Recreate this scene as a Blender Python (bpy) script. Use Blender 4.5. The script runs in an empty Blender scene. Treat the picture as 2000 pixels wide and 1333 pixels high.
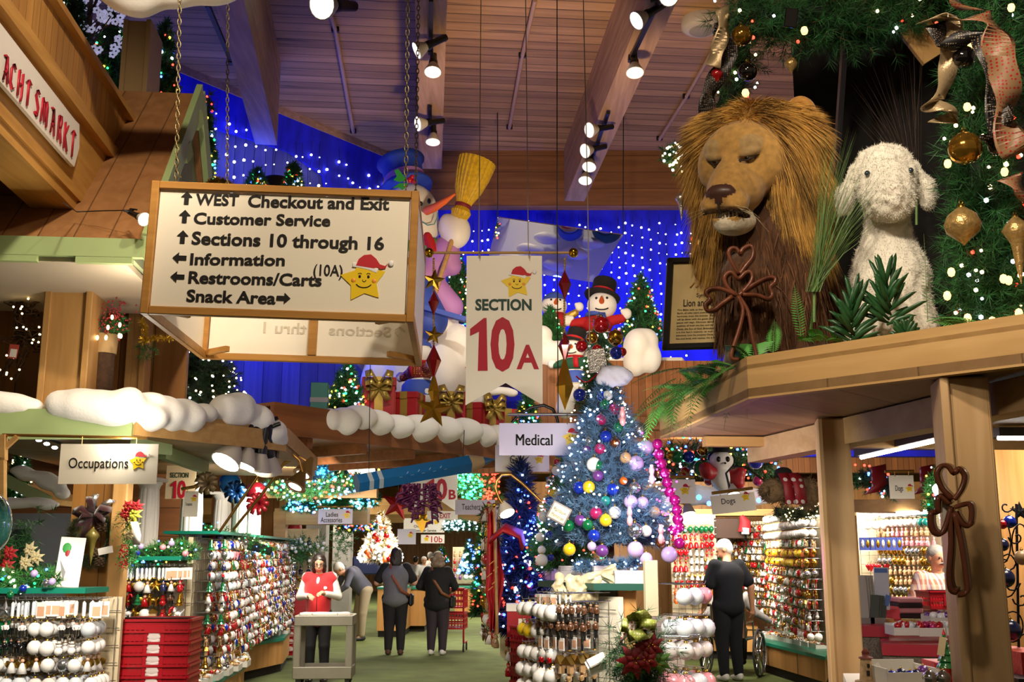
import bpy,math,random
import numpy as np
from mathutils import Vector,Matrix,Euler
sc=bpy.context.scene
R=math.radians
# ---- camera, world, exposure
FPX,PT,EYE=2100.0,R(11.05),1.65
CP,SP=math.cos(PT),math.sin(PT)
cd=bpy.data.cameras.new('camera');cam=bpy.data.objects.new('camera',cd)
sc.collection.objects.link(cam)
cam.location=(0,0,EYE);cam.rotation_euler=(math.pi/2+PT,0,0)
cd.sensor_width=36;cd.lens=36*FPX/2000;cd.clip_start=0.05;cd.clip_end=200
sc.camera=cam
wd=bpy.data.worlds.new('world');sc.world=wd;wd.use_nodes=True
bg=wd.node_tree.nodes['Background']
bg.inputs[0].default_value=(1.0,0.74,0.48,1);bg.inputs[1].default_value=0.12
sc.view_settings.view_transform='Standard';sc.view_settings.look='None'
sc.view_settings.gamma=1;sc.view_settings.use_curve_mapping=False
sc.view_settings.exposure=0.35
sc.cycles.max_bounces=6;sc.cycles.diffuse_bounces=3;sc.cycles.glossy_bounces=3
sc.cycles.transmission_bounces=4;sc.cycles.caustics_reflective=False;sc.cycles.caustics_refractive=False
sc.cycles.sample_clamp_indirect=3.0
def lamp(kind,loc,energy,col=(1,.82,.6),size=0.3,aim=None,spot=60,blend=.6,name=None):
 l=bpy.data.lights.new(name or kind.lower()+'_light',kind);l.energy=energy;l.color=col
 if kind=='AREA':l.size=size
 else:l.shadow_soft_size=size
 if kind=='SPOT':l.spot_size=R(spot);l.spot_blend=blend
 o=bpy.data.objects.new(l.name,l);o.location=loc;sc.collection.objects.link(o)
 if aim is not None:
  o.rotation_euler=(Vector(aim)-Vector(loc)).to_track_quat('-Z','Y').to_euler()
 return o
WARM=(1,.83,.63);WHITE=(1,.9,.76);BLUE=(.03,.07,1)
# track spots high in the room, then added fill lamps
lamp('SPOT',(1.0,3.2,6.4),640,WARM,.15,(-1.5,6.0,3.2),40)
lamp('SPOT',(-1.2,1.2,5.4),420,WARM,.15,(2.0,5.5,3.0),42)
lamp('SPOT',(0.3,4.0,6.4),300,WARM,.15,(-.1,8.0,3.3),26)
lamp('SPOT',(-1.0,3.0,6.4),620,WARM,.15,(-3.4,7.5,4.4),56)
lamp('SPOT',(-1.2,4.0,6.4),140,WARM,.15,(-2.9,8.0,2.7),40)
lamp('SPOT',(-.2,9.0,8.0),620,WHITE,.15,(-.9,14.3,3.6),40)
lamp('SPOT',(0.5,10.0,8.0),400,WHITE,.15,(1.2,15.6,4.8),40)
lamp('SPOT',(.4,10.5,3.9),650,(1,.72,.44),.3,(1.2,16.8,8.6),90)  # added warm uplight that brightens the ceiling, no lamp stands there
lamp('SPOT',(.4,2.0,3.4),60,WARM,.1,(2.0,5.0,1.4),60)  # added spot to brighten the timber posts, no fixture
lamp('SPOT',(.9,3.2,5.6),120,WARM,.1,(1.9,5.9,4.3),50)  # added spot to lift the garland along the top
lamp('POINT',(-2.5,7.2,3.25),14,WARM,.1)  # added point lamp that brightens the soffit and pillars under the chalet roof
lamp('SPOT',(.9,2.6,4.4),170,WARM,.1,(2.3,4.9,3.0),60)  # added spot to brighten the right-hand garland
lamp('SPOT',(-1.5,4.4,2.9),13,WHITE,.1,(-2.65,7.2,2.25),24)  # added small spot aimed only at the Occupations sign
lamp('POINT',(-2.6,7.2,2.38),20,WHITE,.08)  # added point that brightens the wreath and stall boards
lamp('SPOT',(-.8,6.0,2.6),60,WARM,.1,(-.15,8.3,1.5),40)  # added spot to bring up the red flag
# blue wash on the light curtain walls
for x,y,z,e in((-4.6,12.9,5.0,60),(-3.0,15.2,5.2,60),(-3.6,14.6,7.2,22)):
 lamp('POINT',(x,y,z),e,BLUE,.25)
for x,e in((-1.7,110),(.5,110),(2.2,120),(4.0,110)):
 lamp('SPOT',(x,16.9,4.5),e,BLUE,.15,(x,18,5.6),120,1)
lamp('SPOT',(-1.6,7.5,2.4),60,WHITE,.1,(-.9,11,2.75),40)  # added white spot brightening the giant pencil, not part of the blue wash
# stalls: warm white lamps under the awnings, with some added fills
lamp('SPOT',(-2.2,5.3,2.0),90,WHITE,.1,(-2.85,6.6,.85),70)  # added spot out in front of the left corner rack, under no awning
lamp('SPOT',(-2.1,7.3,2.25),85,WHITE,.1,(-2.8,8.5,1.1),80)
lamp('AREA',(-2.3,10.5,2.4),70,WHITE,.8,(-3.2,11.8,.8))
lamp('AREA',(-2.6,13.2,2.5),90,WHITE,1.0,(-3.5,14.5,.6))
lamp('AREA',(.5,5.6,2.1),30,WHITE,.4,(.8,7,1.0))
lamp('AREA',(2.6,14.6,2.6),150,WHITE,1.2,(3.4,17.4,1.2))
lamp('AREA',(3.6,12.4,2.6),120,WHITE,1.0,(4.6,14.2,1.2))
lamp('AREA',(4.9,10.4,2.6),90,WHITE,1.0,(5.2,12.8,1.3))
lamp('AREA',(2.3,4.9,2.25),8,WHITE,.5,(2.3,5.2,0))
for x,y,e in((-1.4,14.6,80),(-1.2,20,170),(0,27,300),(-4,24,200),(1.5,35,350),(-4.5,33,250),(4,24,200)):
 lamp('AREA',(x,y,3.1 if y<22 else 3.6),e,WHITE,1.5,(x,y,0))
lamp('POINT',(.9,6.3,2.0),5,(.25,.38,1),.2)  # added unseen coloured points from here on stand in for string-light glow
lamp('POINT',(1.5,6.5,1.6),2,(1,.08,.8),.1)
lamp('POINT',(.15,8.2,1.8),9,(.1,.15,1),.2)
# ---- pixel helpers (2000 x 1333 frame)
def ray(px,py):
 x=(px-1000)/FPX;u=(666.5-py)/FPX
 return Vector((x,CP-u*SP,SP+u*CP))
def W(px,py,Y):
 d=ray(px,py);return Vector((0,0,EYE))+d*(Y/d.y)
def WZ(px,py,Z):
 d=ray(px,py);return Vector((0,0,EYE))+d*((Z-EYE)/d.z)
def S(n,Y,py=800):
 return n*Y/ray(1000,py).y/FPX
def WP(px,py,o,n):
 d=ray(px,py);c=Vector((0,0,EYE));return c+d*((Vector(o)-c).dot(n)/d.dot(n))
AX=R(5.44)
def bdir():return Vector((-math.sin(AX),math.cos(AX),0)),Vector((math.cos(AX),math.sin(AX),0))
# ---- mesh builder
class MB:
 def __init__(s):s.V=[];s.F=[];s.n=0
 def add(s,v,f,mi=0,sm=True,T=None):
  v=np.asarray([tuple(p)for p in v]if not isinstance(v,np.ndarray)else v,float).reshape(-1,3)
  if T is not None:
   A=np.array(T);v=v@A[:3,:3].T+A[:3,3]
  if isinstance(f,np.ndarray):s.F.append((f+s.n,mi,sm))
  else:
   by={}
   for q in f:by.setdefault(len(q),[]).append(q)
   for q in by.values():s.F.append((np.array(q)+s.n,mi,sm))
  s.V.append(v);s.n+=len(v);return s
 def box(s,c,d,rot=None,mi=0,bev=0,T=None):
  x,y,z=d[0]/2,d[1]/2,d[2]/2;b=min(bev,x*.9,y*.9,z*.9)
  M_=Matrix.Translation(c)
  if rot is not None:M_=M_@(rot.to_4x4()if isinstance(rot,(Matrix,))else Euler(rot).to_matrix().to_4x4())
  if T is not None:M_=T@M_
  if b<=0:
   v=[(i*x,j*y,k*z)for i in(-1,1)for j in(-1,1)for k in(-1,1)]
   f=[(0,1,3,2),(4,6,7,5),(0,4,5,1),(2,3,7,6),(0,2,6,4),(1,5,7,3)]
   return s.add(v,f,mi,False,M_)
  v=[];ix={}
  for i in(-1,1):
   for j in(-1,1):
    for k in(-1,1):
     for a,p in enumerate(((i*x,j*(y-b),k*(z-b)),(i*(x-b),j*y,k*(z-b)),(i*(x-b),j*(y-b),k*z))):
      ix[i,j,k,a]=len(v);v.append(p)
  f=[]
  def cyc(a,i,q,flip):f.append(q if not flip else q[::-1])
  for i in(-1,1):
   cyc(0,i,[ix[i,-1,-1,0],ix[i,1,-1,0],ix[i,1,1,0],ix[i,-1,1,0]],i<0)
   cyc(1,i,[ix[-1,i,-1,1],ix[1,i,-1,1],ix[1,i,1,1],ix[-1,i,1,1]],i>0)
   cyc(2,i,[ix[-1,-1,i,2],ix[1,-1,i,2],ix[1,1,i,2],ix[-1,1,i,2]],i<0)
   for j in(-1,1):
    fl=i*j>0
    cyc(0,0,[ix[i,j,-1,0],ix[i,j,1,0],ix[i,j,1,1],ix[i,j,-1,1]],fl)
    cyc(0,0,[ix[i,-1,j,0],ix[i,1,j,0],ix[i,1,j,2],ix[i,-1,j,2]],not fl)
    cyc(0,0,[ix[-1,i,j,1],ix[1,i,j,1],ix[1,i,j,2],ix[-1,i,j,2]],fl)
    for k in(-1,1):
     cyc(0,0,[ix[i,j,k,0],ix[i,j,k,1],ix[i,j,k,2]],i*j*k<0)
  return s.add(v,f,mi,False,M_)
 def tube(s,path,r,n=8,mi=0,cap=True,T=None):
  P=[Vector(p)for p in path];m=len(P)
  rr=[r]*m if not hasattr(r,'__len__')else r
  v=[];up=None
  for i,p in enumerate(P):
   t=(P[min(i+1,m-1)]-P[max(i-1,0)]).normalized()
   if up is None:up=Vector((0,0,1))if abs(t.z)<.9 else Vector((1,0,0))
   a=t.cross(up).normalized();up=a.cross(t).normalized()
   for k in range(n):
    w=2*math.pi*k/n;v.append(p+(a*math.cos(w)+up*math.sin(w))*rr[i])
  f=[(i*n+k,i*n+(k+1)%n,(i+1)*n+(k+1)%n,(i+1)*n+k)for i in range(m-1)for k in range(n)]
  s.add(v,f,mi,True,T)
  if cap and n>2:
   s.add(v[:n],[tuple(range(n))[::-1]],mi,False,T);s.add(v[-n:],[tuple(range(n))],mi,False,T)
  return s
 def lathe(s,prof,n=16,mi=0,T=None,sm=True,flute=None):
  v=[];m=len(prof)
  for i,(r,z)in enumerate(prof):
   for k in range(n):
    w=2*math.pi*k/n;q=r*(flute(k,i)if flute else 1);v.append((q*math.cos(w),q*math.sin(w),z))
  f=[(i*n+k,i*n+(k+1)%n,(i+1)*n+(k+1)%n,(i+1)*n+k)for i in range(m-1)for k in range(n)]
  s.add(v,f,mi,sm,T)
  if prof[0][0]>1e-4:s.add(v[:n],[tuple(range(n))[::-1]],mi,False,T)
  if prof[-1][0]>1e-4:s.add(v[-n:],[tuple(range(n))],mi,False,T)
  return s
 def ball(s,c,r,n=12,mi=0,T=None,rot=None):
  rr=(r,r,r)if not hasattr(r,'__len__')else r
  M_=Matrix.Translation(c)
  if rot is not None:M_=M_@Euler(rot).to_matrix().to_4x4()
  M_=M_@Matrix.Diagonal((*rr,1));m=max(4,n//2)
  prof=[(max(math.sin(math.pi*i/m),1e-5),-math.cos(math.pi*i/m))for i in range(m+1)]
  return s.lathe(prof,n,mi,(T@M_)if T is not None else M_)
 def prism(s,poly,t,T=None,mi=0):
 # polygon in local xz, thickness along +y
  n=len(poly);v=[(x,0,z)for x,z in poly]+[(x,t,z)for x,z in poly]
  f=[tuple(range(n)),tuple(range(2*n-1,n-1,-1))]+[(i+n,(i+1)%n+n,(i+1)%n,i)for i in range(n)]
  return s.add(v,f,mi,False,T)
 def slab(s,pts,z0,z1,mi=0):
  n=len(pts);v=[(p[0],p[1],z0)for p in pts]+[(p[0],p[1],z1)for p in pts]
  f=[tuple(range(n))[::-1],tuple(range(n,2*n))]+[(i,(i+1)%n,(i+1)%n+n,i+n)for i in range(n)]
  return s.add(v,f,mi,False)
 def strip(s,path,wid,side,th=.002,mi=0,sm=True):
 # ribbon: path, half-width vectors
  P=[Vector(p)for p in path];m=len(P);v=[]
  ww=[wid]*m if not hasattr(wid,'__len__')else wid
  ss=side if isinstance(side,list)else[side]*m
  for i,p in enumerate(P):
   t=(P[min(i+1,m-1)]-P[max(i-1,0)]).normalized();sd=Vector(ss[i]).normalized();nn=t.cross(sd).normalized()*th
   v+=[p-sd*ww[i]/2-nn,p+sd*ww[i]/2-nn,p+sd*ww[i]/2+nn,p-sd*ww[i]/2+nn]
  f=[(i*4+k,i*4+(k+1)%4,i*4+4+(k+1)%4,i*4+4+k)for i in range(m-1)for k in range(4)]
  f+=[(3,2,1,0),(m*4-4,m*4-3,m*4-2,m*4-1)]
  return s.add(v,f,mi,sm)
 def bar(s,a,b,w,h=None,mi=0,bev=0):
 # square bar from a to b; w across, h vertical-ish
  a=Vector(a);b=Vector(b);d=b-a;L=d.length;y=d.normalized()
  up=Vector((0,0,1))if abs(y.z)<.95 else Vector((0,1,0))
  x=y.cross(up).normalized();z=x.cross(y)
  return s.box((0,0,0),(w,L,h or w),None,mi,bev,Matrix.Translation((a+b)/2)@Matrix((x,y,z)).transposed().to_4x4())
 def dots(s,P,r,mi=0):
  P=np.asarray([tuple(p)for p in P],float).reshape(-1,3);n=len(P)
  if n==0:return s
  g=(1+5**.5)/2;ico=np.array([(-1,g,0),(1,g,0),(-1,-g,0),(1,-g,0),(0,-1,g),(0,1,g),(0,-1,-g),(0,1,-g),(g,0,-1),(g,0,1),(-g,0,-1),(-g,0,1)])/math.sqrt(1+g*g)
  F_=np.array([(0,11,5),(0,5,1),(0,1,7),(0,7,10),(0,10,11),(1,5,9),(5,11,4),(11,10,2),(10,7,6),(7,1,8),(3,9,4),(3,4,2),(3,2,6),(3,6,8),(3,8,9),(4,9,5),(2,4,11),(6,2,10),(8,6,7),(9,8,1)])
  rr=np.broadcast_to(np.asarray(r,float),(n,))
  v=(P[:,None,:]+ico[None]*rr[:,None,None]).reshape(-1,3)
  f=(F_[None]+(np.arange(n)*12)[:,None,None]).reshape(-1,3)
  return s.add(v,f,mi,True)
 def blades(s,A,D,wid,mi=0,bend=None):
 # thin tapered needles from points A along vectors D (numpy), random facing
  n=len(A);D=np.asarray(D);rnd=NR.normal(size=(n,3));sd=np.cross(D,rnd);sd/=np.linalg.norm(sd,axis=1)[:,None]+1e-9
  sd*=(np.broadcast_to(np.asarray(wid,float),(n,))/2)[:,None]
  if bend is None:
   v=np.stack([A-sd,A+sd,A+D],1).reshape(-1,3);f=np.arange(3*n).reshape(-1,3)
  else:
   Mi=A+D*.5;T_=A+D+bend
   v=np.stack([A-sd,A+sd,Mi-sd*.8+bend*.25,Mi+sd*.8+bend*.25,T_],1).reshape(-1,3)
   o=(np.arange(n)*5)[:,None]
   s.add(v,o+np.array([[0,1,3,2]]),mi,True)
   s.F.append((o+np.array([[2,3,4]])+s.n-len(v),mi,True));return s
  return s.add(v,f,mi,True)
 def mesh(s,name,off=None):
  me=bpy.data.meshes.new(name);V=np.concatenate(s.V)if s.V else np.zeros((0,3))
  if off is not None:V=V-np.array(off)
  lt=[np.full(len(f),f.shape[1])for f,_,_ in s.F];lt=np.concatenate(lt)if lt else np.zeros(0,int)
  li=np.concatenate([f.ravel()for f,_,_ in s.F])if s.F else np.zeros(0,int)
  me.vertices.add(len(V));me.vertices.foreach_set('co',V.ravel())
  me.loops.add(len(li));me.loops.foreach_set('vertex_index',li.astype(np.int32))
  me.polygons.add(len(lt));st=np.concatenate([[0],np.cumsum(lt)[:-1]])if len(lt)else lt
  me.polygons.foreach_set('loop_start',st.astype(np.int32));me.polygons.foreach_set('loop_total',lt.astype(np.int32))
  me.polygons.foreach_set('material_index',np.concatenate([np.full(len(f),m)if not hasattr(m,'__len__')else m for f,m,_ in s.F]).astype(np.int32))
  me.polygons.foreach_set('use_smooth',np.concatenate([np.full(len(f),b)for f,_,b in s.F]))
  me.update(calc_edges=True);return me
NR=np.random.default_rng(7);rnd=random.Random(11)
# ---- things, parts, structure
ORG={}
def tag(o,label,cat,group=None,kind=None):
 if label:o['label']=label
 if cat:o['category']=cat
 if group:o['group']=group
 if kind:o['kind']=kind
 return o
def thing(name,label,cat,loc=(0,0,0),rz=0,group=None):
 o=bpy.data.objects.new(name,None);sc.collection.objects.link(o);o.empty_display_size=.1
 o.location=loc;o.rotation_euler=(0,0,rz)if not isinstance(rz,(tuple,Euler))else rz
 ORG[o.name]=Vector(loc);return tag(o,label,cat,group)
def part(par,name,mb,mats,world=False,label=None,kind=None):
 off=ORG.get(par.name,Vector((0,0,0)))if world else None
 me=mb if isinstance(mb,bpy.types.Mesh)else mb.mesh(name,off)
 if not len(me.materials):
  for m in(mats if isinstance(mats,(list,tuple))else[mats]):me.materials.append(m)
 o=bpy.data.objects.new(name,me);sc.collection.objects.link(o);o.parent=par
 ORG[o.name]=ORG.get(par.name,Vector((0,0,0)))
 if label:o['label']=label
 if kind:o['kind']=kind
 return o
def solo(name,mb,mats,label=None,cat=None,group=None,kind=None,loc=None,world=True):
 """one-mesh thing; geometry in world space, origin moved to loc"""
 off=Vector(loc)if(loc is not None and world)else None
 me=mb if isinstance(mb,bpy.types.Mesh)else mb.mesh(name,off)
 if not len(me.materials):
  for m in(mats if isinstance(mats,(list,tuple))else[mats]):me.materials.append(m)
 o=bpy.data.objects.new(name,me);sc.collection.objects.link(o)
 if loc is not None:o.location=loc
 ORG[o.name]=Vector(loc)if loc is not None else Vector((0,0,0))
 return tag(o,label,cat,group,kind)
def struct(name,mb,mats,label=None):return solo(name,mb,mats,label,None,None,'structure')
def dup(root,loc,rz=None,label=None,group=None,scale=None):
 r=root.copy();sc.collection.objects.link(r);r.location=loc
 if rz is not None:r.rotation_euler=(0,0,rz)if not isinstance(rz,(tuple,Euler))else rz
 if scale is not None:r.scale=(scale,)*3 if not hasattr(scale,'__len__')else scale
 if label:r['label']=label
 if group:r['group']=group
 for ch in list(root.children):
  c=ch.copy();sc.collection.objects.link(c);c.parent=r
  for g in list(ch.children):
   d=g.copy();sc.collection.objects.link(d);d.parent=c
 return r
 # ---- materials
def C(h):
 h=h.lstrip('#');q=[int(h[i:i+2],16)/255 for i in(0,2,4)]
 return tuple(((c/12.92)if c<=.04045 else((c+.055)/1.055)**2.4)for c in q)
MATS={}
def M(name,col=(.5,.5,.5),rough=.6,metal=0,emit=0,vary=0,vs=12,coat=0,sheen=0,bump=0,alpha=1,trans=0,stretch=None,ecol=None):
 if name in MATS:return MATS[name]
 if isinstance(col,str):col=C(col)
 m=bpy.data.materials.new(name);m.use_nodes=True;nt=m.node_tree;b=nt.nodes['Principled BSDF']
 b.inputs['Base Color'].default_value=(*col,1);b.inputs['Roughness'].default_value=rough;b.inputs['Metallic'].default_value=metal
 b.inputs['Coat Weight'].default_value=coat;b.inputs['Sheen Weight'].default_value=sheen
 b.inputs['Transmission Weight'].default_value=trans;b.inputs['Alpha'].default_value=alpha
 if emit:
  e=ecol or col;b.inputs['Emission Color'].default_value=(*e,1);b.inputs['Emission Strength'].default_value=emit
  m.cycles.emission_sampling='NONE'
 if vary or bump:
  tc=nt.nodes.new('ShaderNodeTexCoord');mp=nt.nodes.new('ShaderNodeMapping');nz=nt.nodes.new('ShaderNodeTexNoise')
  nt.links.new(tc.outputs['Object'],mp.inputs['Vector']);nt.links.new(mp.outputs[0],nz.inputs['Vector'])
  mp.inputs['Scale'].default_value=stretch or(1,1,1);nz.inputs['Scale'].default_value=vs;nz.inputs['Detail'].default_value=4
  if vary:
   mr=nt.nodes.new('ShaderNodeMapRange');mr.inputs[1].default_value=.25;mr.inputs[2].default_value=.75;mr.inputs[3].default_value=1-vary;mr.inputs[4].default_value=1+vary
   mx=nt.nodes.new('ShaderNodeVectorMath');mx.operation='SCALE';mx.inputs[0].default_value=col
   nt.links.new(nz.outputs['Fac'],mr.inputs[0]);nt.links.new(mr.outputs[0],mx.inputs['Scale']);nt.links.new(mx.outputs[0],b.inputs['Base Color'])
  if bump:
   bp=nt.nodes.new('ShaderNodeBump');bp.inputs['Strength'].default_value=bump;bp.inputs['Distance'].default_value=.01
   nt.links.new(nz.outputs['Fac'],bp.inputs['Height']);nt.links.new(bp.outputs[0],b.inputs['Normal'])
 MATS[name]=m;return m
def wood(name,c1,c2,along='x',grain=14,plank=0,across='y',rot=0,rough=.5,gap=.03,knots=0,gapdark=.35):
 """stretched-noise grain along one axis; optional board joints every `plank` metres across another"""
 if name in MATS:return MATS[name]
 c1=C(c1)if isinstance(c1,str)else c1;c2=C(c2)if isinstance(c2,str)else c2
 m=bpy.data.materials.new(name);m.use_nodes=True;nt=m.node_tree;b=nt.nodes['Principled BSDF'];N=nt.nodes.new;L=nt.links.new
 b.inputs['Roughness'].default_value=rough;b.inputs['Specular IOR Level'].default_value=.3
 tc=N('ShaderNodeTexCoord');rm=N('ShaderNodeMapping');rm.inputs['Rotation'].default_value=(0,0,-rot)if not hasattr(rot,'__len__')else rot;L(tc.outputs['Object'],rm.inputs['Vector'])
 mp=N('ShaderNodeMapping');sc_={'x':[.07,1,1],'y':[1,.07,1],'z':[1,1,.07]}[along];mp.inputs['Scale'].default_value=sc_;L(rm.outputs[0],mp.inputs['Vector'])
 vec=mp.outputs[0]
 if plank:
  sx=N('ShaderNodeSeparateXYZ');L(rm.outputs[0],sx.inputs[0]);ax={'x':0,'y':1,'z':2}[across]
  dv=N('ShaderNodeMath');dv.operation='DIVIDE';dv.inputs[1].default_value=plank;L(sx.outputs[ax],dv.inputs[0])
  fr=N('ShaderNodeMath');fr.operation='FRACT';L(dv.outputs[0],fr.inputs[0]);fl=N('ShaderNodeMath');fl.operation='FLOOR';L(dv.outputs[0],fl.inputs[0])
  wn=N('ShaderNodeTexWhiteNoise');wn.noise_dimensions='1D';L(fl.outputs[0],wn.inputs['W'])
  vs_=N('ShaderNodeVectorMath');vs_.operation='MULTIPLY_ADD';L(wn.outputs['Color'],vs_.inputs[0]);vs_.inputs[1].default_value=(9,9,9);L(mp.outputs[0],vs_.inputs[2]);vec=vs_.outputs[0]
 nz=N('ShaderNodeTexNoise');nz.inputs['Scale'].default_value=grain;nz.inputs['Detail'].default_value=5;nz.inputs['Distortion'].default_value=.5;L(vec,nz.inputs['Vector'])
 mr=N('ShaderNodeMapRange');mr.inputs[1].default_value=.3;mr.inputs[2].default_value=.7;L(nz.outputs['Fac'],mr.inputs[0])
 mx=N('ShaderNodeMix');mx.data_type='RGBA';mx.inputs[6].default_value=(*c1,1);mx.inputs[7].default_value=(*c2,1);L(mr.outputs[0],mx.inputs[0]);out=mx.outputs[2]
 if plank:
  v1=N('ShaderNodeMapRange');v1.inputs[3].default_value=.8;v1.inputs[4].default_value=1.15;L(wn.outputs['Value'],v1.inputs[0])
  gp=N('ShaderNodeMath');gp.operation='GREATER_THAN';gp.inputs[1].default_value=gap;L(fr.outputs[0],gp.inputs[0])
  g2=N('ShaderNodeMapRange');g2.inputs[3].default_value=gapdark;g2.inputs[4].default_value=1;L(gp.outputs[0],g2.inputs[0])
  mm=N('ShaderNodeMath');mm.operation='MULTIPLY';L(v1.outputs[0],mm.inputs[0]);L(g2.outputs[0],mm.inputs[1])
  sv=N('ShaderNodeVectorMath');sv.operation='SCALE';L(out,sv.inputs[0]);L(mm.outputs[0],sv.inputs['Scale']);out=sv.outputs[0]
 if knots:
  n2=N('ShaderNodeTexNoise');n2.inputs['Scale'].default_value=knots;L(mp.outputs[0],n2.inputs['Vector'])
  k=N('ShaderNodeMapRange');k.inputs[1].default_value=.68;k.inputs[2].default_value=.74;k.inputs[3].default_value=1;k.inputs[4].default_value=.45;L(n2.outputs['Fac'],k.inputs[0])
  s2=N('ShaderNodeVectorMath');s2.operation='SCALE';L(out,s2.inputs[0]);L(k.outputs[0],s2.inputs['Scale']);out=s2.outputs[0]
 L(out,b.inputs['Base Color']);MATS[name]=m;return m
def glow(name,col,s=8):return M(name,col,.4,emit=s)
oak=wood('oak','#c39c62','#b0864e','x',16);oak_v=wood('oak upright','#bb925a','#a57c46','z',14)
cedar=wood('cedar beam','#c8a266','#ae8448','x',12,rot=-.75)
ply=wood('soffit boards','#b08c64','#997650','x',9,.42,'y',rot=R(48),gap=.02)
dark_ply=wood('brown boards','#8a5a34','#6f4526','x',9,.3,'z',gap=.03)
green_p=M('sage green paint','#97ab74',.55,vary=.06,vs=5)
teal_p=M('teal laminate edge','#0c7a63',.35)
cream=M('cream sign board','#f4ecd8',.45);white=M('white board','#f2ede4',.5);black=M('black metal','#0b0b0c',.4)
ink=M('black lettering','#15120f',.5);red_ink=M('red lettering','#b3142c',.45);green_ink=M('dark green lettering','#0d3b2e',.5)
snow_m=M('cotton snow','#f1efe9',.95,sheen=.4,bump=.25,vs=45)
gold=M('gold metal','#d8a52e',.22,1);brass=M('brass tube','#c0924a',.3,.9);chrome=M('chrome wire','#c9ccd0',.2,1)
silver=M('silver glitter','#d6d3cf',.25,.9,bump=.4,vs=90)
grn_needle=M('dark green needles','#2a6330',.6,vary=.5,vs=9);grn_needle2=M('fresh green needles','#3a7d36',.6,vary=.5,vs=9)
blue_needle=M('blue spruce needles','#55799b',.55,vary=.4,vs=9)
bark=M('bark','#4b3524',.9,vary=.4,vs=30,bump=.8)
B_white=glow('white bulb',(.9,.93,1),6);B_warm=glow('warm bulb',(1,.72,.33),7);B_red=glow('red bulb',(1,.04,.02),6);B_green=glow('green bulb',(.03,1,.25),4)
B_blue=glow('blue bulb',(.05,.12,1),9);B_yel=glow('amber bulb',(1,.55,.05),6);B_pink=glow('magenta bulb',(1,.05,.8),6);B_ice=glow('ice blue bulb',(.45,.68,1),9);B_cyan=glow('cyan bulb',(.05,.7,1),6)
MULTI=[B_red,B_green,B_blue,B_yel,B_white]
# ---- text
def text_mesh(s,bold=0.0,res=3,ext=.002):
 cu=bpy.data.curves.new('lettering','FONT');cu.body=s;cu.resolution_u=res;cu.offset=bold;cu.extrude=ext
 o=bpy.data.objects.new('lettering',cu);sc.collection.objects.link(o)
 bpy.context.view_layer.update()
 me=bpy.data.meshes.new_from_object(o.evaluated_get(bpy.context.evaluated_depsgraph_get()))
 bpy.data.objects.remove(o);bpy.data.curves.remove(cu)
 n=len(me.vertices);v=np.zeros(n*3);me.vertices.foreach_get('co',v);v=v.reshape(-1,3)
 f=[tuple(p.vertices)for p in me.polygons];bpy.data.meshes.remove(me);return v,f
def put_text(mb,s,o,ux,uz,x0,x1,z0,z1,bold=.01,mi=0,lift=.002,mirror=False):
 """letters stretched into the box x0..x1, z0..z1 of the board plane with origin o; faces -normal side (towards camera)"""
 v,f=text_mesh(s,bold)
 a,b=v.min(0),v.max(0);q=v.copy()
 q[:,0]=(v[:,0]-a[0])/(b[0]-a[0]);q[:,1]=(v[:,1]-a[1])/(b[1]-a[1])
 if mirror:q[:,0]=1-q[:,0]
 ux=Vector(ux);uz=Vector(uz);n=ux.cross(uz)*-1
 P=np.array(o)+np.outer(x0+q[:,0]*(x1-x0),ux)+np.outer(z0+q[:,1]*(z1-z0),uz)-np.outer(lift+v[:,2]*.3,n)
 mb.add(P,f,mi,False);return mb
def star_pts(r,k=.5,rot=0,n=5):
 return[((r if i%2==0 else r*k)*math.sin(math.pi*i/n+rot),(r if i%2==0 else r*k)*math.cos(math.pi*i/n+rot))for i in range(2*n)]
star_y=M('yellow star','#f5cf1e',.4);hat_r=M('red felt','#c3202a',.7);hat_w=M('white trim','#f3f1ee',.7)
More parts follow.
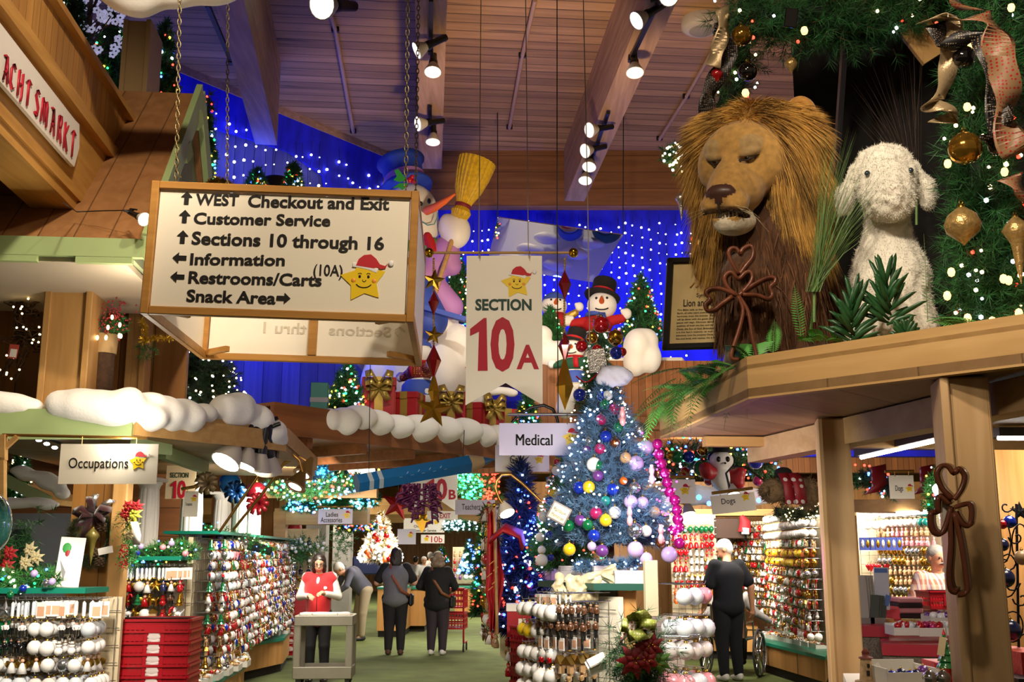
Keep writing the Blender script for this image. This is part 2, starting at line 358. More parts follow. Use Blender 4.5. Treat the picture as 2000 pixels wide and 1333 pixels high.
def star_face(par,o,ux,uz,cx,cz,r,world=True):
 """smiling yellow star in a red and white cap, printed on a board"""
 ux=Vector(ux);uz=Vector(uz);n=ux.cross(uz)*-1;T=Matrix((ux,n,uz)).transposed().to_4x4();T.translation=Vector(o)+ux*cx+uz*cz-n*.004
 m=MB()
 pts=star_pts(r,.56,-.12);sm_=[]
 for i in range(10):
  p=Vector(pts[i]+(0,));a=Vector(pts[i-1]+(0,));b=Vector(pts[(i+1)%10]+(0,));w=.22 if i%2==0 else.12
  sm_+=[tuple((p+(a-p)*w)[:2]),tuple((p*.985)[:2])if i%2==0 else tuple(p[:2]),tuple((p+(b-p)*w)[:2])]
 m.prism(sm_,.003,T,0)
 for sx in(-.16,.2):m.ball((sx*r,-.001,.16*r),(.055*r,.003,.075*r),8,1,T)
 m.tube([(r*(.02+.34*math.sin(a)),-.001,r*(-.08-.24*math.cos(a)))for a in np.linspace(-1.15,1.15,9)],.022*r,5,1,True,T)
 m.tube([(r*(.03+.07*math.sin(a)),-.001,r*(.0-.07*math.cos(a)))for a in np.linspace(-1.9,1.7,7)],.014*r,4,1,True,T)
 for sx in(-.16,.2):m.tube([(r*(sx+.1*math.sin(a)),-.001,r*(.2+.1*math.cos(a)))for a in np.linspace(-.9,.9,5)],.014*r,4,1,True,T)
 for sx in(-.42,.44):m.ball((sx*r,.0,-.02*r),(.1*r,.003,.1*r),8,4,T)
 m.prism([(r*(a*.86+.02),r*(b*.8+.13))for a,b in((-.42,.62),(-.3,.98),(-.05,1.2),(.28,1.25),(.55,1.02),(.74,.72),(1.0,.64),(1.12,.8),(1.02,.52),(.8,.46),(.6,.55),(.45,.5))],.003,Matrix.Translation((0,0,0))@T@Matrix.Translation((0,-.002,0)),2)
 m.tube([(r*a,-.002,r*b)for a,b in((-.48,.66),(-.1,.62),(.25,.54),(.56,.42))],.11*r,7,3,True,T@Matrix.Diagonal((1,.06,1,1)))
 m.ball((1.12*r,-.002,.76*r),(.13*r,.004,.13*r),9,3,T)
 return part(par,'star_emblem',m,[star_y,ink,hat_r,hat_w,M('star blush','#f09a3c',.5)],world)
 # ---- signed-distance shapes -> one smooth surface
def E_(c,r,k=.03,m=0,rot=None,neg=False):return('e',np.array(c,float),np.array(r if hasattr(r,'__len__')else(r,)*3,float),k,m,rot,neg)
def K_(a,b,r1,r2=None,k=.03,m=0):return('c',np.array(a,float),np.array(b,float),r1,r2 if r2 is not None else r1,k,m)
def sdf(prims,h,noise=0,ns=20):
 """smooth union of ellipsoids and tapered capsules, meshed with surface nets; material per nearest shape"""
 lo=np.full(3,1e9);hi=-lo
 for p in prims:
  if p[0]=='e':
   if p[6]:continue
   e=p[2].max()if p[5]is not None else p[2];lo=np.minimum(lo,p[1]-e);hi=np.maximum(hi,p[1]+e)
  else:
   e=max(p[3],p[4]);lo=np.minimum(lo,np.minimum(p[1],p[2])-e);hi=np.maximum(hi,np.maximum(p[1],p[2])+e)
 lo-=3*h+noise;hi+=3*h+noise;n=np.ceil((hi-lo)/h).astype(int)+1
 Fd=np.full(n,9.0,np.float32);Mt=np.zeros(n,np.int16)
 for p in prims:
  k=p[3]if p[0]=='e' else p[5];m=p[4]if p[0]=='e' else p[6]
  if p[0]=='e':e=p[2].max()if p[5]is not None else p[2];a,b=p[1]-e,p[1]+e
  else:e=max(p[3],p[4]);a,b=np.minimum(p[1],p[2])-e,np.maximum(p[1],p[2])+e
  g=k+3*h+noise;i0=np.maximum(((a-g-lo)/h).astype(int),0);i1=np.minimum(((b+g-lo)/h).astype(int)+2,n)
  if(i1<=i0).any():continue
  sl=tuple(slice(x,y)for x,y in zip(i0,i1))
  X=np.stack(np.meshgrid(*[lo[d]+h*np.arange(i0[d],i1[d])for d in range(3)],indexing='ij'),-1)
  if p[0]=='e':
   q=X-p[1]
   if p[5]is not None:q=q@np.array(Euler(p[5]).to_matrix())
   k0=np.linalg.norm(q/p[2],axis=-1);k1=np.linalg.norm(q/p[2]**2,axis=-1);d=k0*(k0-1)/np.maximum(k1,1e-6)
   d=np.where(k0<1e-3,-p[2].min(),d)
  else:
   ba=p[2]-p[1];t=np.clip(((X-p[1])@ba)/max(ba@ba,1e-9),0,1);d=np.linalg.norm(X-p[1]-t[...,None]*ba,axis=-1)-(p[3]+(p[4]-p[3])*t)
  c=Fd[sl]
  if p[0]=='e' and p[6]:
   hh=np.clip(.5-.5*(c+d)/max(k,1e-6),0,1);Fd[sl]=c*(1-hh)-d*hh+k*hh*(1-hh);Mt[sl]=np.where(-d>c,m,Mt[sl]);continue
  Mt[sl]=np.where(d<c,m,Mt[sl])
  hh=np.clip(.5+.5*(c-d)/max(k,1e-6),0,1);Fd[sl]=c*(1-hh)+d*hh-k*hh*(1-hh)
 if noise:
  X=np.stack(np.meshgrid(*[lo[d]+h*np.arange(n[d])for d in range(3)],indexing='ij'),-1)
  w=sum(np.sin(X@v*ns*s_+f)*(1/s_)for v,s_,f in[(NR.normal(size=3),s2,NR.uniform(0,6))for s2 in(1,1,1.7,1.7,2.6,2.6)])
  Fd=Fd+w*noise*.3
 ins=Fd<0
 cs=ins[:-1,:-1,:-1].astype(np.int8)
 cnt=sum(ins[a:n[0]-1+a,b:n[1]-1+b,c:n[2]-1+c].astype(np.int8)for a in(0,1)for b in(0,1)for c in(0,1))
 act=(cnt>0)&(cnt<8);idx=np.full(act.shape,-1,np.int64);I=np.argwhere(act);idx[act]=np.arange(len(I))
 acc=np.zeros((len(I),3));ct=np.zeros(len(I))
 for ax in range(3):
  o1,o2=[d for d in range(3)if d!=ax]
  for u in(0,1):
   for w_ in(0,1):
    A=I.copy();A[:,o1]+=u;A[:,o2]+=w_;Bq=A.copy();Bq[:,ax]+=1
    fa=Fd[tuple(A.T)];fb=Fd[tuple(Bq.T)];cr=(fa<0)!=(fb<0);t=np.where(cr,fa/np.where(cr,fa-fb,1),0)
    Pp=A.astype(float);Pp[:,ax]+=t;acc+=Pp*cr[:,None];ct+=cr
 V=lo+h*acc/ct[:,None];Fs=[];Ms=[]
 for ax in range(3):
  o1,o2=[d for d in range(3)if d!=ax]
  a=[slice(1,-1)]*3;a[ax]=slice(0,-1);b=list(a);b[ax]=slice(1,None)
  sa=ins[tuple(a)];sb=ins[tuple(b)];Q=np.argwhere(sa!=sb)
  if not len(Q):continue
  Q2=Q.copy();Q2[:,o1]+=1;Q2[:,o2]+=1
  inside=sa[tuple(Q.T)]
  def ci(d1,d2):Z=Q2.copy();Z[:,o1]-=d1;Z[:,o2]-=d2;return idx[tuple(Z.T)]
  q=np.stack([ci(1,1),ci(0,1),ci(0,0),ci(1,0)],1)
  fl=inside if ax!=1 else~inside
  q[~fl]=q[~fl][:,::-1];Fs.append(q);Ms.append(Mt[tuple(Q2.T)])
 Fs=np.concatenate(Fs);Ms=np.concatenate(Ms);ok=(Fs>=0).all(1)
 return V,Fs[ok],Ms[ok]
def sdf_mb(prims,h,noise=0,ns=20,mb=None,T=None):
 mb=mb or MB();v,f,m=sdf(prims,h,noise,ns);mb.add(v,f,m,True,T);return mb
 # ================================================================ the setting
CEIL=8.5
A_,B_=bdir()
m=MB();m.box((0,28,-.05),(40,66,.1));struct('floor',m,M('green carpet','#56622e',.95,vary=.25,vs=3,bump=.3))
ceil_m=wood('ceiling boards','#b48d66','#93704e','x',9,.23,'y',rot=AX,gap=.1,knots=9,gapdark=.4)
m=MB();m.slab([(-9,-2),(9,-2),(9,18.6),(-9,18.6)],CEIL,CEIL+.1);struct('ceiling',m,ceil_m)
beam_m=wood('glulam beam','#b89472','#967455','y',16,.09,'z',gap=.06,gapdark=.75)
def beam(i,px0,py0,px1,py1,w,dz,Z=None):
 """a deep ceiling beam; pixel ends of its bottom edge"""
 zb=CEIL-dz;a=WZ(px0,py0,zb);b=WZ(px1,py1,zb);d=(b-a).normalized();a=a-d*9
 m=MB();m.bar((a.x,a.y,CEIL-dz/2),(b.x,b.y,CEIL-dz/2),w,dz);return struct('ceiling_beam_%d'%i,m,beam_m),a,b
b1=beam(1,455,30,520,283,.3,1.25);b2=beam(2,842,0,841,330,.36,.75);b3=beam(3,1262,70,1122,393,.34,.95)
# header across the back, brown boards above the blue wall
BY=18.0
m=MB();m.slab([(-2.35,BY-.25),(7.5,BY-.25),(7.5,BY+.3),(-2.35,BY+.3)],W(1000,402,BY-.25).z,CEIL)
struct('wall_header',m,wood('header boards','#9a6a3c','#7a512c','x',9,.3,'z',gap=.03,knots=7))
blue_w=M('blue drape wall','#1a1ed0',.9,vary=.5,vs=1.6,stretch=(2.4,2.4,.6));bluelit_w=wood('lilac boards','#6468b8','#4e52a0','z',8,.22,'x',gap=.04)  # slanting-wall boards: the blue wash falling on them is painted into the colour
zt=W(1000,402,BY).z
m=MB();m.box((2.6,BY+.1,zt/2+1.6),(9.9,.2,zt-3.2));struct('wall_back',m,blue_w)
d0=WZ(340,130,CEIL);d1=WZ(725,290,CEIL);dd=(d1-d0).normalized();dn=Vector((dd.y,-dd.x,0))
e0=d0-dd*4.5;e1=d0+dd*(d1-d0).length*1.06
m=MB();m.bar((e0.x-dn.x*.1,e0.y-dn.y*.1,5.75),(e1.x-dn.x*.1,e1.y-dn.y*.1,5.75),.2,5.5);struct('wall_diagonal',m,bluelit_w)
m=MB();q=[WP(px,py,d0,dn)+dn*.03 for px,py in((150,190),(412,253),(509,283),(560,300),(625,345),(640,430),(800,440))]
top=[WZ(px,py,CEIL-.02)for px,py in((200,72),(340,130),(725,290),(812,326))]
top=[Vector((p.x,p.y,CEIL-.03))+dn*.03 for p in top]
P_=q+top[::-1];n_=len(P_)
m.add([tuple(p)for p in P_]+[tuple(p+dn*.05)for p in P_],[tuple(range(n_)),tuple(range(2*n_-1,n_-1,-1))]+[(i,i+n_,(i+1)%n_+n_,(i+1)%n_)for i in range(n_)],0,False)
solo('blue_curtain',m,blue_w,'deep blue drape across the top of the slanting wall, hung with light strings','curtain')
m=MB();m.bar(d0-dd*2+Vector((0,0,-.06))+dn*.1,d1+dd*.7+Vector((0,0,-.06))+dn*.1,.08,.12);struct('trim_1',m,beam_m)
# strings of white bulbs hanging on the blue walls
wire_m=M('dark wire','#101528',.6)
def curtain_string(p,L,n,lab,grp,out,mats=None,r=.021):
 t=thing('icicle_light_string',lab,'string lights',p,0,grp);m=MB()
 pts=[(0,0,0)]+[(rnd.uniform(-.02,.02),0,-L*i/n)for i in range(1,n+1)];m.tube([(x*abs(out.y)+out.x*.0,x*out.x,z)for x,_,z in pts],.004,3,0,False)
 part(t,'wire',m,wire_m);b=MB();b.dots([(x,0,z)for x,_,z in pts[1:]],[r*rnd.choice((.55,.8,1,1.15))for _ in pts[1:]]);part(t,'bulbs',b,B_white);return t
for i in range(34):
 f=.02+i*.031+rnd.uniform(-.008,.008);p=d0-dd*1.3+dd*(f*((d1-d0).length+2.0));n=rnd.randint(6,11)
 curtain_string(Vector((p.x,p.y,CEIL-.25-rnd.uniform(0,.4)))+dn*.13,n*.24,n,'string of white bulbs hanging down the slanting blue wall beyond the directory sign','light strings on the slanting wall',dn)
for i in range(36):
 x=-1.1+i*.14+rnd.uniform(-.03,.03);n=rnd.randint(8,15)
 curtain_string(Vector((x,BY-.09,zt-.1-rnd.uniform(0,.3))),n*.18,n,'string of white bulbs hanging down the flat blue wall behind the snowmen','light strings on the back wall',Vector((0,-1,0)),r=.019)
 # conduits on the ceiling and the round ceiling speaker
cond=M('painted conduit','#a98a80',.5)
for i,(pts,lab)in enumerate((((((637,0),(655,60),(690,258)),'conduit pipe running down the ceiling left of the middle beam')),(((1045,0),(1020,110),(995,250)),'thin conduit pipe on the ceiling just right of the middle beam'),(((1400,85),(1340,190),(1288,272)),'conduit pipe on the ceiling beside the round speaker'))):
 P_=[WZ(x,y,CEIL-.05)for x,y in pts];t=thing('ceiling_conduit',lab,'pipe',P_[0]);m=MB();m.tube(P_,.03,8);part(t,'pipe',m,cond,True)
 m=MB()
 for p in P_[1:]:m.box(p+Vector((0,0,.02)),(.1,.05,.08))
 part(t,'clip',m,black,True)
c=WZ(1371,52,CEIL-.1);t=thing('ceiling_speaker','round white ceiling speaker near the lion garland','speaker',(c.x,c.y,CEIL))
m=MB();m.lathe([(.01,-.16),(.2,-.16),(.27,-.12),(.27,0)],24);part(t,'housing',m,M('speaker grey','#b3a9a2',.5));m=MB();m.lathe([(.01,-.175),(.15,-.175),(.17,-.161)],20);part(t,'grille',m,M('speaker grille','#8d8683',.7))
# ---- track lights
shell=M('white lamp shade','#c9c1b4',.5);lens=glow('lamp lens',(1,.88,.66),7)
dim=glow('dim lamp lens',(1,.88,.68),1.3)
def spot_head(loc,aim,s,lab,grp,name='track_spotlight',stem=None,holder=black):
 d=Vector(aim).normalized();rot=d.to_track_quat('-Z','Y').to_euler()
 t=thing(name,lab,'spotlight',loc,rot,grp)
 m=MB();m.lathe([(.028*s,.2*s),(.032*s,.05*s),(.04*s,.03*s),(.04*s,.0)],12);m.tube([(0,0,.17*s),(.07*s,0,.2*s)],.012*s,6);part(t,'lamp_holder',m,holder)
 m=MB();m.lathe([(.03*s,.01*s),(.05*s,-.03*s),(.075*s,-.085*s),(.078*s,-.1*s)],16);part(t,'reflector_bulb',m,shell)
 m=MB();m.lathe([(.001,-.112*s),(.04*s,-.11*s),(.072*s,-.1*s)],16);part(t,'lens',m,dim if loc[2]>6 else lens)
 return t
def track(a,b,lab,w=.05):
 t=thing('lighting_track',lab,'light track',a);m=MB();m.bar(a,b,w,w*.8);part(t,'rail',m,black,True)
 m=MB();m.box(Vector(b),(w*1.3,w*1.6,w*1.3));part(t,'end_cap',m,black,True);return t
zb=CEIL-.79
track(WZ(842,0,zb),WZ(841,100,zb),'black lighting track under the middle ceiling beam, nearer length');track(WZ(840,208,zb),WZ(840,280,zb),'black lighting track under the middle ceiling beam, farther length')
for k,(px,py,aim)in enumerate(((826,98,(-1,-.2,-.6)),(839,133,(0,-.35,-1)),(826,248,(-1,-.5,-.35)),(839,270,(0,-.2,-1)))):
 spot_head(WZ(px+7,py-8,zb-.12),aim,1.4,('upper','second','third','lowest')[k]+' of four spotlights on the middle ceiling beam','spotlights on the ceiling beams')
zb=CEIL-1.0
track(WZ(1285,5,zb),WZ(1232,115,zb),'black lighting track on the slanting right beam, nearer length');track(WZ(1188,220,zb),WZ(1140,355,zb),'black lighting track on the slanting right beam, farther length')
for k,(px,py,aim)in enumerate(((1297,4,(.1,-1,-.4)),(1258,38,(-.9,-.3,-.7)),(1236,133,(0,-.3,-1)),(1163,260,(-1,-.6,-.4)),(1153,300,(-1,-.7,-.5)),(1150,322,(-.2,-.5,-1)),(1141,348,(-.1,-.4,-1)))):
 spot_head(WZ(px+3,py-8,zb-.12),aim,1.4,('topmost','second','third','fourth','fifth','sixth','lowest')[k]+' of seven spotlights down the right ceiling beam','spotlights on the ceiling beams')
spot_head(WZ(650,10,CEIL-.3),(-.5,-1,-.5),2.4,'single white spotlight at the top edge between two beams','spotlights on the ceiling beams')
track(WZ(405,10,7.35),WZ(452,120,7.35),'lighting track along the left ceiling beam')
# ---- balcony with the market sign
X0=-2.4
def BP(px,py):return WP(px,py,(X0,0,0),B_)
Zr,Zs,Zf,Zb=5.16,4.76,4.66,4.12
yend=lambda z:7.48+(z-4.15)/1.04
def at(y,z,off=0):return Vector((X0-math.tan(AX)*y-off,y,z))
t=thing('balcony','timber balcony with boarded parapet and a white market sign','balcony',at(7,Zb))
sid=wood('parapet boards','#c9954e','#b37d3c','z',12,.115,'y',gap=.07,gapdark=.45)
def face(z0,z1,th,off,mat,nm):
 m=MB();v=[]
 for o in(off,off+th):
  v+=[at(-1,z0,o),at(yend(z0),z0,o),at(yend(z1),z1,o),at(-1,z1,o)]
 m.add(v,[(0,1,2,3),(7,6,5,4),(0,4,5,1),(1,5,6,2),(2,6,7,3),(3,7,4,0)],0,False);return part(t,nm,m,mat,True)
fas=wood('fascia timber','#cb994f','#ad7b3a','y',12);face(Zs,Zr,.1,0,sid,'parapet');face(Zf,Zs,.16,-.06,fas,'ledge');face(Zb,Zf,.2,0,fas,'fascia_beam')
face(Zr,Zr+.05,.2,-.06,fas,'cap_rail');face(Zb-.08,Zb,.3,.02,fas,'bottom_rail')
m=MB();m.slab([at(-1,0,.2).xy,at(8,0,.2).xy,at(8,0,5).xy,at(-1,0,5).xy],Zb+.1,Zb+.2);part(t,'soffit',m,dark_ply,True)
# sign panel
so=at(0,0,-.02);ux=A_;uz=Vector((0,0,1))
def suv(px,py):p=WP(px,py,so,B_)-so;return p.dot(ux),p.z
ts=thing('market_sign','long white sign board with angular red lettering on the balcony beam','sign',so+A_*6.5+Vector((0,0,4.4)))
cor=[suv(-160,-150),suv(140,235),suv(148,243),suv(148,288),suv(138,326),suv(130,318),suv(-160,-15)]
m=MB();n_=len(cor);v=[so+ux*a+uz*b for a,b in cor];v+=[p+B_*.025 for p in v]
m.add(v,[tuple(range(n_)),tuple(range(2*n_-1,n_-1,-1))]+[(i,i+n_,(i+1)%n_+n_,(i+1)%n_)for i in range(n_)],0,False);part(ts,'board',m,M('market sign white','#ece4da',.5),True)
GL={'A':[[(0,0),(.35,.95),(.75,0)],[(.12,.38),(.62,.38)],[(-.1,.95),(.35,.95)]],'C':[[(.7,.85),(.35,1),(0,.75),(0,.2),(.35,0),(.7,.15)]],'H':[[(0,0),(0,1),(.15,.9)],[(.7,1),(.7,.1),(.6,-.1)],[(0,.5),(.7,.55)]],'T':[[(.38,0),(.38,.95)],[(-.05,.85),(.3,1),(.85,.9)]],'S':[[(.7,.9),(.3,1),(.05,.75),(.65,.35),(.5,0),(0,.1)]],'M':[[(-.1,0),(0,.95),(.3,.8),(.4,.1)],[(.3,.8),(.6,.95),(.8,.75),(.8,0)]],'R':[[(0,0),(0,.95),(.45,1),(.6,.75),(.4,.5),(.05,.5)],[(.3,.5),(.7,0)]],'K':[[(0,0),(0,1)],[(.65,1),(.05,.5),(.7,0)]]}
word='ACHTSMARKT';m=MB();cc=[(-4,103),(9,118),(24,134),(39,150),(57,170),(71,186),(89,206),(103,221),(115,237),(128,250)]
for ch,(x,y)in zip(word,cc):
 u0,w0=suv(x,y+52);u1,w1=suv(x,y-4);hgt=w1-w0;wdt=hgt*.52*(1.25 if ch=='M' else 1)
 for st in GL[ch]:
  m.strip([so+ux*(u0+a*wdt)+uz*(w0+b*hgt)-B_*-.03 for a,b in st],.028,[ux*.8+uz*.5]*len(st),.004)
part(ts,'lettering',m,red_ink,True)
track(at(3,Zb-.02,.12),at(6.35,Zb-.02,.12),'black lighting track under the balcony beam',.07)
# ---- chalet roof
c0=W(278,472,7.08);rg=W(385,183,8.91);wv=-B_*5
roof_m=wood('roof planks','#a9794c','#93643b','y',10,.235,'x',rot=AX,gap=.045,gapdark=.45)
t=thing('chalet_roof','brown plank chalet roof with sage green trim and a green gable','roof',c0)
m=MB();up=(rg-c0);nrm=up.cross(B_).normalized();nrm=nrm if nrm.z>0 else-nrm
v=[c0,c0+wv,rg+wv,rg];v+=[p-nrm*.06 for p in v]
m.add(v,[(0,1,2,3),(7,6,5,4),(0,4,5,1),(1,5,6,2),(2,6,7,3),(3,7,4,0)],0,False);part(t,'front_slope',m,roof_m,True)
bk=rg+Vector((-.02,.0,0))+A_*1.85-Vector((0,0,1.9));m=MB();v=[rg,rg+wv,bk+wv,bk];v+=[p-Vector((0,.05,.05))for p in v]
m.add(v,[(0,1,2,3),(7,6,5,4),(0,4,5,1),(1,5,6,2),(2,6,7,3),(3,7,4,0)],0,False);part(t,'rear_slope',m,roof_m,True)
m=MB();z_=Vector((0,0,.12));m.bar(c0+B_*.02-z_*.5-A_*.02,c0+wv-z_*.5-A_*.02,.05,.13)
for k in range(9):m.bar(c0-B_*(.05+k*.62)-z_*1.15-A_*.02,c0-B_*(.42+k*.62)-z_*1.15-A_*.02,.045,.06)
part(t,'eave_board',m,green_p,True)
m=MB();a=c0+B_*.03-z_*.4;b=rg+B_*.03-z_*.1;m.bar(a,b,.05,.2);m.bar(b,bk+B_*.03,.05,.2)
for f in(.12,.38,.66,.9):p=a.lerp(b,f)-Vector((0,-.05,.1));m.box(p,(.05,.16,.12),(R(46),0,-AX))
part(t,'bargeboard',m,green_p,True)
m=MB();o=-B_*.06;v=[c0+o-z_,rg+o-z_*.5,bk+o];v+=[p-B_*.04 for p in v];m.add(v,[(0,1,2),(5,4,3),(0,3,4,1),(1,4,5,2),(2,5,3,0)],0,False);part(t,'gable_panel',m,M('gable green','#8f9a78',.7),True)
m=MB();m.slab([(c0-A_*.0-B_*.1).xy,(c0+wv).xy,(c0+wv+A_*1.6).xy,(c0+A_*1.6-B_*.1).xy],c0.z-.16,c0.z-.12);part(t,'soffit',m,M('soffit white','#b9ad98',.8),True)
m=MB()
for px in(40,70,200,245):p=W(px,505,7.25);m.bar(p,p+A_*1.3-Vector((0,0,.02)),.06,.12)
part(t,'rafter',m,green_p,True)
# pillars and wall below it
def pillar(i,px0,px1,pyt,pyb,Y,mat=oak_v,dep=.3,rz=AX):
 a=W(px0,pyt,Y);b=W(px1,pyt,Y);z0=W((px0+px1)/2,pyb,Y).z;w=(b-a).length;c=(a+b)/2
 m=MB();m.box((c.x,c.y+dep/2,(a.z+z0)/2),(w,dep,a.z-z0),(0,0,rz),0,.012)
 for s in(-1,1):m.box((c.x+s*(w/2-.02),c.y+dep/2-.02*1,(a.z+z0)/2),(.05,dep+.03,a.z-z0),(0,0,rz),0,.006)
 return struct('pillar_%d'%i,m,mat)
pillar(1,96,186,480,812,7.9,dep=.36);pillar(2,240,292,40,200,10.4,M('tan painted post','#a8895a',.6),dep=.5)
pillar(3,262,297,480,815,9.2,dep=.2)
m=MB();m.box((-4.2,9.7,3.85),(2.4,.1,1.9),(0,0,AX));struct('wall_left',m,wood('left boards','#a77438','#8b5c2b','z',10,.3,'x',gap=.03))
m=MB();m.box((-6.5,11.5,3.4),(6,.1,4.2),(0,0,AX));m.box((-5.2,10.6,3.3),(.14,2.4,.14),(R(28),0,.3));struct('wall_left_rear',m,dark_ply)
m=MB();m.box((-6.5,9,4.2),(6,6,.08),(0,0,AX));struct('ceiling_left',m,dark_ply)
# clamp lamp at the sign corner
p=W(272,424,6.9);lt=spot_head(p,(.6,-.4,-.35),.62,'clamp lamp with bare lit bulb beside the directory sign',None,'clamp_lamp')
m=MB();m.tube([p+Vector((-.02,0,.05)),W(255,408,7.0),W(250,415,7.0)],.006,5);m.tube([W(262,411,6.95),W(200,412,7.05),W(150,414,7.1),W(122,395,6.6)],.004,4)
solo('power_cable',m,black,'thin black cord lying across the chalet roof planks','cable')
# ================================================================ the hanging directory sign (an open-bottomed box)
def chain(mb,a,b,r=.011,ln=.036,mi=0):
 a=Vector(a);b=Vector(b);d=b-a;n=max(2,int(d.length/ln));u=d.normalized();s1=u.cross(Vector((0,1,0))).normalized();s2=u.cross(s1)
 for i in range(n):
  c=a+d*((i+.5)/n);s=s1 if i%2 else s2
  mb.tube([c+u*(ln*.68*math.cos(w))+s*(r*math.sin(w))for w in np.linspace(0,2*math.pi,9)],.0035,4,mi,False)
o=W(272,612,5.9);br_=W(808,630,5.98);ux=(br_-o).normalized();Wd=(br_-o).length
ay=Vector((-math.sin(R(3.2)),math.cos(R(3.2)),.0));uy=(ay-ux*ay.dot(ux)).normalized();uz=ux.cross(uy);Hd=.785;Dp=1.5
t=thing('directory_sign','big oak-framed box sign listing checkout, sections and restrooms, hung on chains','sign',o)
Tm=Matrix((ux,uy,uz)).transposed().to_4x4();Tm.translation=o
sign_oak=wood('sign oak','#bd8a45','#a87636','x',18)
m=MB()
for y0 in(0,Dp-.045):
 for z in(.0225,Hd-.0225):m.box((Wd/2,y0+.0225,z),(Wd-.09,.04,.045),None,0,.004,Tm)
 for x in(.0225,Wd-.0225):m.box((x,y0+.0225,Hd/2),(.045,.045,Hd),None,0,.004,Tm)
m.box((Wd/2,Dp-.03,Hd/2),(.06,.03,Hd-.1),None,0,.003,Tm)
for x in(.02,Wd-.02):
 for z in(.03,Hd-.03):m.box((x,Dp/2,z),(.04,Dp-.09,.06),None,0,.004,Tm)
for x,sx in((.04,1),(Wd-.04,-1)):
 for y,sy in((.04,1),(Dp-.04,-1)):m.box((x+sx*.1,y+sy*.09,.045),(.24,.035,.04),(0,0,sx*sy*R(45)),0,.003,Tm)
part(t,'frame',m,sign_oak,True)
m=MB();m.box((Wd/2,.03,Hd/2),(Wd-.1,.012,Hd-.1),None,0,0,Tm);part(t,'front_panel',m,cream,True)
m=MB();m.box((Wd/2,Dp-.014,Hd/2),(Wd-.1,.01,Hd-.1),None,0,0,Tm);part(t,'rear_panel',m,cream,True)
for x in(.008,Wd-.008):
 m=MB();m.box((x,Dp/2,Hd/2),(.01,Dp-.09,Hd-.1),None,0,0,Tm);part(t,'side_panel',m,cream,True)
fo=o+uy*.023
def suv2(px,py):p=WP(px,py,fo,uy)-fo;return p.dot(ux),p.dot(uz)
m=MB();caph=.0
def line(s,xl,yl,xr,yr,hpx,bold=.026,desc=0):
 a=suv2(xl,yl);b=suv2(xr,yr);dx=b[0]-a[0]
 v,f=text_mesh(s,bold);lo,hi=v.min(0),v.max(0);cap=text_mesh('H',bold)[0];k=(hpx*5.9/2100*1.02)/(cap[:,1].max()-cap[:,1].min())
 q=np.outer(a[0]+(v[:,0]-lo[0])/(hi[0]-lo[0])*dx,ux)+np.outer(a[1]+(b[1]-a[1])*(v[:,0]-lo[0])/(hi[0]-lo[0])+v[:,1]*k,uz)-np.outer(.002+v[:,2]*.3,uy)+np.array(fo)
 m.add(q,f,0,False)
line('WEST',382,400,466,402,24);line('Checkout and Exit',484,404,760,410,26);line('Customer Service',378,437,645,442,24)
line('Sections 10 through 16',374,477,750,488,27);line('Information',371,517,556,519,24);line('Restrooms/Carts',368,553,628,559,25);line('(10A)',612,538,669,540,23,.012);line('Snack Area',364,589,538,594,25)
def arrow(px,py,L,rot):
 c=suv2(px,py);s=L*5.9/2100*1.02;P_=[(0,.5),(.42,.06),(.17,.06),(.17,-.5),(-.17,-.5),(-.17,.06),(-.42,.06)]
 P_=[(x*math.cos(rot)-y*math.sin(rot),x*math.sin(rot)+y*math.cos(rot))for x,y in P_];Ta=Matrix((ux,uy,uz)).transposed().to_4x4();Ta.translation=fo+ux*c[0]+uz*c[1]-uy*.004
 m.prism([(x*s,y*s)for x,y in P_],.003,Ta)
for x,y,r_ in((365,387,0),(361,423,0),(357,463,0),(351,504,math.pi/2),(347,541,math.pi/2),(554,583,-math.pi/2)):arrow(x,y,27,r_)
part(t,'lettering',m,ink,True)
c=suv2(710,548);star_face(t,fo,ux,uz,c[0],c[1],46*5.95/2100*1.05)
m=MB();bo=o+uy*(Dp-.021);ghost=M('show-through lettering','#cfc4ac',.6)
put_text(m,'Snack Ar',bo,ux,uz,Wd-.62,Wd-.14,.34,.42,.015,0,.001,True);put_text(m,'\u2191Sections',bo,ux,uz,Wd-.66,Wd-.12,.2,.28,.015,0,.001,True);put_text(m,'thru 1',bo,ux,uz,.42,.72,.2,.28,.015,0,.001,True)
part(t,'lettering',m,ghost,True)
for i,(x,y,px)in enumerate(((.13,.04,352),(Wd-.08,.04,797),(.13,Dp-.04,445),(Wd-.08,Dp-.04,818))):
 a=o+ux*x+uy*y+uz*Hd;m=MB();b=W(px,-40,a.y);chain(m,a,b);part(t,'chain',m,M('chain steel','#8a7a55',.4,.9),True)
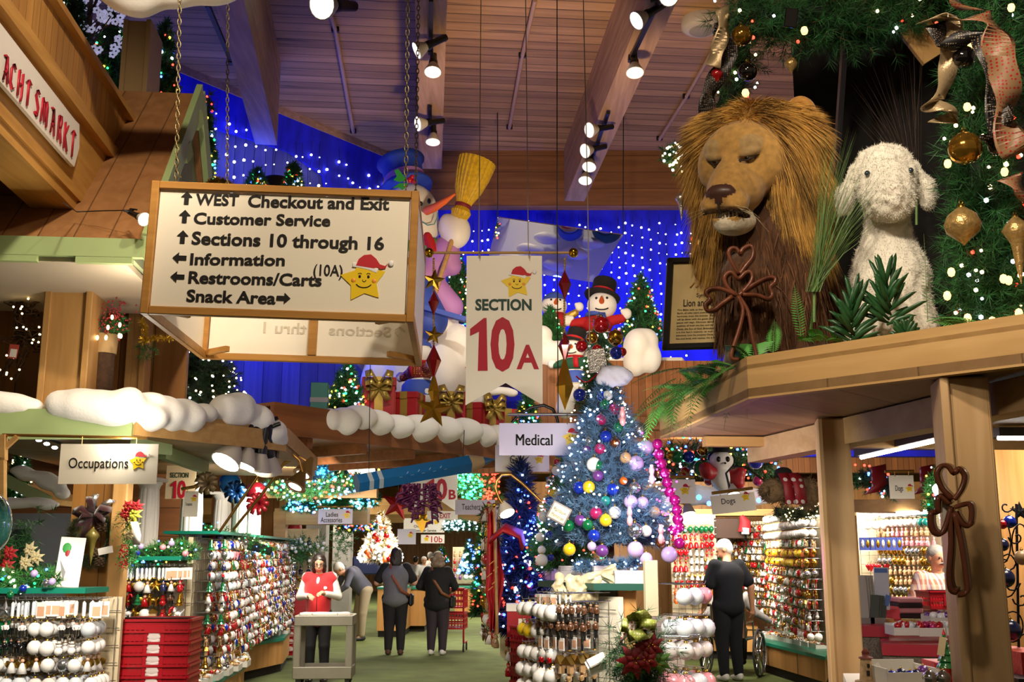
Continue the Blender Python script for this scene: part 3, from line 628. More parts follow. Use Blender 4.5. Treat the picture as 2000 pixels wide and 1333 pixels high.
 # ================================================================ section banners and aisle signs
def board(name,lab,corners,Y,lines,star=None,grp=None,mat=cream,notch=None,cat='sign',rod=None,slant=0,hook=None):
 """flat board: left, top, right, bottom pixels at depth Y; lines (text, x0, x1, ytop, ybot, material, bold)"""
 l,tp,r,b=corners;o=W(l,b,Y);p=W(r,b+slant,Y);ux=(p-o).normalized();ux.z=ux.z;w=(p-o).length
 uz=(W(l,tp,Y)-o);h=uz.length;uz=Vector((-ux.z,0,ux.x)).normalized();uy=Vector((0,1,0))
 t=thing(name,lab,cat,o,0,grp);k=w/(r-l)
 P_=[(0,0),(w,0),(w,h),(0,h)]
 if notch:P_=[(0,0),(w*.52,notch*k),(w,-.0),(w,h),(0,h)]
 T=Matrix((ux,uy,uz)).transposed().to_4x4();T.translation=o
 m=MB();m.prism(P_,.008,T);part(t,'board',m,mat,True)
 q=lambda x,y:((x-l)*k,h-(y-tp)*k)
 for i,(s,x0,x1,y0,y1,mt,bo)in enumerate(lines):
  m=MB();a=q(x0,y1);c=q(x1,y0)
  if s=='10' and h>.9*w:
   ww=c[0]-a[0];hh=c[1]-a[1];m.prism([(a[0]+ww*x,a[1]+hh*z)for x,z in((.18,0),(.4,0),(.37,1),(.31,1),(.0,.79),(.0,.66),(.2,.74))],.003,T@Matrix.Translation((0,-.004,0)))
   v,f=text_mesh('0',bo);put_text(m,'0',o,ux,uz,a[0]+ww*.46,c[0],a[1]-hh*.02,c[1]+hh*.02,bo,0,.002)
  else:
   for e in((-.0022,.0022)if s=='Medical' else(0,)):put_text(m,s,o+ux*e,ux,uz,a[0],c[0],a[1],c[1],bo,0,.002)
  part(t,'lettering',m,mt,True)
 if star:a=q(star[0],star[1]);star_face(t,o,ux,uz,a[0],a[1],star[2]*k)
 if rod:
  a=W(rod[0],rod[1],Y);b2=W(rod[2],rod[3],Y);m=MB();m.tube([a,b2],S(3,Y),8);part(t,'rod',m,rod[4]if len(rod)>4 else brass,True)
  for f in(.22,.78):
   top=o+ux*(w*f)+uz*(h-.01);z=a.z+(b2.z-a.z)*((top.x-a.x)/(b2.x-a.x+1e-9));m=MB();m.tube([top+Vector((0,-.012,0)),top+Vector((0,-.012,.01)),Vector((top.x,top.y-.012,z))],.0025,4);part(t,'hook',m,brass,True)
 return t
Y=8.0
t=board('section_banner','tall cream swallowtail banner reading SECTION 10A with a smiling star',(909,500,1060,792),Y,[('SECTION',927,1039,589,613,green_ink,.036),('10',917,1005,628,734,red_ink,.035),('A',1009,1053,682,731,red_ink,.03)],(1009,558,32),notch=44,cat='banner')
t=thing('banner_bar','wooden bar with golden balls on both ends holding the section banner','bar',W(980,493,Y));m=MB();m.tube([W(838,494,Y),W(1120,494,Y)],.011,8);part(t,'rod',m,oak,True)
for px in(838,1120):
 m=MB();m.ball(W(px,494,Y),S(10,Y),14);part(t,'end_ball',m,M('gold ball','#c79a1e',.18,1),True)
m=MB()
for px,pt in((935,940),(1032,1026)):m.tube([W(px,494,Y),W(pt,-60,Y)],.0035,4)
for px in(935,1032):m.tube([W(px,500,Y-.02),W(px+2,490,Y-.02),W(px+3,505,Y-.02)],.003,4)
part(t,'cord',m,M('pale cord','#9a8d7c',.6),True)
# bead garlands with stars and diamonds hanging from the bar ends
ruby=M('red glass drop','#7d0f14',.15,.2,coat=.6);gstar=M('gold foil','#c99a35',.3,1)
def star3(mb,c,r,mi=0,d=.25,n=5,k=.42,rot=0):
 P_=star_pts(r,k,rot,n);v=[(x,0,z)for x,z in P_]+[(0,-r*d,0),(0,r*d,0)];N_=2*n
 mb.add(v,[(i,(i+1)%N_,N_)for i in range(N_)]+[((i+1)%N_,i,N_+1)for i in range(N_)],mi,False,Matrix.Translation(c))
def bipyr(mb,c,r,h0,h1,n=6,mi=0):
 v=[(r*math.cos(2*math.pi*k/n),r*math.sin(2*math.pi*k/n),0)for k in range(n)]+[(0,0,h0),(0,0,-h1)]
 mb.add(v,[(k,(k+1)%n,n)for k in range(n)]+[((k+1)%n,k,n+1)for k in range(n)],mi,False,Matrix.Translation(c))
for x0,lab,items in((847,'bead string of gold stars and red drops hanging left of the section banner',(('s',548,24),('r',590,22),('s',655,20),('r',705,30),('g',765,22),('S',800,30))),(1103,'bead string of red diamond drops and gold spindle hanging right of the section banner',(('r',555,26),('r',676,26),('g',755,34)))):
 t=thing('bead_garland',lab,'garland',W(x0,497,Y));m=MB();P_=[W(x0-(x0>1000)*2*(i/60),506+i*4.6,Y)for i in range(64 if x0<1000 else 54)];m.dots(P_,S(2.6,Y));m.tube([W(x0-6 if x0<1000 else x0+5,499,Y),P_[0]],.003,4);part(t,'beads',m,M('gold beads','#c9a24a',.3,1),True)
 for k,py,s in items:
  m=MB();c=W(x0,py,Y-.03);q=S(s,Y)
  if k in 'sS':star3(m,c,q*(1 if k=='s' else 1.25),0,.3,rot=.15);part(t,'star',m,gstar,True)
  elif k=='r':bipyr(m,c,q*.5,q*1.1,q*1.3);part(t,'drop',m,ruby,True)
  else:bipyr(m,c,q*.5,q*1.9,q*1.4,4);part(t,'spindle',m,gstar,True)
for px,lab in((1088,'thin black cable hanging from the ceiling right of the banner'),(1148,'thin pale wire hanging from the ceiling towards the ornament tree')):
 m=MB();m.tube([W(px-10*(px>1100),-60,7.6),W(px,400,7.6),W(px+2*(px>1100)+2,812 if px<1100 else 690,7.6)],.004,5);solo('hanging_wire',m,black if px<1100 else M('pale cord','#9a8d7c'),lab,'wire',None,None,W(px,400,7.6))
Ym=7.3
lilac=M('lilac sign','#d9d3ea',.5)
board('aisle_sign','white Medical sign with a small star hanging before the blue tree',(975,827,1146,890),Ym,[('Medical',1008,1079,849,871,ink,0)],(1115,856,17),mat=M('sign tinted by blue light','#d4cdec',.5),rod=(992,810,1150,810,M('grey rod','#7d7a80',.4,.7)))  # white board; the blue light on it is mixed into its colour
m=MB();m.tube([W(x,y,Ym+.05)for x,y in((1000,826),(1012,812),(1035,797),(1062,792),(1080,800),(1088,818),(1092,840),(1102,880),(1125,935))],.012,6);solo('gooseneck_lamp',m,black,'black curved lamp arm behind the Medical sign','lamp',None,None,W(1062,792,Ym))
board('aisle_sign','white Cats sign half hidden below the Medical sign',(967,870,1073,922),8.8,[('Cats',996,1023,890,906,ink,.0)],(1053,898,10))
board('aisle_sign','white Occupations sign with a star hanging over the left stall',(113,868,305,946),7.2,[('Occupations',131,248,895,922,ink,.004)],(267,903,18),slant=0,rod=(5,850,288,856))
board('aisle_sign','small lilac Teachers sign above the aisle',(889,977,967,1006),14,[('Teachers',902,938,985,996,ink,.004)],(953,989,8),mat=lilac)
board('aisle_sign','grey Ladies Accessories sign on the left side of the aisle',(621,995,688,1024),16,[('Ladies',636,660,1001,1010,ink,.02),('Accessories',626,668,1011,1021,ink,.02)],(677,1007,8),mat=lilac,rod=(620,990,690,990))
board('aisle_sign','white Dogs sign tilted on a rod over the right aisle',(1392,970,1478,1006),10.0,[('Dogs',1412,1439,977,991,ink,.004)],(1460,978,9),slant=-9,rod=(1390,964,1470,954))
board('aisle_sign','blank white sign with a small star beside the pink ball garland',(1312,937,1359,984),9.0,[],(1338,958,11),rod=(1308,932,1356,932))
board('aisle_sign','white Dogs sign hanging between the two right posts',(1739,929,1787,975),8.2,[('Dogs',1750,1765,949,963,ink,.004)],(1777,955,8),rod=(1728,922,1785,921))
board('section_banner','white banner with red 10B above the far aisle',(800,838,893,1001),17.2,[('10',832,873,937,977,red_ink,.04),('B',876,890,958,977,red_ink,.03)],None,notch=30,cat='banner',mat=white)
board('exit_sign','white EXIT sign with a green arrow under the 10B banner',(834,999,894,1016),17.0,[('EXIT',859,880,1003,1013,red_ink,.02),('\u2190',846,857,1004,1012,M('exit green','#0d8a5a'),.04)],None,mat=white)
board('section_banner','distant white sign reading 10b beyond the shoppers',(822,1045,868,1062),30,[('10b',842,864,1048,1060,red_ink,.01)],(833,1053,6),mat=white,cat='banner')
board('directory_board','distant directory board listing Customer Service in the far aisle',(788,1013,868,1041),27,[('Customer Service',808,852,1034,1039,ink,.01),('Checkout',808,836,1026,1031,ink,.01)],(852,1020,6),mat=white)
board('aisle_sign','distant white sign hanging left of the 10b sign',(776,1034,812,1064),24,[],(801,1046,6),mat=lilac)
board('section_banner','tan section 10 banner half hidden behind the Occupations sign',(322,905,380,975),10.5,[('SECTION',330,366,924,934,green_ink,.015),('10',332,362,940,974,red_ink,.03)],None,cat='banner',mat=M('tan banner','#d8c39a',.6))
board('aisle_sign','narrow white aisle sign on a post between the fluted columns',(358,960,385,1010),9.5,[('Occupations',361,374,982,990,ink,.0)],(377,975,7),rod=(354,956,386,950))
# ================================================================ cotton snow, left stall
def snow(name,lab,lumps,Y,h=.02,grp=None,ky=.6,extra=None,cat='snow',nz=.014):
 pr=[]
 for q in lumps:
  px,py,rx,ry=q[:4];y=q[4]if len(q)>4 else(Y(px)if callable(Y)else Y);c=W(px,py,y);pr.append(E_(c,(S(rx,y),max(.06,S(ry,y)*ky*1.5),S(ry,y)),.06))
 v,f,_=sdf(pr,h,nz,9);m=MB();m.add(v,f,0,True);c=v.mean(0)
 return solo(name,m,snow_m,lab,cat,grp,None,(c[0],c[1],v[:,2].min()))
Ya=lambda x:7.75 if x<262 else 7.75+(x-262)/293*1.25
snow('snow_drape','short roll of white cotton snow over the stall edge at the photo border',[(-40,790,50,24),(10,790,45,26),(50,795,35,20)],Ya)
snow('snow_drape','long lumpy white cotton snow draped over the stall awning',[(112,790,24,26),(150,792,40,32),(190,796,50,34),(215,798,50,30),(235,806,40,34),(252,790,32,34),(292,785,32,18),(280,818,48,30),(320,812,44,38),(355,815,46,36),(395,808,30,20),(440,802,32,32),(465,800,36,34),(500,818,36,26),(530,845,30,28),(548,862,14,14)],Ya)
snow('snow_cloud','big fluffy cotton snow mound hanging in from the top edge of the photo',[(235,-25,55,42),(270,-15,60,52),(330,-22,70,45),(400,-25,60,38),(440,-28,45,36)],6.6,nz=.01)
# awning slab with green fascia
P0=[W(-120,845,7.75),W(262,852,7.75),W(556,878,9.0)]
z0=P0[1].z;pl=[p.xy for p in P0]+[(P0[2]+A_*3).xy,(P0[0]+A_*4).xy]
t=thing('stall_awning','sage green stall awning with boarded wooden soffit under cotton snow','awning',(P0[1].x,P0[1].y,z0))
m=MB();m.slab(pl,z0,z0+.06);part(t,'soffit',m,ply,True)
m=MB();m.slab([(x*.99,y+.02)for x,y in pl],z0+.06,z0+.2);part(t,'roof_deck',m,oak,True)
m=MB();q=P0[1];m.bar((P0[0].x,P0[0].y-.03,z0+.08),(q.x,q.y-.03,z0+.08),.05,.22);part(t,'fascia_board',m,green_p,True)
m=MB();a=Vector((*q.xy,z0+.08));b=Vector((*P0[2].xy,z0+.08));m.bar(a-Vector((0,.03,0)),b-Vector((0,.03,0)),.05,.16);part(t,'side_fascia',m,oak,True)
m=MB();a=WZ(262,858,z0-.06);m.bar(W(262,862,7.9),W(330,868,8.4),.06,.17);m.bar(W(318,872,8.5),W(402,905,10),.06,.2);part(t,'green_beam',m,green_p,True)
for k,px in enumerate((50,65,80,94,107)):
 pass
m=MB();P_=[W(45+i*15.5,843+i*7.3,7.95)for i in range(5)];m.bar(P_[0]+Vector((-.05,0,.02)),P_[-1]+Vector((.05,0,.02)),.03,.02)
tt=thing('lamp_strip','strip of five bluish white lamps under the awning behind the sign rod','lamp',P_[0]);part(tt,'rail',m,black,True);m=MB()
for p in P_:m.ball(p-Vector((0,0,.01)),(.022,.03,.013),8)
part(tt,'lamp',m,glow('cool lamp',(.75,.8,1),12),True)
m=MB();m.bar(W(5,850,7.2),W(5,900,7.2),.05,.05);m.bar(W(5,880,7.2),W(34,853,7.2),.03,.03);m.bar(W(3,895,7.2),W(3,1100,7.2),.05,.05);solo('sign_bracket',m,oak,'wooden bracket post holding the Occupations sign rod','bracket',None,None,W(5,900,7.2))
# lamp cluster at the awning corner
a=W(448,838,8.6);b=W(535,888,9.0);track(a,b,'black lighting track along the awning corner with four lamps')
for k,(px,py,s)in enumerate(((452,885,1.9),(477,888,1.75),(500,897,1.75),(516,903,1.7))):
 y=8.6+k*.1;p=W(px+8,py-12,y);hd=spot_head(p,(-.35+.1*k,-.5+.32*k,-.85),s*.85,('first','second','third','fourth')[k]+' of four clustered lamps on the awning corner track, from the left','clustered awning lamps')
 m=MB();tp=a.lerp(b,.06+.27*k);IT=(Matrix.Translation(hd.location)@hd.rotation_euler.to_matrix().to_4x4()).inverted();m.tube([IT@tp,(.0,0,.16*s)],.012,5);part(hd,'stem',m,black)
 # brass gooseneck arms with spot lamps
for k,(pts,hx,hy,lab)in enumerate((([(428,1040),(497,940),(523,900),(545,882),(565,882),(585,900),(592,925)],585,935,'brass gooseneck lamp leaning right over the column row, nearer one'),([(455,1036),(520,955),(555,905),(585,893),(605,905)],600,912,'brass gooseneck lamp leaning right over the column row, farther one'))):
 y=9.6+k*.4;t=thing('gooseneck_lamp',lab,'lamp',W(pts[0][0],pts[0][1],y));m=MB();m.tube([W(x,yy,y)for x,yy in pts],.013,7);part(t,'arm',m,brass,True)
 m=MB();c=W(hx,hy,y);T=Matrix.Translation(c)@Vector((-.3,-.35,-.75)).to_track_quat('-Z','Y').to_matrix().to_4x4();m.lathe([(.02,.1),(.035,.06),(.06,0),(.1,-.09)],14,0,T);part(t,'lamp_shade',m,M('old brass shade','#9b7c46',.35,.7),True)
 m=MB();m.lathe([(.001,-.095),(.05,-.092),(.095,-.085)],14,0,T);part(t,'lens',m,lens,True)
 # fluted columns on the shelf behind the left racks
col_m=M('plaster white','#efe9df',.6)
def column(px,w,pt,pb,Y,lab):
 a=W(px,pt,Y);z1=W(px,pb,Y).z;r=S(w/2,Y);h=a.z-z1;t=thing('fluted_column',lab,'column',(a.x,Y,z1),0,'white fluted columns')
 n=36;m=MB();m.lathe([(r*.92,.05),(r*.92,h*.5),(r*.82,h-.09)],n,0,None,False,lambda k,i:1-.06*(k%3==0));part(t,'shaft',m,col_m)
 m=MB();m.lathe([(r*.85,h-.09),(r*.9,h-.07),(r*1.05,h-.05),(r*1.05,h-.03)],20);m.box((0,0,h-.015),(r*2.35,r*2.35,.03));part(t,'capital',m,col_m)
 m=MB();m.box((0,0,.015),(r*2.3,r*2.3,.03));m.lathe([(r*1.1,.03),(r*1.1,.045),(r*.95,.055)],20);part(t,'base',m,col_m);return t
column(294,44,935,1075,9.4,'white fluted column behind the shelf garland, left of the narrow sign');column(378,46,935,1062,11.0,'white fluted column behind the narrow aisle sign');column(437,36,962,1050,12.2,'white fluted column carrying the big blue ball');column(470,30,972,1055,13,'white fluted column behind the brass lamp arms');column(498,28,980,1064,13.8,'white fluted column carrying the big red ball')
# wooden posts and wall at the left stall
m=MB();a=W(140,940,7.9);b=W(222,940,7.9);z=.0;m.box(((a.x+b.x)/2,8.0,1.1),((b-a).length,.12,2.2));struct('wall_stall',m,wood('stall boards','#c58f4d','#aa7638','z',12,.13,'x',gap=.05))
m=MB();a=W(236,945,7.7);m.box((a.x,7.75,1.2),(S(30,7.7),.12,2.4),None,0,.01);struct('pillar_4',m,oak_v)
m=MB();a=W(530,1000,18.9);m.box((a.x-.3,19.0,1.5),(1.5,.15,3.0));struct('wall_aisle',m,wood('aisle boards','#a8743a','#8c5d2c','z',10,.16,'x',gap=.05))
m=MB();m.box((W(556,1000,18.4).x,18.4,1.3),(.16,.12,2.6));struct('pillar_5',m,oak_v)
m=MB();m.box((W(590,970,14.4).x,14.4,W(590,965,14.4).z),(2.0,.2,.12));struct('trim_2',m,oak)
# little snowy chalet roofs seen under the stall awning
t=thing('chalet_roof','small green edged chalet roof with snow far under the stall awning','roof',W(70,950,10.2));a=W(-30,900,10.2);b=W(137,985,10.2);m=MB();m.bar(a,b,.9,.05);part(t,'roof_slope',m,oak,True);m=MB();m.bar(a+Vector((0,-.47,0)),b+Vector((0,-.47,0)),.04,.1);part(t,'edge_board',m,green_p,True)
snow('snow_drape','sloping cotton snow on the small chalet roof under the awning',[(40,920,20,8),(70,930,34,12),(100,945,30,14),(122,965,16,12)],9.8,.02)
snow('snow_drape','low cotton snow roll behind the dark poinsettia bush',[(20,984,30,9),(60,982,34,8),(95,986,24,8)],9.6,.02)
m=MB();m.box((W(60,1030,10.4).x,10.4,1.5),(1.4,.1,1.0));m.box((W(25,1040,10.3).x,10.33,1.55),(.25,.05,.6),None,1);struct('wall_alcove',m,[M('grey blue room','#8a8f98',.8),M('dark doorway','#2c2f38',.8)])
# ================================================================ greenery helpers
def tufts(mb,P,D,L,n,nl,w,mi=0,spread=.55,both=0):
 """sprays of needles: stems at P along unit D, length L, n needles each of length nl"""
 P=np.asarray(P,float);D=np.asarray(D,float);D=D/(np.linalg.norm(D,axis=1)[:,None]+1e-9);N_=len(P);L=np.broadcast_to(np.asarray(L,float),(N_,))
 t=NR.uniform(0,1,(N_,n));r=NR.normal(size=(N_,n,3));r-=(r*D[:,None]).sum(-1,keepdims=True)*D[:,None];r/=np.linalg.norm(r,axis=-1,keepdims=True)+1e-9
 dirs=D[:,None]*(.25+spread*t[...,None])+r*(1-.45*t[...,None]);dirs/=np.linalg.norm(dirs,axis=-1,keepdims=True)
 A=P[:,None]+D[:,None]*(L[:,None]*t)[...,None];nl_=nl*NR.uniform(.7,1.2,(N_,n,1))
 mb.blades(A.reshape(-1,3),(dirs*nl_).reshape(-1,3),w,mi);return mb
def stems(mb,P,D,L,r,mi=1):
 P=np.asarray(P);D=np.asarray(D);L=np.broadcast_to(np.asarray(L,float),(len(P),));mb.blades(P,D*L[:,None],r,mi)
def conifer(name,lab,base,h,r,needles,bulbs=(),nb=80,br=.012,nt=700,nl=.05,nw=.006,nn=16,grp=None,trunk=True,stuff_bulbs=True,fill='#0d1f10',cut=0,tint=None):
 """a cone-shaped tree: trunk, needles on whorled branches, a string of lights"""
 base=Vector(base);t=thing(name,lab,'christmas tree',base,0,grp);m=MB()
 u=1-np.sqrt(NR.uniform(0,1,nt)*(1-cut**2)+cut**2)if True else 0;z=u*.93+.07;a=NR.uniform(0,2*np.pi,nt);tier=.82+.18*np.cos(z*26)
 rr=r*(1-z)*tier*np.sqrt(NR.uniform(.35,1,nt))+.012
 D=np.stack([np.cos(a),np.sin(a),NR.uniform(-.15,.5,nt)+(z>.9)*1.5],1);P=np.stack([rr*np.cos(a)*.82,rr*np.sin(a)*.82,z*h*.97],1)
 Lb=r*(.12+.22*(1-z));tufts(m,P,D,Lb,nn,nl,nw,0);stems(m,P,D/np.linalg.norm(D,axis=1)[:,None],Lb,nw*1.5,1)
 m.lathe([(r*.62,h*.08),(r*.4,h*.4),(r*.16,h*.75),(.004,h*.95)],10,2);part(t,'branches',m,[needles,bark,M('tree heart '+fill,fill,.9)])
 if trunk:k=MB();k.tube([(0,0,0),(0,0,h*.3),(0,0,h*.9)],[max(.012,r*.07),max(.01,r*.06),.006],8);part(t,'trunk',k,bark)
 if bulbs:
  z=1-np.sqrt(NR.uniform(cut**2,1,nb));a=NR.uniform(0,2*np.pi,nb);q=r*(1-z)*NR.uniform(.88,1.1,nb)+.02;P=np.stack([q*np.cos(a),q*np.sin(a),(z*.93+.07)*h],1)
  k=MB();g=NR.integers(0,len(bulbs),nb);rr=NR.uniform(.7,1.15,nb)*br
  for i in range(len(bulbs)):k.dots(P[g==i],rr[g==i],i)
  part(t,'light_string',k,list(bulbs),kind='stuff')
 return t
def fern(mb,base,d,L,droop=.5,w=.09,n=22,mi=0):
 """a frond: arching midrib with paired leaflets"""
 b=Vector(base);d=Vector(d).normalized();sd=d.cross(Vector((0,0,1)));sd=sd.normalized()if sd.length>.05 else Vector((1,0,0));pts=[]
 for i in range(n+1):
  s=i/n;pts.append(b+d*(L*s)+Vector((0,0,-droop*L*s*s)))
 mb.tube(pts,[.0022*(1-.7*i/n)for i in range(n+1)],4,mi)
 for i in range(1,n):
  s=i/n;ln=w*math.sin(math.pi*min(1,s*.92+.12))**.8*(1-.35*s);tan=(pts[i+1]-pts[i-1]).normalized()
  for k in(-1,1):
   e=(sd*k+tan*.55-Vector((0,0,.25))).normalized();q=pts[i];ww=.17*ln*.5;nrm=tan
   v=[q,q+e*ln*.45+nrm*ww,q+e*ln,q+e*ln*.45-nrm*ww];mb.add(v,[(0,1,2,3)],mi,True)
fern_m=M('fern leaves','#4f9440',.5,vary=.35,vs=14);palm_m=M('dark palm leaves','#1f4a25',.4,vary=.3,vs=14);grass_m=M('onion grass','#5a7a3c',.5,vary=.4,vs=9)
for px,y0,y1,lab in((38,868,948,'small lit tree on the little chalet roof under the awning'),(16,925,978,'tiny lit tree left of the little chalet roof')):conifer('christmas_tree',lab,W(px,y1,9.9),W(px,y0,9.9).z-W(px,y1,9.9).z,S(24,9.9),grn_needle,[B_white,B_warm],40,.01,nt=200,nl=.05,nw=.012,nn=12)
# ================================================================ timber platform with the lion and lamb
Zp=2.35;PC=WZ(1462,780,Zp);PL=WZ(1287,857,Zp);PRd=(WZ(2000,715,Zp)-PC).normalized();PR=PC+PRd*3.2;Zt=W(1462,697,PC.y).z
PLa=Vector((*(PC+A_*(PL-PC).length).xy,Zp))
t=thing('display_platform','high timber display platform with thick oak fascia carrying lion and lamb','platform',PC)
inw=Vector((1,0,0));back=PLa+B_*4.2
pl=[PC.xy,PR.xy,(PR+A_*4).xy,back.xy,PLa.xy]
m=MB();m.slab(pl,Zp+.01,Zp+.05);part(t,'soffit',m,ply,True);m=MB();m.slab(pl,Zt-.06,Zt-.04);part(t,'deck',m,oak,True)
for a,b,e in((PC,PR,0),(PC,PLa,1)):
 m=MB();d=(b-a).normalized();n=Vector((-d.y,d.x,0))*(1 if e==0 else-1);v=[]
 for z in(Zp-.0,Zt):
  v+=[Vector((*a.xy,z)),Vector((*b.xy,z)),Vector((*(b+n*.05).xy,z)),Vector((*(a+n*.05+d*.02).xy,z))]
 m.add(v,[(3,2,1,0),(4,5,6,7),(0,1,5,4),(1,2,6,5),(2,3,7,6),(3,0,4,7)],0,False);part(t,'fascia_board',m,wood('fascia oak right','#c09c68','#a88350','x',12,rot=-R(42))if e==0 else wood('fascia oak side','#c09c68','#a88350','y',12,rot=AX),True)
m=MB();a=PLa+B_*.25-A_*.12;m.bar(a-Vector((0,0,.03)),a+B_*3.6-Vector((0,0,.03)),.08,.06);part(t,'edge_batten',m,oak,True)
# beams below the soffit, on posts
def post(i,px0,px1,pyt,Y,rot=R(-2)):
 a=W(px0,pyt,Y);b=W(px1,pyt,Y);w=(b-a).length*.96;z=Zp;c=(a+b)/2;m=MB();m.box((c.x,Y+w/2,z/2),(w*.86,w,z),(0,0,rot),0,.008)
 for s in(-1,1):m.box((c.x+s*w*.38,Y+w/2,z/2),(w*.16,w+.03,z),(0,0,rot),0,.006)
 struct('post_%d'%i,m,wood('post fir','#c6a67c','#ae8c60','z',12))
post(1,1852,1960,900,4.35,R(-12));post(2,1603,1674,900,5.75,R(-12))
m=MB();a=WZ(1493,902,Zp-.14)+Vector((0,0,.07));b=WZ(1842,837,Zp-.14)+Vector((0,0,.07));d=(b-a).normalized();m.bar(a-d*.1,b+d*2.5,.14,.14);struct('platform_beam',m,wood('post fir x','#c0a076','#aa885c','x',12,rot=-R(40)))
tube_l=glow('fluorescent tube',(1,.93,.85),14)
for i,(q,lab)in enumerate((((1680,890,1838,852),'slim fluorescent lamp under the platform between the two posts'),((1945,850,2100,850),'slim fluorescent lamp under the platform right of the nearer post'))):
 a=WZ(q[0],q[1]-5,Zp-.03);b=WZ(q[2],q[3]-5,Zp-.03);tt=thing('tube_lamp',lab,'lamp',a);m=MB();m.bar(a,b,.09,.05);part(tt,'housing',m,M('dark housing','#3a3230',.6),True)
 m=MB();m.tube([a-Vector((.0,.02,.035)),b-Vector((.0,.02,.035))],.013,8);part(tt,'tube',m,tube_l,True)
 c=(a+b)/2;lamp('AREA',c-Vector((0,0,.07)),14,WHITE,.5,c-Vector((0,0,1)))
 # near-black panel standing in for the alcove's darkness behind the animals
m=MB();a=W(1560,300,6.75);b=W(1905,300,6.1);d=(b-a);m.bar(Vector((a.x,a.y,3.9)),Vector((b.x+.9,b.y-.4,3.9)),.08,2.9);struct('wall_niche',m,M('niche darkness','#0d0a09',.95,vary=.3))
m=MB();m.bar(W(1775,40,5.9),W(1830,110,5.9),.03,.2);struct('trim_3',m,oak)
m=MB();m.bar(W(1600,800,5.75),W(1650,80,5.9),.03,.05);solo('metal_pole',m,M('dark pole','#2c2a30',.3,.6),'thin dark metal pole standing behind the lion','pole',None,None,W(1600,690,5.75))
# ---- the lion
LC=W(1466,322,5.5);FS=1.14
lion=thing('lion_figure','large plush lion figure with golden brown mane and half-closed eyes','lion',(LC.x,LC.y,Zt))
Lr=(Matrix.Rotation(R(-37),4,'Z')@Matrix.Rotation(R(17),4,'X')@Matrix.Rotation(R(5),4,'Y'));MT=Matrix.Translation(LC)@Lr;LT=MT@Matrix.Scale(FS,4)
pr=[E_((0,0,.02),(.2,.2,.2),.05,0),E_((0,-.12,.1),(.15,.1,.09),.05,0),E_((-.125,-.07,-.0),(.1,.12,.13),.05,0),E_((.125,-.07,-.0),(.1,.12,.13),.05,0),K_((0,-.1,.06),(0,-.315,-.125),.085,.072,.05,0),E_((0,-.2,-.12),(.13,.14,.11),.05,0),E_((-.05,-.33,-.178),(.06,.065,.062),.03,0),E_((.05,-.33,-.178),(.06,.065,.062),.03,0),E_((0,-.368,-.12),(.068,.034,.034),.012,2),E_((0,-.375,-.148),(.028,.02,.03),.012,2),E_((-.075,-.185,.085),(.062,.04,.04),.03,1),E_((.075,-.185,.085),(.062,.04,.04),.03,1),E_((-.082,-.215,.028),(.045,.035,.024),.02,4,None,True),E_((.082,-.215,.028),(.045,.035,.024),.02,4,None,True),E_((-.082,-.2,.048),(.052,.035,.026),.012,1,(0,R(8),0)),E_((.082,-.2,.048),(.052,.035,.026),.012,1,(0,R(-8),0)),E_((0,-.23,-.262),(.088,.12,.06),.03,3),E_((0,-.3,-.255),(.062,.06,.045),.03,3),E_((0,-.31,-.222),(.105,.13,.02),.012,5,(R(-12),0,0),True)]
v,f,mi=sdf(pr,.0075);m=MB();m.add(v,f,mi,True,LT)
def fur_mat(name,c1,c2,sc_=40):
 return M(name,c1,.85,vary=.28,vs=sc_,sheen=.3,bump=.35)
lm=[fur_mat('lion face fur','#ac8240',0,30),fur_mat('lion brow fur','#a08252',0,30),M('lion nose','#4a2f28',.4),fur_mat('lion chin fur','#d9ccb2',0),M('lion eye rim','#1d130c',.5),M('lion mouth','#4d1a16',.5)]
# paler muzzle, dark tear lines and whisker spots are their own pieces of fur
head=part(lion,'head',m,lm,True)
for sx in(-1,1):
 m=MB();m.ball((sx*.08,-.197,.024),.026,14,0,LT);part(head,'eye',m,M('amber eye','#5a3f16',.08,coat=1),True);m=MB();m.ball((sx*.08-.004,-.2205,.022),(.011,.005,.013),10,0,LT);part(head,'pupil',m,M('pupil','#040302',.1),True)
m=MB()
for sx in(-1,1):
 for r_ in range(3):
  for k in range(4):m.ball((sx*(.05+.016*k),-.388+.011*k+.004*r_,-.165-.02*r_-.002*k),(.0065,.004,.0035),7,0,LT)
 m.tube([(sx*.052,-.235,.02),(sx*.05,-.265,-.02),(sx*.052,-.285,-.06)],[.007,.006,.003],6,0,True,LT)
 m.tube([(sx*.125,-.19,.035),(sx*.08,-.233,.012),(sx*.045,-.24,.016)],[.003,.005,.003],6,0,True,LT)
m.tube([(0,-.392,-.16),(0,-.397,-.185),(.0,-.385,-.215)],.005,6,0,True,LT);part(head,'marking',m,M('lion dark marks','#2a1a10',.8),True)
m=MB()
for i in range(7):m.lathe([(.008,0),(.006,.02),(.001,.035)],7,0,LT@Matrix.Translation((-.045+.015*i,-.335+abs(i-3)*.008,-.245)))
part(head,'teeth',m,M('ivory teeth','#cfc0a0',.4),True)
m=MB()
for sx in(-1,1):
 for k in range(3):
  b=Vector((sx*(.06+.014*k),-.385+.01*k,-.18-.012*(k%3)));m.tube([b,b+Vector((sx*.08,-.03,-.02-.01*k)),b+Vector((sx*.13,-.02,-.07-.02*k))],[.0006,.0005,.0002],4,0,True,LT)
part(head,'whisker',m,M('whisker','#d8cba6',.5),True,kind='stuff')
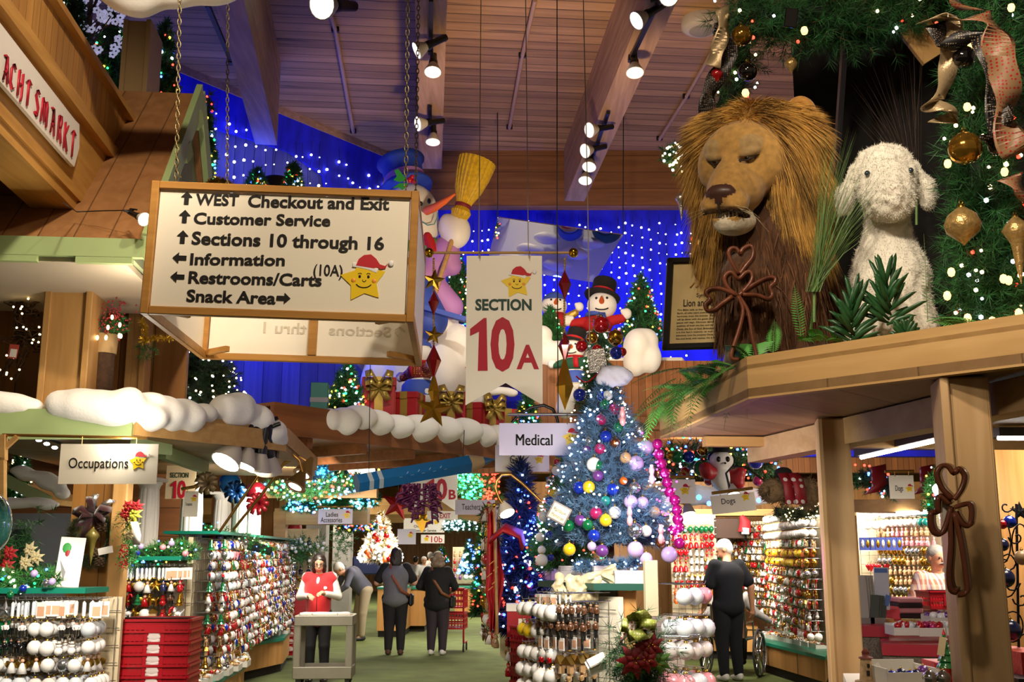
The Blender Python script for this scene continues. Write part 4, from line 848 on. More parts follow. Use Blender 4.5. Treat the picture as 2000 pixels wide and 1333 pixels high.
for sx in(-1,1):
 pe=[E_((sx*.25-.02,.09,.215),(.068,.035,.075),.02,0,(0,R(-25*sx),R(20*sx))),E_((sx*.25-.02,.045,.215),(.046,.03,.05),.015,1,(0,0,R(20*sx)),True)]
 v,f,mi=sdf(pe,.007);m=MB();m.add(v,f,mi,True,LT);part(lion,'ear',m,[fur_mat('lion ear fur','#a3722c',0),M('ear inside','#7a5a34',.8)],True)
 # body and mane
bp_=[E_((LC.x+.12,LC.y+.2,Zt+.62),(.3,.34,.42),.1),E_((LC.x+.08,LC.y+.1,Zt+.28),(.27,.25,.34),.1),E_((LC.x+.35,LC.y+.75,Zt+.45),(.33,.6,.4),.1),K_((LC.x-.06,LC.y-.05,Zt+.5),(LC.x-.1,LC.y-.12,Zt+.04),.13,.1,.06),K_((LC.x+.22,LC.y-.02,Zt+.5),(LC.x+.24,LC.y-.08,Zt+.04),.13,.1,.06),E_((LC.x-.11,LC.y-.18,Zt+.05),(.1,.14,.06),.04),E_((LC.x+.24,LC.y-.14,Zt+.05),(.1,.14,.06),.04)]
v,f,_=sdf(bp_,.02);m=MB();m.add(v,f,0,True)
dark_fur=M('dark chest fur','#4a2c14',.9,vary=.5,vs=30,sheen=.2,stretch=(1,1,.08),bump=.5)
i_=NR.integers(0,len(v),9000);A0=v[i_];k=(A0[:,1]<LC.y+.35)&(A0[:,2]>Zt+.2);A0=A0[k];D0=np.stack([NR.normal(0,.025,len(A0)),-.045+NR.normal(0,.02,len(A0)),-.13+NR.normal(0,.03,len(A0))],1)
m.blades(A0,D0,.008,1,np.zeros_like(A0)+[0,.02,-.03]);part(lion,'body',m,[dark_fur,M('dark chest strands','#5a371a',.8,vary=.5,vs=20)],True)
mc=fur_mat('mane','#a0742e',0,25);mc2=M('mane bright strands','#c99a48',.7,vary=.35,vs=12);mc3=M('mane dark strands','#5f3f18',.75,vary=.35,vs=12)
# under-mass of the mane around the face
mp=[E_((sx*.21,.09,z),(.13,.2,.2),.08)for sx in(-1,1)for z in(.06,-.12)]+[E_((0,.1,.185),(.25,.2,.14),.08),E_((-.17,.06,.17),(.12,.14,.12),.06),E_((0,.2,-.1),(.28,.2,.36),.1),E_((-.19,.02,-.34),(.13,.15,.22),.08),E_((.2,.03,-.36),(.15,.16,.24),.08),E_((0,.05,-.4),(.17,.13,.16),.08)]
v,f,_=sdf(mp,.016);m=MB();m.add(v,f,0,True,MT);V=v
n=52000;i_=NR.integers(0,len(V),n);A0=V[i_]+NR.normal(0,.006,(n,3));ang=np.arctan2(A0[:,2]-.0,A0[:,0]);rad=np.stack([A0[:,0],A0[:,1]*.3,A0[:,2]],1);rad/=np.linalg.norm(rad,axis=1)[:,None]+1e-6
upf=np.clip((A0[:,2]-.06)/.2,0,1)[:,None];clump=np.stack([np.sin(A0[:,2]*19+A0[:,0]*27),np.sin(A0[:,0]*23+1.3),np.sin(A0[:,1]*31)*.5],1)*.3
sg=np.tanh(A0[:,:1]*9);D0=rad*(.22+.12*upf)+np.array([0,-.22,0])+clump*np.array([.45,.4,.3])+NR.normal(0,.1,(n,3))+np.array([0,0,-1.0])*(1-upf)+np.concatenate([sg*.95,np.full((n,1),-.25),np.full((n,1),-.12)],1)*upf
D0/=np.linalg.norm(D0,axis=1)[:,None];ln=NR.uniform(.08,.2,(n,1))*(1-.3*upf)*(1+.3*(A0[:,2:3]<-.15));bend=np.zeros((n,3));bend[:,2]=-.05;bend+=rad*.015
A3=np.array(MT);wA=A0@A3[:3,:3].T+A3[:3,3];wD=(D0*ln)@A3[:3,:3].T;wB=bend
g=NR.uniform(0,1,n)+.25*np.sin(A0[:,0]*31+A0[:,2]*17)
for q,idx in((1,(g<.72)),(2,(g>=.72))):m.blades(wA[idx],wD[idx],NR.uniform(.0018,.004,idx.sum()),q,wB[idx])
part(lion,'mane',m,[mc,mc2,mc3],True)
# ---- the lamb
HC=W(1728,358,5.15);LS=1.17;wool=M('white wool','#e9e4d6',.95,sheen=.5,vary=.06,vs=30,bump=.9)
Tm=Matrix.Translation(HC)@Euler((R(14),0,R(-12))).to_matrix().to_4x4()@Matrix.Scale(1.17,4)
lamb=thing('lamb_figure','white woolly plush lamb with floppy ears sitting beside the lion','lamb',(HC.x,HC.y,Zt))
def fuzz(m,v,n,l,mi=0,w=.004,T=None):
 if T is not None:A=np.array(T);v=v@A[:3,:3].T+A[:3,3]
 c=v.mean(0);i_=NR.integers(0,len(v),n);A0=v[i_];D=A0-c;D/=np.linalg.norm(D,axis=1)[:,None]+1e-9;D=D*.8+NR.normal(0,.55,(n,3));m.blades(A0,D*l*NR.uniform(.5,1.2,(n,1)),w,mi)
v,f,_=sdf([E_((0,0,.02),(.135,.15,.125),.05),E_((0,-.1,-.06),(.105,.12,.1),.06),E_((0,-.13,-.1),(.08,.09,.07),.05),E_((0,.02,.1),(.1,.11,.06),.04)],.009,.012,60);m=MB();m.add(v,f,0,True,Tm);fuzz(m,v,16000,.010,0,.0022,Tm);hd=part(lamb,'head',m,wool,True)
for sx in(-1,1):
 m=MB();m.ball((sx*.086,-.135,.035),.0125,12,0,Tm);part(hd,'eye',m,M('lamb eye','#2c3a44',.08,coat=1),True)
 v,f,_=sdf([K_((sx*.115,0,.06),(sx*.165,-.02,-.055),.03,.036,.02),K_((sx*.165,-.02,-.03),(sx*.17,-.02,-.1),.036,.03,.02)],.008,.006,60);m=MB();m.add(v,f,0,True,Tm);fuzz(m,v,4000,.009,0,.0022,Tm);part(lamb,'ear',m,wool,True)
m=MB();m.tube([(-.012,-.222,-.035),(0,-.226,-.05),(.012,-.222,-.035)],.003,5,0,True,Tm);m.tube([(0,-.226,-.05),(0,-.22,-.075)],.003,5,0,True,Tm);part(hd,'nose',m,M('lamb nose','#bda79a',.7),True)
bx,by=HC.x+.03,HC.y+.1;v,f,_=sdf([E_((bx,by,Zt+.42),(.19,.19,.27),.08),E_((bx,by+.03,Zt+.16),(.22,.24,.2),.08),K_((bx-.08,by-.08,Zt+.3),(bx-.09,by-.16,Zt+.03),.06,.05,.05),K_((bx+.08,by-.08,Zt+.3),(bx+.09,by-.16,Zt+.03),.06,.05,.05),K_((bx,by,Zt+.5),HC,.12,.1,.05)],.011,.014,50);m=MB();m.add(v,f,0,True);fuzz(m,v,22000,.012,0,.0024);part(lamb,'body',m,wool,True)
# ---- framed text, hearts cross, ferns
fr=thing('framed_text','black framed parchment with a lion drawing and the story of lion and lamb','picture',W(1370,672,5.75))
fo=W(1293,685,5.7);fx=(W(1440,680,5.75)-fo).normalized();fz=(W(1303,505,5.76)-fo);fw=(W(1443,681,5.75)-fo).length;fh=fz.length;fz.normalize();fy=fx.cross(fz)*-1
FT=Matrix((fx,fy,fz)).transposed().to_4x4();FT.translation=fo
m=MB();b_=.035
for z in(b_/2,fh-b_/2):m.box((fw/2,0,z),(fw,.03,b_),None,0,.006,FT)
for x in(b_/2,fw-b_/2):m.box((x,0,fh/2),(b_,.03,fh),None,0,.006,FT)
part(fr,'frame',m,M('black frame','#14100f',.35),True)
m=MB();m.box((fw/2,.004,fh/2),(fw-.05,.008,fh-.05),None,0,0,FT);part(fr,'parchment',m,M('parchment','#cbb27c',.7,vary=.15,vs=8),True)
k=fw/147.
m=MB();g2=lambda px,py:((px-1293)*k,(685-py)*k)
def tl(s,x0,x1,yb,yt,bold=0):a=g2(x0,yb);c=g2(x1,yt);put_text(m,s,fo-fy*.002,fx,fz,a[0],c[0],a[1],c[1],bold,0,.001)
tl('Symbol of the',1354,1412,584,574);tl('Lion and the Lamb',1329,1432,600,586,.008)
for i,s in enumerate(('The Bible tells us that when Jesus returns to','Earth, all who were enemies will be together in','harmony, even the animals. The powerful lion','will lie down with the gentle lamb, and love and','peace will reign. Christian beliefs attribute the','qualities of both the lion and the lamb to Jesus','Christ, the Son of God. Embodied within Christ','are the lion\'s majesty, as well as the lamb\'s','innocence. Love the complete Christ, both','lion and lamb, and rejoice: He is King!')):tl(s,1318,1420 if i<8 else 1400,609+i*6.3,605+i*6.3)
part(fr,'lettering',m,M('brown ink','#2d2016',.7),True)
m=MB();q=lambda x,y:FT@Vector(((x-1293)*k,-.003,(685-y)*k))
for c,r_,mi in(((1368,545),(20,9),0),((1390,552),(18,7),0),((1360,540),(13,15),1),((1360,536),(7,9),0),((1372,556),(14,6),2)):m.ball(q(*c),(r_[0]*k,.002,r_[1]*k),14,mi,None,None)
for xx in(1348,1360):m.bar(q(xx,552),q(xx-8,562),.01,.004,0)
part(fr,'lion_drawing',m,[M('drawn lion','#b98a3f',.8),M('drawn mane','#6d3b1c',.8),M('drawn lamb','#d8d0bd',.8)],True)
walnut=wood('carved walnut','#7a4630','#4a2718','z',14,rough=.25)
def strip2(m,pts,Y,w,th=.006,sd=(.3,1,.12)):
 P_=[W(x,y,Y+(q[0]if q else 0))for x,y,*q in pts];out=[]
 n=len(P_)
 for i in range(n-1):
  p0,p1,p2,p3=P_[max(i-1,0)],P_[i],P_[i+1],P_[min(i+2,n-1)]
  for s in(0,.25,.5,.75):out.append(.5*((2*p1)+(p2-p0)*s+(2*p0-5*p1+4*p2-p3)*s*s+(3*p1-p0-3*p2+p3)*s**3))
 out.append(P_[-1]);m.strip(out,w,Vector(sd),th)
CY=5.12
t=thing('hearts_cross','carved walnut cross of looping hearts standing at the platform corner','cross',W(1455,705,CY))
def cross(t,loops,Y,w,sd=(.3,1,.12)):
 for nm,pts in loops:m=MB();strip2(m,pts,Y,w,.008,sd);part(t,nm,m,walnut,True)
cross(t,(('top_heart',[(1443,537),(1428,510),(1424,495),(1430,487),(1440,488),(1446,497),(1452,488),(1466,482),(1472,490),(1470,505),(1458,520),(1446,537)]),('centre_heart',[(1443,580),(1424,565),(1416,548),(1420,537),(1431,534),(1443,546),(1456,535),(1467,533),(1470,545),(1462,560),(1443,580)]),('side_heart',[(1440,578),(1410,566),(1388,566),(1380,575),(1388,586),(1379,596),(1382,608),(1396,606),(1410,595),(1432,580)]),('side_heart',[(1450,572),(1475,556),(1500,544),(1514,545),(1514,553),(1504,563),(1509,577),(1500,585),(1480,578),(1452,577)]),('long_loop',[(1442,580),(1452,605),(1446,640),(1430,690),(1432,702),(1444,703)]),('long_loop',[(1444,580),(1462,610),(1470,660),(1478,695),(1476,700)])),CY,.09)
t2=thing('hearts_cross','carved walnut cross of loops with a price tag hanging on the nearer right post','cross',W(1870,1150,4.15))
cross(t2,(('top_heart',[(1862,975),(1840,950),(1832,925),(1842,910),(1855,912),(1866,925),(1874,915),(1886,930),(1880,955),(1866,975)]),('side_heart',[(1858,985),(1838,968),(1834,985),(1834,1000),(1822,1000),(1820,1020),(1826,1038),(1840,1042),(1850,1025),(1860,990)]),('side_heart',[(1868,990),(1885,985),(1896,985),(1900,1000),(1896,1025),(1882,1022),(1868,1000)]),('long_loop',[(1858,1000),(1860,1060),(1856,1120),(1860,1150),(1872,1155)]),('long_loop',[(1866,1000),(1880,1060),(1890,1130),(1890,1155),(1874,1160)])),4.1,.12,(.55,1,.1))
m=MB();a=W(1848,998,4.09);m.box(a,(S(15,4.1),.003,S(42,4.1)),(0,R(4),0));part(t2,'price_tag',m,white,True,'white price tag')
def place_ferns(name,lab,items,mat,kind):
 t=thing(name,lab,'fern',items[0][0])
 for b,d,L,dr,w in items:
  m=MB();fern(m,b,d,L,dr,w);part(t,'frond',m,mat,True)
 return t
Pf=lambda px,py,Y=5.2:W(px,py,Y)
it=[]
for i in range(44):
 f=rnd.random();p=PC.lerp(PLa,f*.95+.05);p=Vector((p.x+.06,p.y,Zt-.02));it.append((p,(rnd.uniform(-.9,.1),rnd.uniform(-.6,.4),rnd.uniform(-.1,.75)),rnd.uniform(.2,.4),rnd.uniform(.4,1.1),rnd.uniform(.07,.12)))
place_ferns('fern_clump','bright green ferns spilling over the left corner of the timber platform',it,fern_m,0)
it=[(Pf(1330,720,5.9),(-.9,-.3,-.05),.32,.3,.07),(Pf(1320,740,5.9),(-.8,-.4,-.3),.34,.5,.07),(Pf(1310,770,5.9),(-.8,-.4,-.15),.3,.5,.06),(Pf(1330,740,5.7),(-.3,-.5,-.6),.3,.6,.07),(Pf(1300,760,6.2),(-.5,-.5,-.7),.34,.5,.08),(Pf(1350,720,5.7),(-.2,-.9,-.3),.25,1.2,.06)]
place_ferns('trailing_fern','long thin fern sprays trailing down beside the blue tree',it,grn_needle2,0)
it=[(Pf(1560+i*14,668,5.1-.1*(i/10)),(rnd.uniform(-.5,.5),rnd.uniform(-.6,-.1),rnd.uniform(.1,.5)),rnd.uniform(.1,.18),.5,.05)for i in range(9)]+[(Pf(1565,660,5.15),(-.1,-.1,1),.3,.1,.05),(Pf(1580,668,5.2),(.15,0,1),.26,.1,.05),(Pf(1510,690,5.25),(.1,.1,1),.2,.1,.06)]
place_ferns('fern_clump','low fern tufts growing along the platform edge below the lion',it,fern_m,0)
it=[(Pf(1810,628,4.6),(.7,-.65,.18),.36,.55,.1),(Pf(1820,632,4.6),(.3,-.8,.1),.26,.8,.08),(Pf(1845,628,4.55),(.9,-.3,.1),.26,.7,.08)]
place_ferns('fern_clump','drooping fern frond hanging over the platform edge below the lamb',it,fern_m,0)
m=MB();fern(m,Pf(1812,625,4.95),(.03,0,1),.42,.0,.03,26);solo('sword_fern',m,grass_m,'single upright yellow green fern frond right of the lamb','fern',None,None,Pf(1812,625,4.95))
for k,(px,py,Y,lab)in enumerate(((1665,640,4.85,'dark glossy palm spray before the lamb, lower one'),(1735,600,4.85,'dark glossy palm spray before the lamb, taller one'),(1770,640,4.8,'low dark leafy spray at the lamb\'s right foot'))):
 t=thing('palm_spray',lab,'plant',W(px,py+35,Y));m=MB()
 for i in range(34):
  s=i/34;b=W(px+rnd.uniform(-6,6),py+35-s*80*(1 if k<2 else.3),Y);a=rnd.choice((-1,1));d=Vector((a*(1-.7*s)*rnd.uniform(.5,1),rnd.uniform(-.5,.2),.35+s)).normalized();L=S(rnd.uniform(55,85)*(1 if k<2 else.6),Y)
  m.strip([b,b+d*L*.4,b+d*L*.8-Vector((0,0,.008)),b+d*L-Vector((0,0,.02))],[.008,.024,.018,.001],d.cross(Vector((0,1,.2))),.0008)
 part(t,'leaf',m,palm_m,True,kind='stuff')
def grass_spray(lab,bx,by,Y,tips,n,mat,nm='onion_grass'):
 t=thing(nm,lab,'grass spray',W(bx,by,Y));m=MB();A0=[];D0=[]
 for i in range(n):
  b=W(bx+rnd.gauss(0,5),by,Y+rnd.gauss(0,.02));tx,ty=rnd.choice(tips);e=W(tx+rnd.gauss(0,16),ty+rnd.gauss(0,26),Y+rnd.gauss(-.05,.12));A0.append(b);D0.append((e-b)*.98)
 A0=np.array([tuple(a)for a in A0]);D0=np.array([tuple(a)for a in D0]);m.blades(A0,D0,.0032,0,np.stack([D0[:,0]*.25,D0[:,1]*0,-np.abs(D0[:,0])*.35],1));part(t,'blades',m,mat,True,kind='stuff');m=MB();m.tube([W(bx,by+60,Y),W(bx,by-20,Y)],.008,6);part(t,'stem',m,grass_m,True)
grass_spray('tall green onion grass spray fanning out between lion and lamb',1590,570,5.05,[(1600,240),(1630,255),(1650,245),(1680,270),(1700,300),(1715,280),(1670,330),(1690,350),(1610,300),(1640,330)],150,grass_m)
grass_spray('dim brown grass spray standing against the dark niche',1790,380,5.8,[(1700,130),(1730,120),(1760,110),(1780,90),(1720,200),(1750,160)],90,M('brown grass','#3a2a20',.7))
# ================================================================ lit garland arch and its ornaments
def garland(name,lab,pts,Y,rad,needles,nt,nl,nw,bulbs,nb,br,cat='garland',nn=22,grp=None,big=()):
 """thick evergreen swag along a pixel path"""
 P_=[];n=len(pts)
 for i in range(n-1):
  a,b=pts[i],pts[i+1]
  for s in np.linspace(0,1,12,endpoint=False):P_.append((a[0]+(b[0]-a[0])*s,a[1]+(b[1]-a[1])*s,a[2]+(b[2]-a[2])*s))
 P_.append(pts[-1]);C_=np.array([tuple(W(x,y,Y+(0)))for x,y,r in P_]);Rr=np.array([S(r,Y)for _,_,r in P_])
 t=thing(name,lab,cat,C_[0],0,grp);i_=NR.integers(0,len(C_),nt);d=NR.normal(size=(nt,3));d/=np.linalg.norm(d,axis=1)[:,None];d[:,1]-=.25
 q=NR.uniform(.1,.85,(nt,1));jit=NR.normal(0,.5,(nt,3))*Rr[i_][:,None]*.3;P0=C_[i_]+jit+d*Rr[i_][:,None]*q*.75*np.array([1,rad,1])
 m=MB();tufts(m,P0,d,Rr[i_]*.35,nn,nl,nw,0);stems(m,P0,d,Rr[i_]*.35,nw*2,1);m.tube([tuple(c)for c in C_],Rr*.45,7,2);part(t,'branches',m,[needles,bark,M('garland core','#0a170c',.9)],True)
 if nb:
  i_=NR.integers(0,len(C_),nb);d=NR.normal(size=(nb,3));d[:,1]=-np.abs(d[:,1]);d/=np.linalg.norm(d,axis=1)[:,None];P0=C_[i_]+d*Rr[i_][:,None]*NR.uniform(.75,1.05,(nb,1));g=NR.integers(0,len(bulbs),nb)
  if nb<=100:
   for k in range(nb):mm=MB();mm.dots([P0[k]],br*NR.uniform(.7,1.2));part(t,'bulb',mm,bulbs[g[k]],True)
  else:
   mm=MB()
   for k in range(len(bulbs)):mm.dots(P0[g==k],NR.uniform(.7,1.2,(g==k).sum())*br,k)
   part(t,'light_string',mm,list(bulbs),True,kind='stuff')
 return t
warmmix=[B_warm,B_warm,B_white,B_red]
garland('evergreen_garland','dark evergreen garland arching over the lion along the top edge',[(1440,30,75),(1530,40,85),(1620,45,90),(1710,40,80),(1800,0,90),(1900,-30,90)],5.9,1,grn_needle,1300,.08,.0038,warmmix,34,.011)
garland('evergreen_garland','evergreen garland leg hanging down behind the lion\'s left side',[(1440,60,55),(1445,130,55),(1420,210,45),(1390,320,40),(1385,430,40),(1375,490,40)],6.3,1,grn_needle,520,.055,.0035,warmmix,30,.01)
garland('evergreen_garland','thick lit evergreen garland hanging on the right edge beside the lamb',[(1940,-40,90),(1935,120,85),(1910,260,85),(1920,380,95),(1920,480,95),(1925,560,95),(1930,610,80)],4.9,.8,grn_needle,1500,.085,.0042,warmmix,60,.011)
for k,(px,py)in enumerate(()):pass
garland('light_ball','dark green ball of evergreen with tiny warm lights left of the mane',[(1315,305,30),(1340,318,32)],9.0,1,grn_needle,160,.06,.007,[B_warm,B_white],60,.012,'decoration')
# lamps shaped like faceted warm globes
for k,(px,py)in enumerate(((1889,209),(1897,89),(1851,320),(1962,336),(1975,15),(1960,545),(1858,532),(1970,548),(1990,612),(1850,578),(1890,622),(1938,628),(1456,182),(1370,475),(1571,60))):
 Y=4.55 if px>1800 else 5.7;m=MB();m.ball(W(px,py,Y),(S(8,Y),S(8,Y),S(10,Y)),8);m.F=[(f,mi,False)for f,mi,_ in m.F]
 solo('globe_bulb',m,M('warm globe',(1,.62,.2),.3,emit=2.2,ecol=(1,.6,.2)),'warm faceted globe bulb lit among the garland branches around lion and lamb','bulb','warm globe bulbs in the garland',None,W(px,py,Y))
gold_orn=M('mercury gold glass','#a77c2e',.12,.85,vary=.3,vs=25);blk_orn=M('black glass','#0a0809',.06,coat=1);clear_o=M('champagne glitter glass','#b5955c',.3,.6,vary=.3,vs=60,bump=.5)
capm=M('ornament cap','#b08d3e',.3,1)
def ornament(px,py,Y,rpx,mat,lab,shape='ball',grp=None,name='glass_bauble'):
 c=W(px,py,Y);r=S(rpx,Y);t=thing(name,lab,'ornament',c,0,grp);m=MB()
 if shape=='ball':m.ball((0,0,0),r,20)
 elif shape=='onion':m.lathe([(.001,-r*1.25),(r*.25,-r),(r*.9,-r*.45),(r,0),(r*.8,r*.5),(r*.3,r*.9),(r*.15,r)],20)
 elif shape=='icicle':m.lathe([(.001,-r*4),(r*.3,-r*2.4),(r*.45,-r),(r*.7,-r*.5),(r,0),(r*.7,r*.5),(r*.2,r)],14)
 elif shape=='drop':m.lathe([(.001,-r*1.7),(r*.3,-r*1.1),(r*.85,-r*.5),(r,0),(r*.8,r*.6),(r*.2,r)],18)
 part(t,'glass_body',m,mat);m=MB();m.lathe([(r*.2,r*.93),(r*.2,r*1.15),(.003,r*1.2)],10);m.tube([(r*.1*math.cos(a),0,r*1.28+r*.12*math.sin(a))for a in np.linspace(0,6.28,9)],r*.025,4);part(t,'cap',m,capm);return t
for px,py,r_,mt,sh,lab in((1885,290,34,gold_orn,'ball','gold glass ball with dents in the right garland, upper one'),(1880,438,36,clear_o,'onion','glittery champagne onion ornament in the right garland'),(1882,112,24,blk_orn,'ball','shiny black ball in the right garland below the bow'),(1985,450,28,clear_o,'icicle','champagne icicle ornament at the right photo border'),(1948,286,20,blk_orn,'ball','small black ball beside the dented gold ball')):ornament(px,py,4.5,r_,mt,lab,sh)
for px,py,r_,mt,sh,lab in((1448,70,22,gold_orn,'ball','gold glass ball in the garland above the lion'),(1460,140,20,blk_orn,'ball','black glass ball in the garland just above the mane'),(1545,125,14,clear_o,'drop','small hanging glass animal shape in the dark garland'),(1400,145,13,M('red ornament','#a01218',.15,.3,coat=1),'drop','red glass drop at the garland edge left of the black ball'),(1330,388,12,silver,'icicle','silver icicle sticking out left of the mane')):ornament(px,py,5.75,r_,mt,lab,sh)
m=MB();m.box(W(1545,35,5.5),(.07,.012,.11),(R(8),R(8),0),0,.004);tt=solo('chalkboard_tag',m,blk_orn,'small black book-like ornament hanging in the top garland','ornament',None,None,W(1545,35,5.5))
# ribbons
def ribbon(lab,pts,Y,w,mat,nm='ribbon'):
 P_=[W(x,y,Y+dy)for x,y,dy in pts];out=[];n=len(P_)
 for i in range(n-1):
  p0,p1,p2,p3=P_[max(i-1,0)],P_[i],P_[i+1],P_[min(i+2,n-1)]
  for s in np.linspace(0,1,6,endpoint=False):out.append(.5*((2*p1)+(p2-p0)*s+(2*p0-5*p1+4*p2-p3)*s*s+(3*p1-p0-3*p2+p3)*s**3))
 out.append(P_[-1]);m=MB();N_=len(out);sides=[Vector((math.cos(.9*math.sin(i*.35)),math.sin(i*.35)*.6,.35*math.cos(i*.21)))for i in range(N_)];m.strip(out,w,sides,.0012)
 return solo(nm,m,mat,lab,'ribbon',None,None,out[0])
def dotted(name,c1,c2,scale):
 m=M(name,c1,.5);nt=m.node_tree;b=nt.nodes['Principled BSDF'];tc=nt.nodes.new('ShaderNodeTexCoord');vo=nt.nodes.new('ShaderNodeTexVoronoi');vo.inputs['Scale'].default_value=scale;vo.inputs['Randomness'].default_value=.15
 lt=nt.nodes.new('ShaderNodeMath');lt.operation='LESS_THAN';lt.inputs[1].default_value=.32;mx=nt.nodes.new('ShaderNodeMix');mx.data_type='RGBA';mx.inputs[6].default_value=(*C(c1),1);mx.inputs[7].default_value=(*C(c2),1)
 nt.links.new(tc.outputs['Object'],vo.inputs['Vector']);nt.links.new(vo.outputs['Distance'],lt.inputs[0]);nt.links.new(lt.outputs[0],mx.inputs[0]);nt.links.new(mx.outputs[2],b.inputs['Base Color']);return m
rib_g=M('champagne glitter ribbon','#b59d78',.35,.5,bump=.3,vs=120);rib_b=dotted('black dotted ribbon','#120e10','#8a7a66',90);rib_r=dotted('red hexagon ribbon','#8a6a4a','#9c1620',60)
ribbon('champagne ribbon curling down the left side of the right garland',[(1815,40,0),(1862,30,-.05),(1855,95,0),(1850,140,.02),(1835,190,-.04),(1815,205,0),(1850,215,-.05),(1862,230,0),(1830,240,.02)],4.5,.085,rib_g)
ribbon('champagne ribbon loop at the top of the right bow',[(1812,40,0),(1850,36,-.05),(1900,40,-.04)],4.45,.12,rib_g)
ribbon('black dotted ribbon tail hanging on the right garland',[(1830,45,0),(1845,95,.0),(1905,60,-.05),(1930,110,-.05),(1940,180,-.04),(1955,240,-.06),(1940,262,-.02),(1925,280,0)],4.45,.12,rib_b)
ribbon('red hexagon patterned ribbon tail at the right photo border',[(1905,30,-.02),(1945,55,-.04),(1950,100,-.05),(1965,170,-.03),(1960,230,0),(1985,290,-.03),(2010,290,0)],4.4,.14,rib_r)
ribbon('second red patterned ribbon piece low on the right garland',[(1972,345,0),(1995,375,-.03),(2030,400,0)],4.4,.12,rib_r)
ribbon('red patterned ribbon loop over the top bow',[(1840,-20,0),(1870,5,-.04),(1900,20,-.02)],4.45,.13,rib_r)
ribbon('black dotted ribbon loop behind the lion\'s mane',[(1412,40,0),(1405,60,-.03),(1425,105,0),(1400,150,.0),(1382,190,-.04),(1384,225,0)],5.75,.11,rib_b)
ribbon('gold edged ribbon hanging from the garland left of the lion',[(1410,15,0),(1412,60,-.03),(1400,100,0),(1392,130,0)],5.7,.09,rib_g)
# ================================================================ ledge with presents and snowmen
Zl=2.9;LA=WZ(612,850,Zl);LB=WZ(985,893,Zl);ld=(LB-LA).normalized();ln=Vector((ld.y,-ld.x,0));LB2=LB+ld*1.2
t=thing('display_ledge','brown boarded display ledge carrying the presents and snow','ledge',LA)
cedar2=wood('ledge boards','#8f5b35','#704425','x',10,rot=math.atan2(ld.y,ld.x))
pl=[(LA-ld*.6).xy,LB2.xy,(LB2-ln*3).xy,(LA-ld*.6-ln*2.4).xy]
m=MB();m.slab(pl,Zl-.02,Zl+.02);part(t,'soffit',m,cedar2,True);m=MB();m.bar(LA-ld*.6+Vector((0,0,.13)),LB2+Vector((0,0,.13)),.06,.34);part(t,'fascia_board',m,cedar2,True)
m=MB();m.slab(pl,Zl+.26,Zl+.3);part(t,'deck',m,cedar2,True)
m=MB()
for k in range(5):a=LA+ld*(k*.85)-ln*.05-Vector((0,0,.08));m.bar(a,a-ln*2.3,.08,.13)
part(t,'joist',m,cedar2,True)
def onL(px,py_,off=.35):
 """point on the ledge deck behind its edge, at pixel column px"""
 d=ray(px,800);o=LA-ln*off;nn=ln;c=Vector((0,0,EYE));k=(o-c).dot(nn)/d.dot(nn);p=c+d*k;return Vector((p.x,p.y,Zl+.3))
lum=[]
for i,(px,py,rx,ry)in enumerate(((645,818,18,20),(668,822,34,24),(700,815,34,22),(732,825,36,24),(770,832,38,22),(815,836,40,25),(862,838,40,24),(905,842,36,24),(942,850,28,22),(975,855,34,24))):
 p=onL(px,py,.02);lum.append((px,py+2,rx*1.1,ry*1.12,p.y))
snow('snow_drape','scalloped white cotton snow drape along the ledge of presents',lum,13,.025,nz=.01)
pr_red=M('red wrapping','#a3121e',.45,vary=.1);rib_gold=M('gold ribbon','#b79b4a',.35,.6);pr_glit=M('red glitter wrap','#c4302b',.4,.3,bump=.4,vs=90)
def present(px,wpx,hpx,off,lab,rz=0,mat=pr_red,base=830,vertical=True,bow=True):
 p=onL(px,base,off);w=S(wpx,p.y)*1.15;h=S(hpx,p.y)*1.35;t=thing('wrapped_present',lab,'present',p,rz,'presents on the ledge')
 m=MB();m.box((0,0,h*.42),(w,w,h*.84),None,0,.008);part(t,'box',m,mat);m=MB();m.box((0,0,h*.9),(w*1.06,w*1.06,h*.2),None,0,.008);part(t,'lid',m,mat)
 m=MB();b=w*.27;m.box((0,0,h*.42),(b,w*1.02,h*.85));m.box((0,0,h*.42),(w*1.02,b,h*.85));m.box((0,0,h*.9),(b,w*1.08,h*.215));m.box((0,0,h*.9),(w*1.08,b,h*.215));part(t,'ribbon',m,rib_gold)
 if bow:
  m=MB();yf=-w*.56;zc=h*.82
  for s in(-1,1):
   for e in(0,.25):m.strip([(0,yf-.01,zc),(s*w*.22,yf-.09,zc+w*(.1+e)),(s*w*.42,yf-.07,zc+w*(.05+e)),(s*w*.4,yf-.03,zc-w*(.1-e)),(s*w*.15,yf-.04,zc-w*.08),(0,yf-.01,zc)],w*.26,(.2*s,.6,1),.003)
   m.strip([(0,yf-.01,zc),(s*w*.16,yf-.05,zc-w*.25),(s*w*.3,yf-.03,zc-w*.5)],w*.2,(1,0,.3*s),.003)
  m.ball((0,yf-.04,zc),w*.12,8);part(t,'bow',m,rib_gold)
 return t
ra=math.atan2(ld.y,ld.x)
present(740,54,64,.45,'red present with big gold bow, first of the row left on the ledge',.1);present(796,46,48,.4,'red present with a gold band standing second along the ledge',-.2,bow=False)
present(878,50,58,.5,'red present with drooping gold bow behind the hanging gold star',.15);present(925,40,45,.35,'red present with gold band leaning beside the tipped present',-.3,bow=False);present(950,46,50,.3,'red present tipped on its side under the section banner',.5);present(985,44,46,.6,'red glittery present at the right end of the present row',.3,pr_glit,bow=False)
teal_w=M('teal wrapping','#17615e',.4,.3);p=W(623,815,12.6)
t=thing('wrapped_present','tall teal present with pale band left of the small lit tree','present',p,.1,'presents on the ledge');h=S(66,12.6);w=S(34,12.6)
